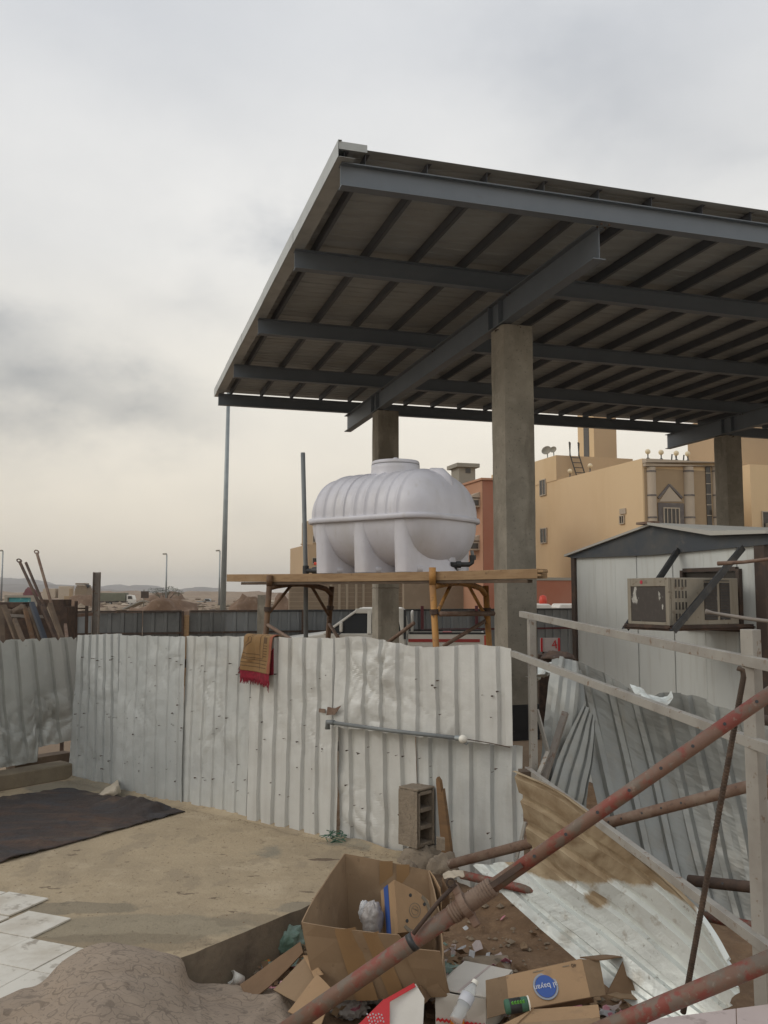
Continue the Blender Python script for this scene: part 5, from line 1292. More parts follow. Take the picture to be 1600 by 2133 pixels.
# note: t grows away from the corner, towards the camera's left
salvaged('sheet', lf, LF0, LU, LN, -.16, 1.15, (lambda x: lerp(.33, .29, min(1, x / .3)) if x < .40 else .155), (lambda x: 1.315 - .03 * (abs((x * 7.1 + .4) % 1 - .5) < .07)), 'sheet_left', seed=8, dents=[((.25, .42), .36, .075), ((.7, .38), .45, .075), ((.12, .55), .3, .05), ((1.0, .45), .35, .06)], pitch=.17, depth=.03, rows=70, shear=.16)
salvaged('sheet', lf, LF0, LU, LN, 1.12, 2.7, c1(.15), c1(1.315), 'sheet_left', seed=9, dents=[((1.3, .4), .4, .06), ((1.6, .35), .4, .06), ((1.9, .4), .35, .04)], pitch=.17, depth=.03, rows=70, shear=.16, off=.01)
salvaged('sheet', lf, LF0, LU, LN, 2.68, 5.0, c1(.15), c1(1.315), 'sheet_left', seed=10, dents=[((3.0, .4), .4, .04)], pitch=.17, depth=.03, shear=.14)
MB().beam(LF0 + LU * .0 + UP * .75 - LN * .13, LF0 + LU * 5 + UP * .75 - LN * .13, .05, .07).build('rail', 'wood_dark', lf)
b0 = LF0 + LU * .15 - LN * .2; solo(MB().obox(b0 + UP * .1, LU * .3, LN * .08, UP * .07), 'scrap_beam', 'wood_dark', 'dark scrap beam seen through the torn gap at the corner of the fences', 'beam')

# prayer rug over the fence top
rugc0, rugc1 = ft(521), ft(583)
t = thing('prayer_rug', 'tan patterned prayer rug with crimson fringe draped over the fence', 'rug', FP((rugc0 + rugc1) / 2, 1.38))
ztop = vz(540, 1324) + .012
nC, nR = 44, 70
wd = rugc1 - rugc0; P = []
for i in range(nR + 1):
    s_ = i / nR * .475 - .20      # length over the top edge: behind negative, front positive
    row = []
    for j in range(nC + 1):
        x = j / nC; t_ = lerp(rugc0, rugc1, x)
        drop = max(0, s_) ; w_shift = -.02 * drop / .38 * (1 - x) * 1 - .035 * drop / .38 * x
        if s_ < 0: z = ztop + s_ * .95; o = -.02
        else: z = ztop - s_; o = .085
        if abs(s_) < .05: z = ztop - .5 * s_ * s_ / .05 * 1.0 ; o = lerp(-.02, .085, (s_ + .05) / .1) 
        o += .012 * math.sin(x * 7 + s_ * 5) * min(1, drop * 5) + .008 * fbm((x * 4, s_ * 7, 2), 3) + (.012 * math.sin((x - s_) * 16) if x < .45 and s_ > 0 and s_ < .2 else 0)
        z -= .02 * x * (s_ > .05)
        row.append(FP(t_ + w_shift, z, o))
    P.append(row)
def rugm(i, j):
    s_ = (i / nR * .475 - .20) / .275; x = j / nC
    if s_ < -.05: return 0
    if x > .90: return 2
    if s_ > .93: return 0
    if .62 < s_ < .90 and (i % 4 == 0) and x < .86: return 1
    if .70 < x < .83 and (i % 3 == 0) and .02 < s_ < .60: return 1
    if (abs(x - .60) < .012 or (abs(s_ - .50) < .012 and x < .60)): return 1
    if (abs(x - .70) < .012 and s_ < .60) or (abs(s_ - .60) < .012 and x < .70): return 1
    if x < .5 and s_ < .42 and abs((x + s_ * .9) - .42) < .02: return 1
    if x < .5 and s_ < .42 and abs((x + s_ * .9) - .34) < .012: return 1
    return 0
MB().grid(P, rugm).build('cloth', ['prayer_gold', 'prayer_line', 'prayer_border'], t, smooth=True, solid=.006)
mb = MB(); last = P[-1]; rnd = random.Random(2)
side_off = 0
band = [[p for p in last], [p - UP * .055 + FN * .004 for p in last]]
mb.grid(band)
for k in range(90):
    p = last[int(k / 90 * nC)]; q = last[min(nC, int(k / 90 * nC) + 1)]; a = lerp(p, q, (k / 90 * nC) % 1) - UP * .05
    l = rnd.uniform(.03, .055) + (.04 if k > 82 and rnd.random() < .3 else 0); mb.tube([a, a - UP * l * .5 + FU * rnd.uniform(-.005, .005), a - UP * l + FU * rnd.uniform(-.008, .008) + FN * rnd.uniform(-.004, .008)], [.0035, .003, .0015], 4)
for k in range(10):
    a = FP(rugc0 - .03, ztop - .22 - k * .006, .08); mb.tube([a + FU * .035, a - UP * .015, a - UP * rnd.uniform(.03, .06) - FU * rnd.uniform(0, .03)], [.004, .004, .002], 4)
mb.build('fringe', 'prayer_red', t, solid=0)
mb = MB(); mb.prism([FP(rugc1 - .06, ztop - .15, .05), FP(rugc1 - .022, ztop - .10, .05), FP(rugc1 - .02, ztop - .30, .05), FP(rugc1 - .075, ztop - .31, .05)], FN * .01); mb.build('folded_back', 'prayer_red', t)

# ================================================================== THINGS STACKED BEHIND THE LEFT FENCE
def stick(p, q, r, name, mt, label, cat, grp=None, hole=False, w=None):
    if hole:
        t = thing(name, label, cat, tuple(q if q.z < p.z else p), grp)
        MB().tube([p, q], r, 10).build('tube', mt, t, smooth=True)
        d = (p - q).normalized(); ex = V((1, 0, 0)); c = p + d * r * .9
        mb = MB(); pts = [c + d * r * 1.5 * math.sin(a) + ex * r * 1.5 * math.cos(a) for a in [k * math.pi / 6 for k in range(13)]]
        mb.tube(pts, r * .45, 6); mb.build('eyelet', mt, t, smooth=True); return t
    mb = MB(); (mb.beam(p, q, w[0], w[1]) if w else mb.tube([p, q], r, 10)); return solo(mb, name, mt, label, cat, grp, smooth=not w)
gp = 'scaffold braces leaning behind the left fence'
stick(W(41, 1170, 9.8), W(122, 1345, 9.4), .016, 'scaffold_brace', 'rust_dark', 'leftmost of the three leaning braces, with an eyelet at its tip', 'brace', gp, True)
stick(W(54, 1172, 10.0), W(127, 1345, 9.6), .015, 'scaffold_brace', 'rust_dark', 'middle leaning brace, plain pointed tip', 'brace', gp)
stick(W(77, 1152, 10.2), W(132, 1345, 9.8), .016, 'scaffold_brace', 'rust_pipe', 'rightmost and tallest leaning brace, with an eyelet at its tip', 'brace', gp, True)
lab = iter(['dark beam leaning at the far left edge behind the fence', 'grey beam leaning beside the far left one', 'brown beam leaning left of the middle of the stack', 'brown beam crossing the middle of the stack', 'blue grey steel beam leaning in the stack', 'pale rusty beam leaning under the braces', 'brown beam next to the short posts', 'short dark beam at the right end of the stack', 'lower dark beam between the grey and brown ones', 'ochre beam at the foot of the braces'])
for (u0, v0, u1, v1, mt, w_) in ((2, 1262, 6, 1345, 'wood_dark', .08), (8, 1262, 40, 1345, 'wood_dark', .075), (52, 1268, 72, 1345, 'brown_paint', .06), (62, 1266, 90, 1345, 'wood_dark', .06), (66, 1256, 98, 1345, 'blue_strip', .075), (88, 1262, 124, 1345, 'rust_dark', .06), (104, 1258, 134, 1345, 'wood_dark', .065), (136, 1302, 141, 1345, 'rust_pipe', .05), (30, 1290, 52, 1345, 'wood_dark', .06), (100, 1266, 128, 1345, 'wood_grey', .045)):
    Y = random.uniform(9.1, 9.6); stick(W(u0, v0, Y + .3), W(u1, v1, Y), .02, 'leaning_beam', mt, next(lab), 'beam', 'beams stacked behind the left fence', w=(w_ * .62, .04))
for (u0, v0, u1, v1, Y, lb) in ((20, 1282, 58, 1284, 9.7, 'horizontal bar closing the left frame of the stack'), (76, 1284, 100, 1285, 9.7, 'horizontal bar closing the right frame of the stack')):
    stick(W(u0, v0, Y), W(u1, v1, Y), .02, 'frame_bar', 'frame_grey', lb, 'bar', w=(.03, .03))
for k, (u, v, sz, lb) in enumerate(((38, 1278, .10, 'rounded brown scrap block, left of two on the stack'), (44, 1270, .09, 'small brown scrap block lying on top of the stack'), (24, 1280, .12, 'flat dark scrap piece low in the stack'))):
    c = W(u, v, 9.9); solo(lump((c.x, c.y, c.z - .04), (sz, sz, .09), k + 20), 'scrap_block', 'wood_dark', lb, 'scrap', smooth=True)
c = W(58, 1305, 10.3); solo(MB().box((c.x, c.y, c.z), (1.0, .3, .46)).box((c.x - .2, c.y - .02, c.z + .25), (.4, .3, .06)).box((c.x + .3, c.y, c.z + .27), (.3, .26, .08)), 'dark_crate', 'rust_dark', 'dark mass of stacked formwork behind the leaning beams', 'formwork')
for (u, v, w_, lb, mt) in ((135, 1262, .035, 'thin rusty post left of three behind the fence corner', 'rust_dark'), (159, 1252, .03, 'thin bent rusty post, tallest of three behind the fence corner', 'rust_dark'), (181, 1262, .03, 'thin rusty post nearest the steel channel', 'rust_dark')):
    c = W(u, v, 10.6); stick(c, V((c.x + .02, c.y, -.2)), w_ / 2, 'thin_post', mt, lb, 'post', 'thin rusty posts', w=(w_, w_))
stick(W(136, 1284, 10.7), W(193, 1279, 10.9), .02, 'low_rail', 'rust_pipe', 'rusty rail tied across the thin posts', 'rail', w=(.03, .04))
# steel channel standing upright
c = W(202, 1192, 12.0); mb = MB(); hh = c.z + .25
mb.box((c.x, c.y + .03, c.z - hh / 2), (.09, .006, hh)); mb.box((c.x - .042, c.y, c.z - hh / 2), (.006, .06, hh)); mb.box((c.x + .042, c.y, c.z - hh / 2), (.006, .06, hh))
solo(mb, 'channel_post', 'frame_grey', 'upright grey steel channel with U shaped top behind the left sheets', 'post', loc=(c.x, c.y, -.25))
# wood post left of channel seen pale
c = W(195, 1278, 12.1); stick(c, V((c.x, c.y, -.2)), .01, 'thin_post', 'wood', 'slim pale wooden post touching the steel channel', 'post', w=(.025, .025))

# ================================================================== SITE CABIN
CL, CR = corner_at(1197, 9.75), corner_at(1588, 7.42)
cw = (CR - CL).normalized(); cn = V((-cw.y, cw.x, 0)); cl = (CR - CL).length
ez = 2.15
cab = thing('site_cabin', 'pale panel site cabin with dark gable at the right edge', 'cabin', (CL.x, CL.y, -.25))
def cpt(u): 
    lo, hi = -.5, cl + 2; tg = ray(u, 1200); tg = tg.x / tg.y
    for _ in range(50):
        m = (lo + hi) / 2; p = CL + cw * m
        if p.x / p.y < tg: lo = m
        else: hi = m
    return lo
cuts = [0.03, cpt(1325), cpt(1400), cpt(1534), cl - .05]
for a, b in zip(cuts[:-1], cuts[1:]):
    mb = MB(); nn = max(1, int((b - a) / .30))
    mb.obox(CL + cw * ((a + b) / 2) + cn * .03 + UP * (ez - .25) / 2 , cw * ((b - a) / 2 - .004), cn * .02, UP * (ez + .25) / 2)
    for k in range(nn + 1):
        x = lerp(a + .008, b - .008, k / nn); mb.obox(CL + cw * x + cn * .009 + UP * (ez - .25) / 2, cw * .002, cn * .001, UP * (ez + .24) / 2)
    mb.build('wall_panel', 'cabin_panel', cab)
MB().obox(CL + cw * cl / 2 + cn * 2.6 + UP * (ez - .25) / 2, cw * (cl / 2 - .02), cn * 2.54, UP * (ez + .25) / 2).build('cabin_shell', 'cabin_panel', cab)
for x in (0, cl): MB().obox(CL + cw * x + UP * (ez - .25) / 2 + cn * .01, cw * (.03 if x == 0 else .055), cn * .03, UP * (ez + .25) / 2).build('corner_post', 'cabin_trim', cab)
pk = CL + cw * cpt(1368); pkz = W(1368, 1094, pk.y).z
gl = CL - cw * .10 + UP * (ez + .0); gr = CL + cw * (cl + .15) + UP * (ez + .03)
rz1 = W(1500, 1120, (CL + cw * cpt(1500)).y).z
q1 = CL + cw * cpt(1500); q1.z = W(1500, 1116, q1.y).z; q2_ = CL + cw * (cl + .15); q2_.z = W(1600, 1112, q2_.y).z
gp_ = [gl + UP * .0, V((pk.x, pk.y, pkz)), q1, q2_, gr - UP * .03, CL + cw * cl * .5 + UP * (ez - .035), CL + UP * (ez - .02)]
MB().prism([p - cn * .025 for p in gp_], cn * .04).build('gable_panel', 'gable', cab)
MB().prism([p - cn * .06 + UP * o for p, o in ((gl, .0), (V((pk.x, pk.y, pkz)), .0), (V((pk.x, pk.y, pkz)), .022), (gl, .022))], cn * 5.3).build('roof_sheet', 'cabin_roof', cab)
rt = [V((pk.x, pk.y, pkz)) + UP * .001, q1 + UP * .001, q2_ + UP * .001, q2_ + UP * .030, q1 + UP * .042 , V((pk.x, pk.y, pkz)) + UP * .024]
MB().prism([p - cn * .10 for p in rt], cn * 5.4).build('roof_sheet', 'cabin_roof', cab)
MB().obox(V((pk.x, pk.y, pkz + .024)) - cn * .04 - cw * .06, cw * .11, cn * .05, UP * .012).build('ridge_cap', 'rust_pipe', cab)
# opening round the cooler
o0, o1 = cpt(1424), cpt(1541); oz0 = W(1500, 1310, (CL + cw * cpt(1500)).y).z; oz1 = W(1500, 1186, (CL + cw * cpt(1500)).y).z
wf = MB()
for x in (o0, o1): wf.obox(CL + cw * x - cn * .01 + UP * (oz0 + oz1) / 2, cw * .018, cn * .02, UP * (oz1 - oz0) / 2)
for z in (oz0, oz1): wf.obox(CL + cw * (o0 + o1) / 2 - cn * .01 + UP * z, cw * ((o1 - o0) / 2 - .019), cn * .02, UP * .018)
wf.build('opening_frame', 'cabin_trim', cab)
MB().obox(CL + cw * (o0 + o1) / 2 + cn * .005 + UP * (oz0 + oz1) / 2, cw * ((o1 - o0) / 2 - .02), cn * .004, UP * ((oz1 - oz0) / 2 - .02)).build('opening', 'window_dark', cab)
# steel bracket
cc = W(1395, 1200, 7.18); cc.z = 0; AZ0, AZ1 = W(1395, 1303, 7.18).z, W(1395, 1203, 7.18).z
aw, ad = .50, .74
br = thing('cooler_bracket', 'black welded angle bracket with two sloping struts on the cabin wall', 'bracket', cc + UP * AZ0)
f0 = cc - cn * .03 + cw * .02 - UP * 0; f1 = f0 - cw * (aw + .05)
for (p, q) in ((f0, f1), (f0, f0 + cn * .95), (f1, f1 + cn * .95)):
    mb = MB(); p = p + UP * (AZ0 - .022); q = q + UP * (AZ0 - .022); mb.beam(p, q, .006, .045); d = (q - p).normalized(); mb.beam(p + UP * .0 + d.cross(UP) * -.0 , q, .04, .006); mb.build('angle', 'rust_dark', br)
s2a = f0 + cw * .03 + UP * (AZ0 - .04) - cn * .012; s2b = cc + cw * .05 + cn * .74 + UP * (ez - .02)
s1a = f1 + UP * (AZ0 - .04); s1b = CL + cw * cpt(1417) + UP * (ez - .0) - cn * .03
for p, q in ((s2a, s2b), (s1a, s1b)):
    mb = MB(); sd = (q - p).cross(cw).normalized(); mb.beam(p, q, .062, .005, up=sd); mb.beam(p + cw * .028, q + cw * .028, .005, .055, up=sd); mb.build('strut', 'black_steel', br)
# window cooler unit
ac = thing('air_conditioner', 'old beige window air conditioner with peeling dark coil, on the cabin wall', 'air conditioner', cc + UP * AZ0)
cen = cc - cw * aw / 2 + cn * ad / 2 + UP * (AZ0 + AZ1) / 2; hz = (AZ1 - AZ0) / 2
MB().obox(cen + cn * .006, cw * aw / 2, cn * (ad / 2 - .006), UP * hz).build('casing', 'ac_case', ac, bevel=.006)
bz = MB(); fc = cc - cw * aw / 2 + UP * (AZ0 + AZ1) / 2 - cn * .004
for s_ in (-1, 1): bz.obox(fc + cw * s_ * (aw / 2 - .02), cw * .02, cn * .012, UP * hz)
bz.obox(fc + UP * (hz - .035), cw * (aw / 2 - .041), cn * .012, UP * .035); bz.obox(fc - UP * (hz - .012), cw * (aw / 2 - .041), cn * .012, UP * .012)
bz.build('bezel', 'ac_case', ac, bevel=.003)
coil = MB().obox(fc + cn * .0 - UP * .022, cw * (aw / 2 - .045), cn * .006, UP * (hz - .05)).build('coil', 'ac_coil', ac)
b0 = fc - cw * .04 + UP * (hz - .034) - cn * .013
disc(b0 - cw * .03, cw, UP, .016, .002).build('badge_disc', 'badge_red', ac)
lettering('LG', .034, b0 + cw * .022, cw, UP, None, .0012).build('badge_lettering', 'print_grey', ac)
lv = MB()
for r_ in range(4):
    for k in range(4):
        lv.obox(cc + cn * (.06 + k * .035) + UP * (AZ0 + .065 + r_ * .092) + cw * .001, cn * .007, cw * .002, UP * .030)
lv.build('louvre_slots', 'window_dark', ac)
for (x0, x1) in ((.36, .50), (.53, .64)):
    g_ = MB().obox(cc + cn * (x0 + x1) / 2 + UP * (AZ0 + AZ1) / 2 + cw * .001, cn * (x1 - x0) / 2, cw * .003, UP * (hz - .04)).build('side_grille', 'ac_coil', ac)
    fb = MB()
    for k in range(14): fb.obox(cc + cn * (x0 + x1) / 2 + UP * (AZ0 + .05 + k * .024) + cw * .006, cn * ((x1 - x0) / 2 - .005), cw * .002, UP * .003)
    sub(fb, 'grille_bars', 'black_steel', g_)
# two stray rods entering from the right edge
def bent_rod(pts, r, mt, name, label, ctg):
    return solo(MB().tube(pts, r, 8), name, mt, label, ctg, None, smooth=True)
bent_rod([W(1495, 1174, 5.6), W(1548, 1171, 5.5), W(1640, 1160, 5.3)], [.014, .011, .011], 'rust_pipe', 'scaffold_rod', 'thin brown rod with flattened end crossing the bracket strut', 'rod')
bent_rod([W(1470, 1274, 5.2), W(1485, 1277, 5.2), W(1560, 1289, 5.0), W(1650, 1300, 4.9)], [.016, .010, .011, .011], 'frame_grey', 'scaffold_rod', 'thin pale rod with flattened end below the air conditioner', 'rod')

# ================================================================== STEEL GATE FRAME
fr = thing('welded_gate', 'white square tube frame with three rails in front of scrap sheets', 'gate', W(1100, 1600, 5.55))
Lx = lambda v: W(1090, v, 5.55); Rx = lambda u, v: W(u, v, 2.95)
for (a, b, w) in ((W(1086, 1279, 5.58), W(1680, 1402, 2.70), .036), (W(1067, 1361, 5.58), W(1680, 1588, 2.74), .036), (W(1098, 1603, 5.58), W(1680, 2035, 2.74), .036)):
    MB().rect_tube(a, b, .03, w, t=.003).build('rail', 'frame_white', fr, bevel=.003)
a = W(1107, 1290, 5.60); MB().rect_tube(V((a.x, a.y, a.z)), V((a.x, a.y, -.2)), .042, .042, up=(1, .3, 0)).build('post', 'frame_white', fr, bevel=.003)
a = W(1563, 1311, 3.03); pp = V((a.x, a.y, a.z)); MB().rect_tube(pp, V((a.x + .004, a.y, -.3)), .050, .044, up=(.86, .5, 0), t=.004).build('post', 'frame_white', fr, bevel=.003)
MB().obox(W(1094, 1612, 5.5), (.035, 0, 0), (0, .05, 0), (0, 0, .022)).build('foot_lug', 'wood_dark', fr)
fr2 = W(1545, 1398, 2.9)
# rebar hooked on the upper rail
solo(MB().tube([W(1537, 1392, 2.86), W(1547, 1396, 2.86), W(1549, 1410, 2.86), W(1520, 1570, 2.85), W(1480, 1790, 2.9), W(1445, 1985, 2.95), W(1423, 2110, 3.0)], .0085, 10), 'rebar', 'rebar', 'ribbed steel bar hooked over the upper rail and hanging down to the sheets', 'steel bar', None, smooth=True)
ob_ = bpy.data.objects['rebar']
mb = MB(); pr0, pr1 = W(1549, 1410, 2.86), W(1423, 2110, 3.0)
curve_ = [W(1549, 1410, 2.86), W(1520, 1570, 2.85), W(1480, 1790, 2.9), W(1445, 1985, 2.95), W(1423, 2110, 3.0)]
for k in range(120):
    p = cat(curve_, k / 120); q = cat(curve_, min(1, k / 120 + .002)); mb.tube([p, q + (q - p) * .3], .0102, 8)
mb.build('rib', 'rebar', ob_, origin=ob_['o']); ob_.children[0]['kind'] = 'stuff'

# ================================================================== PROPS AND PIPES
def on_tube(p, q, r, ts, mb, toward=None, hr=.006):
    """dark pin holes: short plugs sunk in the tube wall, facing the viewer's side and the far side"""
    d = (q - p).normalized(); nrm_ = toward.normalized(); nrm_ = (nrm_ - d * nrm_.dot(d)).normalized(); sd = d.cross(nrm_)
    for t in ts:
        c = lerp(p, q, t) + nrm_ * (r - .004)
        mb.lathe([(hr, 0), (hr, .0045), (0, .0045)], c, ax=nrm_, seg=10)
TOW = V((-.2, -.85, .35))
RY = 2.72
ra, rm, rb = W(560, 2170, 2.78), W(935, 1921, 2.72), W(1690, 1385, 2.62)
prop = thing('steel_prop', 'long red adjustable steel prop slanting across the foreground', 'prop', ra)
split = lerp(ra, rb, .355)
outer = MB().tube([ra, lerp(ra, rb, .2), lerp(ra, rb, .415)], .0255, 24).build('outer_tube', 'red_paint', prop, smooth=True)
inner = MB().tube([lerp(ra, rb, .40), rb], .0205, 20).build('inner_tube', 'red_paint', prop, smooth=True)
hb = MB(); on_tube(lerp(ra, rb, .40), rb, .0205, [.065 + .0962 * k for k in range(10)], hb, TOW, .005); sub(hb, 'pin_hole', 'black_plastic', inner); hbo = bpy.data.objects['pin_hole']
dp = (rb - ra).normalized()
# threaded collar zone, slotted window, nut with handle
cn0 = lerp(ra, rb, .352)
MB().tube([cn0 - dp * .02, cn0 + dp * .13], .0275, 24).build('thread_sleeve', 'rust_pipe', prop, smooth=True)
th = MB()
for k in range(16): c = cn0 + dp * (-.015 + k * .009); th.tube([c, c + dp * .004], .0288, 22)
th.build('thread', 'rust_pipe', prop)
sd = dp.cross(TOW.normalized()).normalized(); tw = sd.cross(dp).normalized()
if tw.dot(TOW) < 0: tw = -tw
MB().obox(cn0 + dp * .17 + tw * .0255, dp * .07, sd * .008, tw * .001).build('slot', 'rust_dark', prop)
nut = MB().lathe([(.026, -.011), (.038, -.011), (.038, .011), (.026, .011)], cn0 + dp * .03, ax=dp, seg=24).build('collar_nut', 'rust_pipe', prop)
for s_ in (-1, 1):
    sub(MB().obox(cn0 + dp * .03 + sd * s_ * .050, sd * .016, dp * .011, tw * .012), 'nut_lug', 'rust_pipe', nut, bevel=.003)
hp0 = cn0 + dp * .03 - sd * .07 * (1 if (cn0 - sd * .07).z > cn0.z else -1)
up_s = -1 if (cn0 - sd).z > cn0.z else 1
hp0 = cn0 + dp * .03 + sd * .062 * up_s + tw * .01
MB().tube([hp0 + dp * .01, hp0 - dp * .06 - sd * .012 * up_s, hp0 - dp * .17 - sd * .05 * up_s + tw * .03], .0065, 8).build('pin_handle', 'rust_dark', prop, smooth=True)
mb = MB(); mb.tube([hp0 + sd * .01 * up_s + tw * .012 + V((.012 * math.cos(a), 0, .012 * math.sin(a))) for a in [k * math.pi / 6 for k in range(13)]], .003, 6); mb.build('wire_ring', 'rust_dark', prop)
MB().tube([lerp(ra, rb, .265), lerp(ra, rb, .275)], .0262, 24).build('dark_band', 'black_steel', prop, smooth=True)

def pipe(p, q, r, mt, name, label, ctg, holes=None, grp=None):
    t = thing(name, label, ctg, lerp(p, q, .5), grp)
    tb = MB().tube([p, lerp(p, q, .5), q], r, 18).build('tube', mt, t, smooth=True)
    if holes:
        hb = MB(); on_tube(p, q, r, holes, hb, TOW, .006); sub(hb, 'pin_holes', 'black_plastic', tb)
    return t
pipe(W(938, 1800, 5.48), W(1700, 1601, 4.1), .028, 'rust_pipe', 'scaffold_tube', 'rusty perforated tube running behind the fallen sheet to the right', 'tube', [.40, .435, .47, .51, .545, .60, .65, .70])
pipe(W(1435, 1834, 4.7), W(1700, 1862, 4.3), .028, 'rust_dark', 'scaffold_tube', 'dark tube behind the steel frame at lower right', 'tube', [.15, .3])
pipe(W(1465, 1908, 4.5), W(1700, 1958, 4.1), .024, 'red_paint', 'scaffold_tube', 'short red tube low behind the steel frame', 'tube', [.2])
pipe(W(1150, 2190, 2.62), W(1700, 1960, 2.45), .0255, 'red_paint', 'scaffold_tube', 'dull red tube crossing the bottom right corner', 'tube')
pipe(W(962, 1822, 5.3), W(1130, 1860, 4.9), .024, 'red_paint', 'scaffold_tube', 'short red tube poking out under the left tip of the fallen sheet', 'tube')
pipe(W(1585, 1655, 3.6), W(1700, 1650, 3.3), .02, 'rust_pipe', 'scaffold_tube', 'small rusty tube stub at the right edge beside the post', 'tube')
pipe(W(1578, 1498, 3.9), W(1680, 1512, 3.6), .022, 'rust_dark', 'scaffold_tube', 'short dark tube stub at the right edge above the lower rail', 'tube')
# ================================================================== SCRAP SHEETS BEHIND THE FRAME
def ribbed_patch(ctrl, nrib, depth, nv=50, seed=0, rough=.006, flip=1, edge=None, across='u', flat=.6, dents=()):
    """ribs run along rows (v); ctrl[row][col]"""
    prof = []
    for k in range(nrib):
        for (a, h) in ((0, 0), (flat * .5, 0), (flat, 0), (flat + .09, 1), (.92, 1)): prof.append(((k + a) / nrib, h))
    prof.append((1, 0))
    cols = []
    P = []
    for i in range(nv + 1):
        v = i / nv; row = []
        base = [cat([r_[b] for r_ in ctrl], v) for b in range(len(ctrl[0]))]
        for (u, h) in prof: row.append(cat(base, u))
        P.append(row)
    Nn = normals(P); out_ = []
    for i in range(nv + 1):
        row = []
        for j, (u, h) in enumerate(prof):
            p = P[i][j]; n_ = Nn[i][j] * flip
            d = depth * h + rough * fbm(p * 3 + V((seed, 0, 0)), 3) + .35 * rough * fbm(p * 12 + V((seed, 0, 0)), 2)
            for (c, r, amp) in dents: d += crease((u, i / nv), c, r, amp, seed)
            q = p + n_ * d
            if edge and (i == 0 or i == nv):
                tg = (P[min(i + 1, nv)][j] - P[max(i - 1, 0)][j]).normalized() * (1 if i == nv else -1)
                q += tg * edge * fbm((u * 9, seed, i), 3)
            row.append(q)
        out_.append(row)
    return out_
# big dark sheet leaning back, ribs run top to bottom
ctrl = [[W(1182, 1372, 6.5), W(1255, 1398, 6.4), W(1340, 1448, 6.3), W(1430, 1442, 6.1), W(1520, 1478, 5.9), W(1640, 1500, 5.7)],
        [W(1212, 1520, 6.35), W(1290, 1560, 6.3), W(1380, 1600, 6.2), W(1470, 1620, 6.0), W(1560, 1640, 5.8), W(1680, 1650, 5.6)],
        [W(1250, 1700, 6.1), W(1330, 1740, 6.05), W(1420, 1780, 5.95), W(1510, 1800, 5.8), W(1600, 1820, 5.6), W(1720, 1820, 5.4)],
        [W(1285, 1880, 5.9), W(1370, 1910, 5.8), W(1460, 1935, 5.7), W(1550, 1950, 5.6), W(1640, 1960, 5.4), W(1760, 1960, 5.2)]]
P = ribbed_patch(ctrl, 8, .04, 60, 3, .012, -1, .035, dents=[((.75, .65), .35, .03)])
solo(MB().grid(P), 'corrugated_sheet', 'sheet_galv', 'large dull corrugated sheet leaning back behind the frame, torn along its top', 'sheet', 'loose corrugated sheets', solid=.0015, smooth=False)
# curled torn strip on its top edge
P = patch([[W(1312, 1424, 6.2), W(1335, 1432, 6.15), W(1352, 1446, 6.1), W(1385, 1452, 6.1), W(1398, 1440, 6.1)], [W(1322, 1445, 6.1), W(1340, 1452, 6.0), W(1358, 1462, 5.95), W(1388, 1470, 5.95), W(1402, 1452, 6.0)], [W(1330, 1436, 6.1), W(1345, 1450, 6.08), W(1362, 1458, 6.05), W(1378, 1468, 6.05), W(1390, 1462, 6.08)]], 24, 12)
for r_ in P:
    for p in r_: p += V((0, 0, .012 * fbm(p * 20, 2)))
solo(MB().grid(P), 'torn_strip', 'sheet_fallen', 'curled bright strip torn from the top edge of the leaning sheet', 'strip', solid=.002, smooth=False)
# narrow folded pieces between the fence and the big sheet
def sheet_piece(ctrl, nrib, mt, label, seed, depth=.028, edge=.03, flip=-1, grp='loose corrugated sheets', rough=.012, nv=36, flat=.6):
    return solo(MB().grid(ribbed_patch(ctrl, nrib, depth, nv, seed, rough, flip, edge, flat=flat)), 'corrugated_sheet', mt, label, 'sheet', grp, solid=.0015)
sheet_piece([[W(1150, 1368, 6.2), W(1190, 1376, 6.15), W(1204, 1400, 6.2)], [W(1140, 1460, 6.1), W(1185, 1450, 6.0), W(1215, 1500, 6.1)], [W(1125, 1600, 5.95), W(1170, 1570, 5.9), W(1222, 1610, 6.0)], [W(1110, 1720, 5.8), W(1165, 1700, 5.8), W(1215, 1700, 5.9)]], 3, 'sheet_galv', 'narrow pale sheet with a folded top corner left of the large leaning sheet', 12)
sheet_piece([[W(1218, 1462, 6.0), W(1240, 1500, 6.0)], [W(1180, 1540, 5.85), W(1236, 1580, 5.9)], [W(1150, 1620, 5.7), W(1225, 1640, 5.8)], [W(1130, 1700, 5.6), W(1200, 1740, 5.7)]], 4, 'sheet_galv', 'small slanting ribbed sheet below the square tubes', 13, flip=1, depth=.02)
sheet_piece([[W(1120, 1390, 6.6), W(1160, 1372, 6.6)], [W(1118, 1420, 6.4), W(1150, 1400, 6.4)], [W(1095, 1412, 6.2), W(1142, 1404, 6.2)]], 2, 'sheet_fallen', 'crumpled scrap of white sheet behind the short frame post', 14, depth=.012, rough=.03)
for (a, b, w, mt, lb) in ((W(1178, 1484, 5.75), W(1128, 1640, 5.6), .038, 'frame_grey', 'open ended square tube leaning in the scrap'), (W(1118, 1478, 5.7), W(1142, 1568, 5.65), .022, 'frame_white', 'short thin white tube leaning left of the open ended one'), (W(1142, 1566, 5.6), W(1102, 1660, 5.5), .024, 'frame_white', 'lower white tube meeting the short one at its foot'), (W(1094, 1712, 5.5), W(1076, 1790, 5.5), .018, 'frame_white', 'thin pale tube standing beside the fence edge')):
    solo(MB().rect_tube(a, b, w, w, up=(.5, .8, 0), t=.003), 'square_tube', mt, lb, 'tube', 'loose square tubes', bevel=.002)
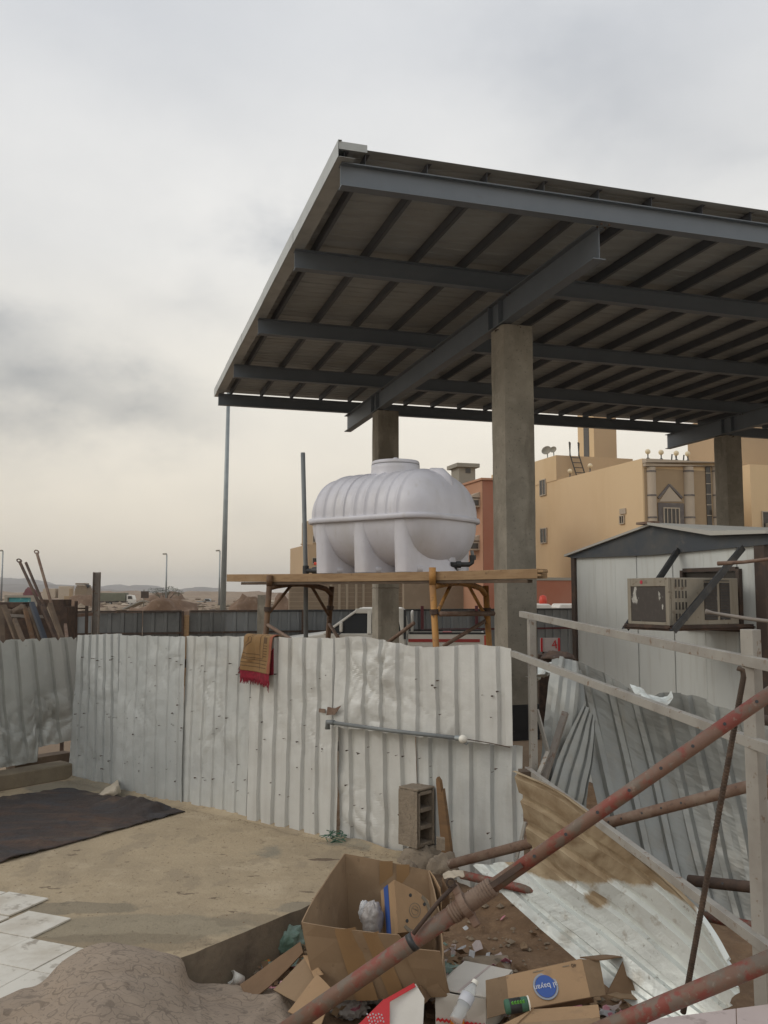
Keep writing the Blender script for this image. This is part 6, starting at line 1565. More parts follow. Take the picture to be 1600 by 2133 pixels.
c = W(1120, 1380, 6.3); solo(MB().tube([c, c + V((.12, 0, .03)), c + V((.2, 0, -.02))], .02, 8), 'bent_bar', 'rust_dark', 'small bent rusty bar on top of the scrap by the fence corner', 'bar', smooth=True)
c = W(1160, 1362, 6.3); solo(lump((c.x, c.y, c.z - .03), (.12, .1, .05), 31), 'rusty_cap', 'rust_dark', 'rusty rounded cap on top of the narrow pale sheet', 'scrap', smooth=True)
# the fallen sheet in front: near flat at its left tip, rising to its upper right edge
gzt = lambda u, v: None
c0 = [W(985, 1803, 5.35), W(1035, 1796, 5.2), W(1100, 1782, 5.0), W(1094, 1725, 4.95), W(1082, 1660, 4.93), W(1068, 1606, 4.92)]
c1_ = [W(1085, 1898, 4.95), W(1130, 1880, 4.85), W(1180, 1850, 4.72), W(1190, 1790, 4.62), W(1185, 1720, 4.55), W(1190, 1668, 4.5)]
c2_ = [W(1190, 1990, 4.60), W(1240, 1965, 4.52), W(1295, 1930, 4.42), W(1325, 1880, 4.34), W(1335, 1820, 4.28), W(1340, 1795, 4.25)]
c3_ = [W(1290, 2075, 4.30), W(1345, 2050, 4.24), W(1400, 2020, 4.16), W(1435, 1975, 4.10), W(1446, 1920, 4.05), W(1445, 1893, 4.03)]
c4_ = [W(1400, 2150, 4.05), W(1455, 2130, 4.0), W(1500, 2108, 3.95), W(1528, 2070, 3.9), W(1525, 2030, 3.88), W(1512, 2002, 3.87)]
P = ribbed_patch([c0, c1_, c2_, c3_, c4_], 6, .022, 70, 5, .008, 1, .03, flat=.62)
nv_, nu_ = len(P) - 1, len(P[0]) - 1
fs = solo(MB().grid(P), 'corrugated_sheet', 'sheet_fallen', 'bright fallen corrugated sheet with dried mud across its upper left end', 'sheet', 'loose corrugated sheets', solid=.0018)
at = fs.data.attributes.new('mud', 'FLOAT', 'POINT'); k = 0
cols_ = []
us = [(kk + a) / 6 for kk in range(6) for a in (0, .31, .62, .71, .92)] + [1]
for i in range(nv_ + 1):
    v = i / nv_
    for j in range(nu_ + 1):
        u = us[j]; lim = .66 * (u - .28) / .72 + .10 if u > .26 else -.1
        m = (lim - v) / .12 + .5
        m = max(m, .95 - 9 * math.hypot((u - .45) * .8, v - .37) * 1.2)
        at.data[k].value = max(0, min(1, m)); k += 1
# ================================================================== BLOCK, BROKEN STAKE, RUGS, CLOTH
bc = G(855, 1772, 0); bu = FU; bn = FN
blk = thing('concrete_block', 'grey hollow concrete block standing on end against the fence', 'block', bc)
b0 = G(833, 1750, 0); ux = V((.80, -.45, 0)).normalized(); vx = V((-ux.y, ux.x, 0))
# solid narrow face left, cored face right; three cells stacked
b0 = V((b0.x + .0, b0.y - .13, 0)); w1, d1, hB = .105, .19, .355
eF = (G(872, 1766, 0) - G(833, 1756, 0)); fx = eF.normalized()
pL = G(833, 1757, .10); pM = G(872, 1768, .10); sx = V((.55, .84, 0)).normalized()
fx = (pM - pL).normalized(); lenF = .13
pR = pM + (G(906, 1758, .10) - pM)
mb = MB(); nb = 8
face = [(pL, pM), (pM, pR)]
back = pR + (pL - pM)
# outer shell walls of the block
wt_ = .025; ex = (pR - pM).normalized(); exl = (pR - pM).length; fy = (pL - pM).normalized(); fyl = (pL - pM).length
def bb(a0, a1, c0_, c1__, z0, z1): # box in block frame: a along ex, c along fy
    q = [pM + ex * a0 + fy * c0_, pM + ex * a1 + fy * c0_, pM + ex * a1 + fy * c1__, pM + ex * a0 + fy * c1__]
    if (q[1] - q[0]).cross(q[2] - q[1]).z < 0: q = q[::-1]
    mb.hexa([p + UP * (z0 + .10) for p in q], [p + UP * (z1 + .10) for p in q])
PB = pM.z
pM = V((pM.x, pM.y, 0)); pR = V((pR.x, pR.y, 0)); pL = V((pL.x, pL.y, 0))
bb(0, exl, fyl - .03, fyl, 0, hB)                 # back web
bb(0, .018, 0, fyl - .0302, 0, hB - .01); bb(exl - .018, exl, 0, fyl - .0302, 0, hB + .0)
for z in (0, .11, .22, .329): bb(.0222, exl - .0222, 0.004, fyl - .0302, z, z + (.026 if z < .3 else .024))
mb.build('block_body', 'cement_block', blk, bevel=.004)
# front closing face towards the left
mb = MB(); A = []
for i in range(9):
    z = lerp(.10, hB + .104, i / 8)
    A.append([pM + fy * (fyl * k / 6) - ex * (.012 + .004 * fbm((z * 9, k * .7, 1), 2)) + UP * (z + (.008 * fbm((k * .8, 3, 3), 2) if i == 8 else 0)) for k in range(7)])
B2 = [[p + ex * .012 for p in r_] for r_ in A]
mb.grid(A); mb.grid([r_[::-1] for r_ in B2]); mb.add(A[-1] + B2[-1], [(i, i + 1, 8 + i, 7 + i) for i in range(6)])
mb.build('end_face', 'cement_block', blk)
mb = MB(); q = [pM - ex * .01, pM + ex * (exl + .003), pM + ex * (exl + .003) + fy * (fyl), pM - ex * .01 + fy * fyl]
if (q[1] - q[0]).cross(q[2] - q[1]).z < 0: q = q[::-1]
mb.hexa([p + UP * (hB + .105) for p in q], [p + UP * (hB + .118) for p in q]); mb.build('mortar_cap', 'cement_block', blk, bevel=.004)
hc = (pM + pR) / 2; solo(lump((hc.x - .02, hc.y + .03, -.06), (.17, .12, .18), 77), 'mortar_heap', 'cement_block', 'flattened mortar heap under the upright hollow block', 'heap', smooth=True)
# broken stake
s0 = W(938, 1802, 5.75); s1 = W(918, 1622, 5.72)
d = (s1 - s0); rt_ = V((.8, -.6, 0)); w_ = .034
pts = [s0 - rt_ * w_ * 1.2, s0 + rt_ * w_ * 1.1, s0 + rt_ * w_ * .95 + d * .55, s0 + rt_ * w_ * .8 + d * .90, s0 + rt_ * w_ * .45 + d * .86, s0 + rt_ * w_ * .35 + d * .985, s0 - rt_ * w_ * .15 + d * 1.03, s0 - rt_ * w_ * .5 + d * 1.0, s0 - rt_ * w_ * .6 + d * .95]
solo(MB().prism(pts, V((-.6, -.8, 0)) * .03), 'timber_stake', 'stake', 'splintered wooden stake standing beside the concrete block', 'stake', bevel=.003)
c = W(918, 1757, 5.6); solo(MB().obox(c, (.025, -.01, 0), (0, .02, 0), (0, 0, .035)), 'broken_brick', 'cement_block', 'small broken piece wedged between block and stake', 'rubble')
# slab lumps near the block base
for (u, v, w_, h_, lb) in ((925, 1795, .10, .10, 'dark concrete lump at the foot of the stake'), (850, 1790, .06, .05, 'small chip lying at the broken slab edge')):
    c = W(u, v, 5.65); solo(lump((c.x, c.y, c.z - .06), (w_, w_ * .7, h_), 41 + int(u)), 'concrete_lump', 'cement_block', lb, 'lump', smooth=True)

# dark rug on the slab
rc = [G(-60, 1683), G(140, 1643), G(385, 1690), G(-60, 1815)]
tl, tr_, br_, bl_ = G(-260, 1712), G(140, 1643), G(386, 1692), G(0, 1800)
bl_ = G(-180, 1850)
P = []
for i in range(61):
    v = i / 60; row = []
    for j in range(121):
        u = j / 120; p = lerp(lerp(tl, tr_, u), lerp(bl_, br_, u), v)
        p = p + V((.012 * fbm((v * 8, u * 8, 1), 2), .012 * fbm((v * 8, u * 8, 7), 2), 0))
        e = min(u, 1 - u, v, 1 - v)
        z = .010 + .022 * max(0, fbm((p.x * 2.2, p.y * 5.5, 4), 3)) + .010 * max(0, 1 - abs(fbm((p.x * 1.6 + p.y, p.y * 2.2, 6), 2)) * 14) + .003 * math.sin(p.y * 60 + 4 * fbm((p.x * 2, p.y * 2, 0), 2)) * (u > .6)
        if u > .80 and v < .9: z += .05 * math.exp(-((u - .93) / .06) ** 2) * math.exp(-((v - .75) / .35) ** 2) * (1 + .3 * math.sin(v * 60))
        p.z = max(.006, z); row.append(p)
    P.append(row)
rg = solo(MB().grid(P), 'floor_rug', 'rug_dark', 'dark worn rug spread flat on the slab by the kerb', 'rug', smooth=True, solid=.006)
# patterned carpet in the front: thick folds over a mound
ctrl = [[(-80, 2110, .02), (40, 2063, .03), (85, 2048, .05), (140, 1995, .10), (220, 1967, .13), (300, 1972, .10), (372, 1996, .03), (396, 2046, -.12), (440, 2056, -.16), (560, 2060, -.15), (640, 2105, -.19)],
        [(-80, 2150, .03), (30, 2098, .05), (95, 2075, .08), (150, 2035, .13), (225, 2012, .15), (300, 2020, .12), (365, 2040, .04), (400, 2072, -.08), (460, 2088, -.10), (560, 2096, -.11), (650, 2150, -.17)],
        [(-80, 2190, .02), (20, 2140, .03), (90, 2125, .10), (160, 2100, .15), (235, 2090, .15), (310, 2100, .10), (370, 2115, .03), (420, 2130, -.04), (480, 2145, -.06), (570, 2160, -.08), (660, 2200, -.14)],
        [(-80, 2290, .01), (10, 2230, .02), (80, 2220, .05), (160, 2210, .09), (240, 2210, .10), (320, 2215, .06), (380, 2220, .02), (440, 2230, -.02), (500, 2240, -.04), (590, 2250, -.06), (680, 2290, -.10)],
        [(-90, 2500, .01), (0, 2460, .02), (80, 2450, .03), (160, 2450, .04), (240, 2450, .04), (320, 2450, .03), (390, 2450, .02), (450, 2450, .0), (520, 2460, -.02), (610, 2470, -.04), (700, 2500, -.08)]]
P = patch([[G(*c) for c in r_] for r_ in ctrl], 150, 90)
for i, r_ in enumerate(P):
    for j, p in enumerate(r_):
        fold = .020 * math.exp(-((p.y - (3.62 + .35 * (p.x + 1.5))) / .035) ** 2) if p.x < -1.05 else 0
        w2 = (p.y - 3.98 - .5 * (p.x + 1.1) - .05 * math.sin(p.x * 6)); w3 = (p.x + .62 - .25 * (p.y - 3.7))
        fold += .022 * math.exp(-(w2 / .03) ** 2) - .016 * math.exp(-((w2 - .07) / .035) ** 2) + .02 * math.exp(-(w3 / .04) ** 2)
        fold += .012 * (1 - abs(noise.noise(V((p.x * 3.1 + p.y * 1.2, p.y * 1.1, 9)))) * 4) * (abs(noise.noise(V((p.x * 3.1 + p.y * 1.2, p.y * 1.1, 9)))) < .25)
        p.z += .014 * fbm((p.x * 3.2, p.y * 3.2, 2), 3) + fold + .004 * fbm((p.x * 12, p.y * 12, 5), 2)
        if i < 2: p.z -= .012
solo(MB().grid(P), 'patterned_carpet', 'carpet', 'brown patterned carpet heaped in folds at the front edge of the slab', 'carpet', smooth=True, solid=.008)
# cloth bag tucked under the fence
P = patch([[G(208, 1655, .01), G(222, 1645, .03), G(240, 1632, .06), G(250, 1625, .07)], [G(218, 1658, .02), G(230, 1650, .05), G(243, 1642, .08), G(252, 1635, .08)], [G(225, 1660, .005), G(238, 1658, .02), G(248, 1655, .03), G(256, 1650, .02)]], 24, 16)
for r_ in P:
    for p in r_: p.z += .015 * fbm(p * 14, 3) + .01; p.y -= .06
solo(MB().grid(P), 'cloth_sack', 'cloth_bag', 'crumpled cream sack tucked under the left end of the fence', 'sack', smooth=True, solid=.006)
mb = MB(); rnd = random.Random(4)
for k in range(16):
    a = W(690 + rnd.uniform(-6, 25), 1738 + rnd.uniform(-8, 12), 6.45); mb.tube([a, a + V((rnd.uniform(-.05, .05), -.03, rnd.uniform(-.02, .02))), a + V((rnd.uniform(-.1, .1), -.05, rnd.uniform(-.03, .0)))], .003, 4)
solo(mb, 'green_netting', 'net_green', 'tangle of green netting at the foot of the fence in the middle', 'netting')

# ================================================================== RUBBISH BY THE SLAB
def dz(x, y): return dirt_z(x, y)
def carton(name, label, rim, base, mats=('card', 'card'), flaps=(), th=.005, bottom=True, tape=None, grp=None, seed=0, open_side=None, cat_='box'):
    """rim, base: four corners each, front-left, front-right, back-right, back-left"""
    rim = [V(p) for p in rim]; base = [V(p) for p in base]
    c = sum(base, V((0, 0, 0))) / 4
    t = thing(name, label, cat_, tuple(c), grp)
    nm = ['front_wall', 'side_wall', 'back_wall', 'side_wall']
    for k in range(4):
        if open_side == k: continue
        a, b = k, (k + 1) % 4
        panel(base[a], base[b], rim[b], rim[a], th, .012, .004, 6, seed + k).build(nm[k], mats[0], t)
    if bottom: panel(base[0] + UP * .004, base[1] + UP * .004, base[2] + UP * .004, base[3] + UP * .004, th, 0, .002, 4, seed).build('bottom', mats[1], t)
    return t
# the big open carton
FL, FR, BR, BL = W(628, 1920, 4.22), W(912, 1958, 4.12), W(893, 1813, 4.86), W(718, 1778, 4.92)
bFL, bFR = W(662, 2085, 4.26), W(935, 2075, 4.20); bBR, bBL = V((BR.x + .03, 4.78, -.2)), V((BL.x + .04, 4.84, -.2))
big = carton('cardboard_box', 'large open brown carton, torn at the rim, on the dirt below the slab', [FL, lerp(FL, FR, .72) , BR, BL], [bFL, bFR, bBR, bBL], th=.006, seed=3, open_side=1)
# right side lower wall, torn down at the front
panel(bFR, bBR, BR, lerp(bFR, FR, .55), .006, .02, .006, 8, 9).build('side_wall', 'card', big)
panel(lerp(bFL, bFR, .82), bFR, lerp(bFR, FR, .80), lerp(FL, FR, .74) - UP * .05, .006, .0, .006, 5, 12).build('torn_corner', 'card', big)
fwn = (bFR - bFL).normalized(); fup = (FL - bFL).normalized()
for (a, w_, nm) in ((.30, .10, 'tape'), (.56, .075, 'tape')):
    p0 = lerp(bFL, bFR, a); p1 = lerp(FL, lerp(FL, FR, .72), a * 1.12)
    panel(p0 - UP * 0 + V((0, -.014, 0)), p0 + fwn * w_ + V((0, -.014, 0)), p1 + fwn * w_ + V((0, -.012, -.004)), p1 + V((0, -.012, -.004)), .001, .012, 0, 6, 1).build(nm, 'card_tape', big)
for a in (.42, .62): 
    p0 = lerp(BL, BR, a) ; panel(p0 - UP * .33 + V((0, -.012, 0)), p0 + V((.07, -.012, -.33)), p0 + V((.07, -.010, 0)), p0 + V((0, -.010, 0)), .001, 0, 0, 3, 1).build('tape', 'card_tape', big)
panel(BR + V((.004, 0, 0)), BR + V((.05, -.16, -.04)), BR + V((.06, -.2, -.26)), BR + V((.02, -.06, -.28)), .005, .01, .006, 5, 5).build('torn_flap', 'card_light', big)
panel(BR + V((.07, -.05, -.02)), BR + V((.10, -.1, -.08)), BR + V((.10, -.14, -.26)), BR + V((.06, -.1, -.28)), .004, .01, .006, 5, 6).build('torn_flap', 'card_dark', big)

# smaller food carton with blue stripe sitting inside the big one
p1, p2, p3, p4 = W(821, 1832, 4.44), W(896, 1868, 4.52), W(896, 1936, 4.47), W(829, 1944, 4.36)
q1, q4 = W(792, 1856, 4.62), W(806, 1946, 4.5)
dv = (q1 - p1)
t = thing('food_carton', 'small tan carton with blue stripe and round print inside the large carton', 'box', tuple(lerp(p3, q4, .5)))
fnrm = (p4 - p1).cross(p2 - p1).normalized()
if fnrm.y > 0: fnrm = -fnrm
oct_ = [p1, lerp(p1, p2, .62), lerp(p1, p2, .98) - UP * .02, lerp(p2, p3, .35), p3, lerp(p3, p4, .4), p4]
MB().prism(oct_, dv * .98).build('body', 'card_light', t, bevel=.002)
ex_ = (p2 - p1).normalized(); ey_ = fnrm.cross(ex_).normalized(); ey_ = ey_ if ey_.z > 0 else -ey_
cf = (p1 + p2 + p3 + p4) / 4 + fnrm * .0015 + ex_ * .01
if ex_.cross(ey_).dot(fnrm) < 0: pass
disc(cf - ex_ * .0, ex_, ey_, .034, .0008, 30, r2=.031).build('printed_ring', 'print_grey', t)
disc(cf, ex_, ey_, .021, .0008, 24, r2=.019).build('printed_ring', 'print_grey', t)
lettering('CLASSIC', .010, cf + ey_ * .004, ex_, ey_, None, .0005).build('print_lettering', 'print_grey', t)
disc(cf + ex_ * .004 - ey_ * .01, ex_, ey_, .093, .0008, 40, r2=.076, start=-.33, end=.22).build('printed_arc', 'print_grey', t)
for (a, b) in ((-.045, .055), (.045, .045), (-.03, -.06)):
    disc(cf + ex_ * a + ey_ * b, ex_, ey_, .0085, .001, 14).build('vent_hole', 'black_plastic', t)
sn = (p4 - p1).cross(dv).normalized(); sn = sn if sn.x < 0 else -sn
for a, w_ in ((.42, .30),):
    s0 = p1 + dv * a; s1 = p4 + dv * a
    mb = MB().prism([s0 + sn * .001, s0 + dv * w_ + sn * .001, s1 + dv * w_ + sn * .001, s1 + sn * .001], sn * .0012); mb.build('blue_stripe', 'print_blue', t)
def crumple(c, r, seed, mt, name, label, ctg, sq=(1, 1, .7), grp=None, amp=.5, n=26, parent=None):
    P = []
    for i in range(n + 1):
        ph = math.pi * i / n - math.pi / 2; row = []
        for j in range(2 * n + 1):
            th_ = 2 * math.pi * (j % (2 * n)) / (2 * n)
            d = V((math.cos(th_) * math.cos(ph), math.sin(th_) * math.cos(ph), math.sin(ph)))
            a = abs(noise.noise(d * 2.1 + V((seed, 0, 0)))) * 1.2 + abs(noise.noise(d * 4.6 + V((0, seed, 0)))) * .6
            k = 1 + amp * .55 * (a - .45)
            row.append(V(c) + V((d.x * sq[0], d.y * sq[1], d.z * sq[2])) * r * k)
        P.append(row)
    mb = MB().grid(P)
    if parent: return mb.build(name, mt, parent, smooth=False)
    return solo(mb, name, mt, label, ctg, grp, smooth=True)
c = W(785, 1915, 4.5); crumple(c + V((-.02, .02, -.01)), .075, 3.3, 'bag_clear', 'plastic_bag', 'crumpled grey plastic bag inside the large carton', 'bag', (.7, .7, 1.2), 'crumpled plastic bags', .45)
c = W(760, 1900, 4.55); crumple(c, .05, 5.3, 'bag_white', 'plastic_bag', 'pointed pale plastic bag standing left inside the large carton', 'bag', (.6, .5, 1.1), 'crumpled plastic bags', .45)
def floor_pt(u, v, h=0):
    """point on the dirt seen at a picture position"""
    z = -.23
    for _ in range(6): p = G(u, v, z); z = dirt_z(p.x, p.y)
    return V((p.x, p.y, z + h))
c = floor_pt(590, 1990, .075); crumple(c, .12, 1.1, 'bag_green', 'plastic_bag', 'translucent green plastic bag against the slab edge', 'bag', (1, .8, .8), 'crumpled plastic bags', .6)
c = floor_pt(612, 1972, .13); crumple(c, .065, 2.4, 'bag_white', 'plastic_bag', 'small white plastic bag resting on the green one', 'bag', (1, .8, .8), 'crumpled plastic bags', .7)
c = floor_pt(597, 2092, .05); crumple(c, .062, 7.7, 'bag_pink', 'plastic_bag', 'bright pink plastic bag by the torn carton', 'bag', (.9, .8, .8), 'crumpled plastic bags', .8)
c = floor_pt(553, 2085, .04); crumple(c, .06, 8.2, 'bag_pink', 'plastic_bag', 'flatter pink plastic bag at the carpet edge, left of the bright one', 'bag', (1.2, .8, .5), 'crumpled plastic bags', .8)
c = floor_pt(925, 2035, .04); crumple(c, .08, 4.7, 'bag_green', 'plastic_bag', 'pale green bag flattened behind the white carton', 'bag', (1.3, .8, .35), 'crumpled plastic bags', .6)
c = floor_pt(905, 2095, .07); crumple(c, .055, 6.1, 'bag_green', 'plastic_bag', 'small green bag squeezed between white carton and torn flap', 'bag', (.8, .7, .8), 'crumpled plastic bags', .7)
c = floor_pt(800, 2100, .09); crumple(c, .085, 9.4, 'bag_clear', 'plastic_bag', 'clear crumpled plastic hanging in front of the large carton', 'bag', (1.2, .6, .9), 'crumpled plastic bags', .45)
c = floor_pt(728, 2122, .06); crumple(c, .075, 10.4, 'bag_clear', 'plastic_bag', 'clear wrinkled plastic right of the red prop at the bottom', 'bag', (1.2, .8, .8), 'crumpled plastic bags', .8)
# cups, juice carton
def cup(base, ax, h, r0, r1, mt, label, name='paper_cup', ctg='cup'):
    t = thing(name, label, ctg, tuple(base)); ax = V(ax).normalized()
    MB().lathe([(0, 0), (r0, 0), (r1, h), (r1 * .93, h), (r0 * .9, .004)], base, ax=ax, seg=24).build('wall', mt, t, smooth=True)
    MB().lathe([(r1 * .98, h - .004), (r1 * 1.05, h), (r1 * 1.0, h + .004), (r1 * .9, h)], base, ax=ax, seg=24).build('rim', 'white_cap', t, smooth=True); return t
c = floor_pt(462, 2052, .03); cup(c, (-.95, -.2, .25), .075, .024, .033, 'bag_white', 'white paper cup lying on its side beside the carpet')
c = floor_pt(505, 2056, .03); cup(c, (-.8, -.45, .45), .065, .024, .033, 'white_cap', 'bright white cup tipped open towards the camera')
c = floor_pt(538, 2022, .03); t = thing('juice_carton', 'small orange and green juice carton lying by the slab', 'carton', tuple(c))
jx = V((.85, .5, 0)).normalized(); jy = V((-.5, .85, .0)).normalized()
MB().obox(c, jx * .055, jy * .032, UP * .024).build('body', 'print_orange', t, bevel=.002)
MB().obox(c + UP * .0245 + jx * .02, jx * .022, jy * .026, UP * .0008).build('green_print', 'print_green', t)
MB().obox(c - jy * .0325 - jx * .01, jx * .03, jy * .0008, UP * .016).build('pale_print', 'print_pale', t)
MB().obox(c - jx * .056, jx * .001, jy * .028, UP * .02).build('side_print', 'marble', t)
c = floor_pt(485, 2040, .015); solo(panel(c, c + V((.05, .01, 0)), c + V((.03, .03, .07)), c + V((.01, .03, .06)), .002, 0, .004, 4, 3), 'foil_scrap', 'galv', 'shiny upright scrap of foil between the two cups', 'scrap')
# torn flattened cartons left of the big box
def W3(u, v, Y): return W(u, v, Y)
t = thing('cardboard_box', 'flattened brown carton with open flaps leaning on the large carton', 'box', tuple(floor_pt(600, 2060)))
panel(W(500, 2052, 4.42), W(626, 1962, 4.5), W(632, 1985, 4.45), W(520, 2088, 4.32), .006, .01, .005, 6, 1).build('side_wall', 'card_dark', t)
panel(W(570, 2062, 4.28), W(620, 2090, 4.16), W(662, 2025, 4.25), W(635, 1995, 4.38), .005, .012, .004, 6, 2).build('inner_flap', 'card', t)
panel(W(600, 2108, 4.08), W(668, 2140, 3.98), W(694, 2064, 4.1), W(660, 2030, 4.2), .006, .01, .004, 6, 4).build('outer_flap', 'card_light', t)
panel(W(632, 1990, 4.36), W(644, 1990, 4.3), W(674, 2030, 4.2), W(655, 2035, 4.2), .006, 0, .003, 4, 5).build('edge_strip', 'card_light', t)
# red and white carton piece
t = thing('red_carton', 'red and white printed carton piece leaning under the red prop', 'box', tuple(floor_pt(830, 2120)))
a, b, c_, d_ = W(740, 2140, 3.98), W(885, 2170, 3.95), W(886, 2068, 4.1), W(862, 2048, 4.14)
rw = panel(W(745, 2135, 3.98), W(880, 2160, 3.96), W(884, 2080, 4.08), W(866, 2050, 4.14), .005, 0, .002, 5, 1)
rw.build('white_panel', 'card_white', t)
n_ = V((0, -.012, .004))
panel(W(745, 2135, 3.98) + n_, W(812, 2150, 3.965) + n_, W(812, 2086, 4.055) + n_, W(800, 2080, 4.06) + n_, .002, 0, 0, 3, 1).build('red_print', 'card_red', t)
panel(W(796, 2084, 4.055) + n_, W(812, 2086, 4.055) + n_, W(866, 2055, 4.13) + n_, W(862, 2047, 4.14) + n_, .002, 0, 0, 3, 1).build('red_edge', 'card_red', t)
mb = MB()
for k in range(22):
    u = 765 + (k % 6) * 6 + (k // 6) * 2; v = 2112 + (k // 6) * 7 + (k % 2) * 2; c = W(u, v, 3.94); mb.obox(c, (.003, 0, 0), (0, .001, 0), (0, 0, .003))
mb.build('print_dots', 'print_pale', t)
panel(W(866, 2036, 4.22), W(886, 2090, 4.14), W(912, 2060, 4.28), W(888, 2030, 4.3), .005, .01, .01, 6, 5).build('torn_flap', 'card_dark', t)
# white carton with red zigzag print
FLw, FRw, BRw, BLw = W(908, 2062, 4.22), W(1012, 2080, 4.16), W(1068, 2024, 4.44), W(968, 2004, 4.5)
t = carton('white_carton', 'white carton with red zigzag band beside the brown branded box', [FLw, FRw, BRw, BLw], [V((p.x, p.y - .0, -.235)) for p in (FLw, FRw, BRw, BLw)], ('card_white', 'card_white'), seed=21)
lidp = panel(FLw + UP * .004, FRw + UP * .004, BRw + UP * .004, BLw + UP * .004, .005, 0, .002, 5, 3).build('lid', 'card_white', t)
sub(panel(lerp(FLw, FRw, .42) + UP * .0085, lerp(FLw, FRw, .47) + UP * .0085, lerp(BLw, BRw, .56) + UP * .0085, lerp(BLw, BRw, .52) + UP * .0085, .001, 0, 0, 3), 'crease_tape', 'marble', lidp)
fx_ = (FRw - FLw).normalized(); 
def zig(z, h, mt, name):
    mb = MB(); n = 12; off = V((0, -.020, 0))
    for k in range(n):
        for s_ in (0, 1):
            a = FLw + fx_ * ((FRw - FLw).length * (k + s_ * .5) / n); b = FLw + fx_ * ((FRw - FLw).length * (k + .5 + s_ * .5) / n)
            z0 = z + (.008 if s_ else 0); z1 = z + (0 if s_ else .008)
            q = [V((a.x, a.y, z0)), V((b.x, b.y, z1)), V((b.x, b.y, z1 + h)), V((a.x, a.y, z0 + h))]
            mb.prism([p + off for p in q], V((0, .002, 0)))
    mb.build(name, mt, t)
zig(FLw.z - .13, .012, 'card_red', 'red_zigzag'); zig(FLw.z - .155, .006, 'card_red', 'red_zigzag')
c = lerp(FLw, FRw, .42) + UP * -.115 + V((0, -.024, 0)); MB().obox(c, fx_ * .032, (0, .002, 0), UP * .02).build('orange_label', 'print_orange', t)
# plastic bottle lying in front
ba = W(948, 2128, 3.98); bd = (W(985, 2055, 4.08) - ba).normalized()
t = thing('plastic_bottle', 'clear crushed water bottle lying in front of the white carton', 'bottle', tuple(ba))
MB().lathe([(0, 0), (.026, 0), (.03, .012), (.028, .03), (.031, .045), (.027, .062), (.031, .08), (.028, .10), (.031, .125), (.026, .15), (.014, .172), (.012, .185), (.0, .185)], ba, ax=bd, seg=20).build('body', 'pet', t, smooth=True)
MB().lathe([(.0315, .085), (.0318, .125), (.0305, .125)], ba, ax=bd, seg=20).build('label', 'print_pale', t, smooth=True)
MB().lathe([(.015, .178), (.015, .195), (0, .195)], ba, ax=bd, seg=16).build('cap', 'white_cap', t)
# brown box with the blue oval print, lying on its side, open at both ends
A0, A1, A2, A3 = W(1063, 2108, 4.10), W(1230, 2077, 4.13), W(1212, 1998, 4.24), W(1053, 2033, 4.22)     # printed face: bl, br, tr, tl
dpt = V((.05, .15, -.085))
t = thing('printed_box', 'brown box lying on its side with a blue oval print and open ends', 'box', tuple((A0 + A1) / 2))
face = panel(A0, A1, A2, A3, .005, 0, .001, 5, 1).build('printed_face', 'card_light', t)
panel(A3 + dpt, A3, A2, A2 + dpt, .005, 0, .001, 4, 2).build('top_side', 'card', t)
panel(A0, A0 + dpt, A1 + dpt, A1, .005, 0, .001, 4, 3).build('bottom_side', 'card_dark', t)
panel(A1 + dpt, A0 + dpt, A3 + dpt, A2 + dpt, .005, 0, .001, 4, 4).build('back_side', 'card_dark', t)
panel(W(1015, 2122, 4.02), A0, A3, W(1012, 2042, 4.16), .005, 0, .003, 5, 5).build('end_flap', 'card', t)
panel(A1, W(1262, 2073, 4.18), W(1248, 2000, 4.28), A2, .005, 0, .003, 5, 6).build('end_flap', 'card', t)
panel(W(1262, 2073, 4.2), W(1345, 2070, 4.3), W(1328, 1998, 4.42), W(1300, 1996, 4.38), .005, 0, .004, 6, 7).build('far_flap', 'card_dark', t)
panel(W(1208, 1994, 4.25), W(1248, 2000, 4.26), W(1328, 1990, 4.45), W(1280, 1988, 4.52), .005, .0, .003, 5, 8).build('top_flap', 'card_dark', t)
panel(W(1330, 2008, 4.5), W(1395, 2070, 4.4), W(1385, 2052, 4.45), W(1360, 2022, 4.5), .005, 0, .012, 6, 9).build('torn_flap', 'card', t)
panel(W(1262, 2074, 4.16), W(1345, 2086, 4.25), W(1392, 2068, 4.4), W(1345, 2046, 4.45), .005, 0, .008, 6, 10).build('inner_bottom', 'card', t)
X_ = (A1 - A0).normalized(); fnm = X_.cross((A3 - A0)).normalized(); fnm = fnm if fnm.y < 0 else -fnm; Y_ = fnm.cross(X_).normalized()
Y_ = Y_ if Y_.z > 0 else -Y_
cF = lerp(lerp(A0, A1, .48), lerp(A3, A2, .48), .48) + fnm * .0045
def ell(c, rx, ry, th_, off, name, mt, r2=None):
    mb = MB(); n = 36
    pts = [c + X_ * rx * math.cos(2 * math.pi * k / n) + Y_ * ry * math.sin(2 * math.pi * k / n) + fnm * off for k in range(n)]
    if r2 is None: mb.prism(pts, fnm * th_)
    else:
        ins = [c + X_ * rx * r2 * math.cos(2 * math.pi * k / n) + Y_ * ry * r2 * math.sin(2 * math.pi * k / n) + fnm * off for k in range(n)]
        for k in range(n): mb.prism([pts[k], pts[(k + 1) % n], ins[(k + 1) % n], ins[k]], fnm * th_)
    o = mb.build(name, mt, None, origin=t['o']); o.location = (0, 0, 0); o.parent = face; return o
ell(cF, .056, .060, .0008, 0, 'oval_ring', 'print_ring', .86); ell(cF, .046, .050, .0012, 0, 'oval_print', 'print_blue')
lt = lettering('al bayan', .0345, cF + fnm * .0022, -X_, -Y_, None, .0007); sub(lt, 'brand_lettering', 'print_pale', face)
lt = lettering('40', .024, lerp(lerp(A0, A1, .88), lerp(A3, A2, .88), .88) + fnm * .004, -X_, -Y_, None, .0005); sub(lt, 'print_lettering', 'print_dark', face)
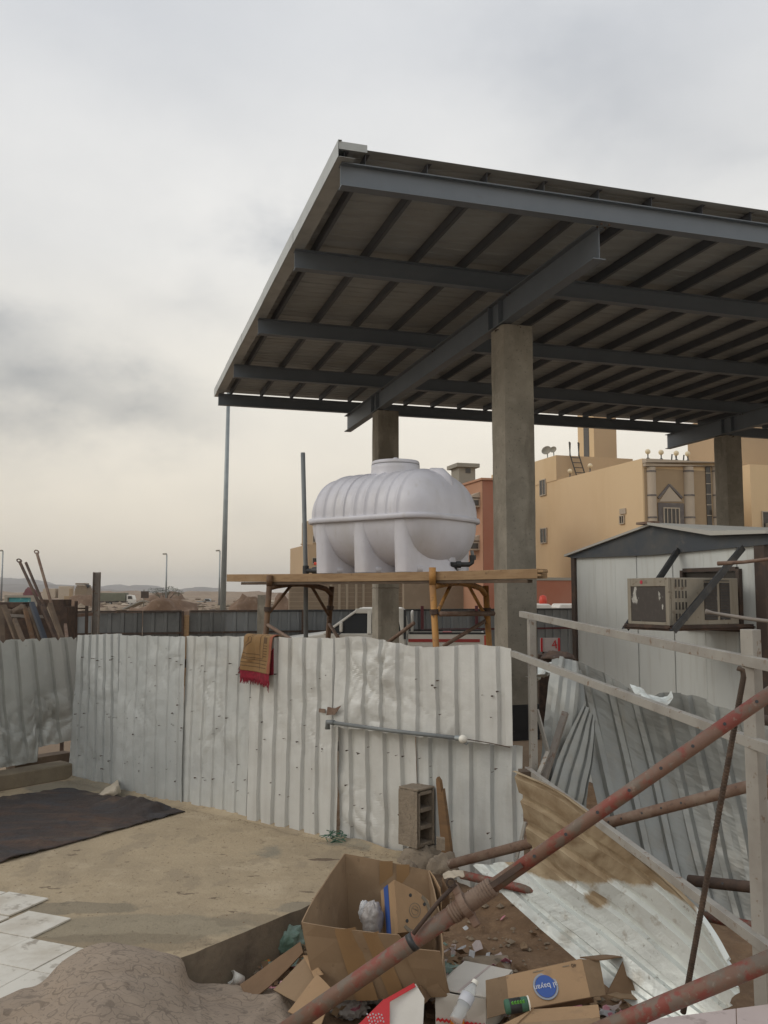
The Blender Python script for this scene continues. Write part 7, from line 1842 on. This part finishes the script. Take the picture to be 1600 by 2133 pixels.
for (a, b, w_) in ((.78, .90, .03), (.42, .92, .05)):
    c = lerp(lerp(A0, A1, a), lerp(A3, A2, a), b) + fnm * .004; sub(MB().obox(c, X_ * w_ * .5, Y_ * .002, fnm * .0005), 'small_print', 'print_grey', face)
# drink can, low carton strips in front
ca = W(1052, 2098, 3.98); cd = V((.96, .05, .12)).normalized()
t = thing('drink_can', 'dark green drink tin with white end lying before the printed box', 'can', tuple(ca))
MB().lathe([(0, 0), (.026, 0), (.030, .006), (.030, .094), (.026, .1), (0, .1)], ca, ax=cd, seg=24).build('body', 'net_green', t, smooth=True)
MB().lathe([(.0305, .02), (.0306, .07), (.0302, .07)], ca, ax=cd, seg=24).build('dark_label', 'black_plastic', t, smooth=True)
for k in range(5): MB().obox(ca + cd * (.03 + k * .012) + V((0, -.022, .021)), (.004, 0, .003), (0, .003, 0), (-.002, 0, .006)).build('green_mark', 'print_green', t)
MB().lathe([(.0, .1), (.031, .1), (.031, .106), (.022, .106), (.02, .102), (0, .102)], ca, ax=cd, seg=24).build('white_end', 'white_cap', t)
t = thing('cardboard_box', 'low crushed brown carton along the bottom edge before the printed box', 'box', tuple(W(1120, 2120, 3.95)))
panel(W(1045, 2150, 3.85), W(1250, 2120, 3.92), W(1246, 2094, 3.98), W(1108, 2103, 3.98), .005, .0, .004, 7, 11).build('front_flap', 'card_light', t)
panel(W(990, 2160, 3.82), W(1060, 2150, 3.84), W(1112, 2100, 3.98), W(1082, 2118, 3.94), .005, .0, .004, 6, 12).build('side_flap', 'card_light', t)
panel(W(1000, 2160, 3.80), W(1250, 2145, 3.86), W(1250, 2120, 3.92), W(1045, 2135, 3.88), .005, .0, .004, 6, 13).build('bottom_flap', 'card', t)
for (u, v, r_, lb) in ((928, 2122, .05, 'crumpled orange brown paper lump right of the red carton'), (855, 2120, .0, '')):
    if r_: c = floor_pt(u, v, .03) + V((0, -.0, .03)); crumple(c, r_, 12.2, 'card_light', 'paper_lump', lb, 'paper', (1, .8, .7), None, .5)
c = floor_pt(960, 1818, .03); 
P = patch([[W(922, 1822, 5.0), W(945, 1812, 5.05), W(965, 1812, 5.05)], [W(925, 1828, 4.98), W(945, 1830, 4.95), W(968, 1824, 4.97)]], 14, 6)
for r_ in P:
    for p in r_: p.z += .012 * fbm(p * 30, 2)
solo(MB().grid(P), 'torn_paper', 'cloth_bag', 'curled cream paper scrap on the dirt right of the large carton', 'paper', solid=.003, smooth=True)
# woven sack half buried in the dirt
c0_ = floor_pt(1010, 2008, .012); P = []
for i in range(9):
    P.append([c0_ + V(((j / 12 - .5) * .26, (i / 8 - .5) * .20, 0)) for j in range(13)])
for r_ in P:
    for p in r_: p.z = dirt_z(p.x, p.y) + .014 + .01 * fbm(p * 9, 2) - .03 * max(0, abs(p.x - c0_.x) / .13 - .7)
solo(MB().grid(P), 'woven_sack', 'wood_grey', 'grey woven sack half buried in the dirt behind the white carton', 'sack', smooth=True, solid=.004)
# litter between the boxes and grit on the slab: nobody could count it
rnd = random.Random(21); mb = MB()
for k in range(620):
    u0_, u1_, v0_, v1_ = rnd.choice(((440, 640, 1975, 2065), (440, 640, 1975, 2065), (895, 1060, 1985, 2133), (690, 930, 2060, 2133), (560, 760, 2040, 2133), (900, 1180, 1840, 2000), (980, 1330, 2060, 2133)))
    u = rnd.uniform(u0_, u1_); v = rnd.uniform(v0_, v1_)
    if v0_ == 1840 and rnd.random() < .75: continue
    c = floor_pt(u, v, rnd.uniform(.004, .09 if 520 < u < 1000 else .02)); s_ = rnd.choice((.01, .015, .02, .03, .045)) * rnd.uniform(.7, 1.1)
    if c.y > 4.43 + (c.x + .98) * 1.266 - .03 and c.x < .25: continue
    e1 = V((rnd.uniform(-1, 1), rnd.uniform(-1, 1), rnd.uniform(-.4, .4))).normalized() * s_; e2 = e1.cross(V((rnd.uniform(-.6, .6), rnd.uniform(-.6, .6), 1))).normalized() * s_ * rnd.uniform(.4, 1)
    m_ = rnd.choice((0, 0, 1, 1, 2, 3, 4, 5, 6)); k1 = UP * s_ * rnd.uniform(-.3, .6)
    P = [[c - e1 - e2, c - e2 + k1 * .5, c + e1 - e2], [c - e1 + k1, c + UP * s_ * rnd.uniform(-.2, .5), c + e1 + k1 * .3], [c - e1 + e2, c + e2 - k1 * .2, c + e1 + e2 + k1 * .4]]
    mb.grid(P, m_)
o = mb.build('litter', ['card', 'card_dark', 'bag_white', 'marble', 'bag_green', 'bag_pink', 'print_grey'], solid=.0015); o['kind'] = 'stuff'
mb = MB()
for k in range(1500):
    if k < 700: u, v = rnd.uniform(0, 860), rnd.uniform(1640, 1990)
    else: t_ = rnd.uniform(ed[0], ed[5]); p = FP(t_, 0, .03 + abs(rnd.gauss(0, .10))); u = None
    c = G(u, v, .001) if u is not None else V((p.x, p.y, .001)); r_ = rnd.uniform(.0015, .005)
    if u is not None and not (c.y > 4.45 + (c.x + .98) * 1.266 + .03): continue
    pts = [c + V((rnd.uniform(.7, 1.3) * r_ * a, r_ * b, r_ * d_)) for a, b, d_ in ((1, 0, 0), (0, 1, 0), (-1, 0, 0), (0, -1, 0), (0, 0, .8))]
    mb.add(pts, [(0, 1, 4), (1, 2, 4), (2, 3, 4), (3, 0, 4)], rnd.choice((0, 0, 1)))
o = mb.build('grit', ['rubble', 'dirt']); o['kind'] = 'stuff'
# sand drifted against the foot of the fence
P = []
for i in range(140):
    t_ = lerp(ed[0], ed[5] + .05, i / 139); row = []
    for j in range(9):
        w_ = .075 + .05 * fbm((t_ * 2.2, 1, 1), 3); s_ = j / 8; row.append(FP(t_, max(.0012, .028 * (1 + .8 * fbm((t_ * 3.1, 4, 2), 3)) * (1 - s_) ** 2 - .0005), .0 + w_ * 1.3 * s_))
    P.append(row)
o = MB().grid(P).build('sand_drift', 'slab', smooth=True); o['kind'] = 'stuff'
# larger clods that can be told apart
for k, (u, v, r_, lb) in enumerate(((1082, 2016, .03, 'largest earth clod on the dirt, next to the printed box'), (985, 1912, .016, 'small pale stone on the dirt right of the prop collar'), (1068, 1930, .014, 'small pale stone by the lower edge of the fallen sheet'), (965, 2008, .018, 'dark stone left of the woven sack'), (1060, 1958, .018, 'brown clod in the middle of the dirt'))):
    c = floor_pt(u, v, 0); solo(lump((c.x, c.y, c.z - r_ * .4), (r_ * 1.3, r_, r_), 60 + k), 'stone', 'rubble' if 'pale' in lb else 'dirt', lb, 'stone', smooth=True)
# pale marble slab close by in the corner
mp_ = [G(1350, 2124, .50), G(1640, 2086, .50), G(1700, 2400, .50), G(1280, 2400, .50)]
t = thing('stone_slab', 'pinkish marble slab across the bottom right corner', 'slab', tuple(mp_[0]))
for k, (a, b) in enumerate(((0, .62), (.625, 1))):
    q = [lerp(mp_[0], mp_[1], a), lerp(mp_[0], mp_[1], b), lerp(mp_[3], mp_[2], b), lerp(mp_[3], mp_[2], a)]
    MB().hexa([p - UP * .02 for p in q[::-1]], [p for p in q[::-1]]).build('slab_piece', 'marble', t, bevel=.002)
for k, (u, h) in enumerate(((1420, .0), (1560, .0))):
    p = G(u, 2200, .48); MB().box((p.x, p.y, .115), (.05, .05, .72)).build('leg', 'frame_grey', t)

# ================================================================== DUSTY AIR
hz_ = bpy.data.materials.new('haze'); hz_.use_nodes = True; hn = hz_.node_tree; hn.nodes.clear()
ho = hn.nodes.new('ShaderNodeOutputMaterial'); hv = hn.nodes.new('ShaderNodeVolumePrincipled')
hv.inputs['Color'].default_value = (.97, .97, .98, 1); hv.inputs['Density'].default_value = .00020; hv.inputs['Anisotropy'].default_value = .2
hn.links.new(hv.outputs[0], ho.inputs['Volume'])
mb = MB().box((0, 2400, 42), (18000, 6000, 94)); MT['haze'] = hz_
o = mb.build('haze', 'haze'); o['kind'] = 'stuff'
for o in bpy.data.objects:
    if 'o' in o.keys(): del o['o']
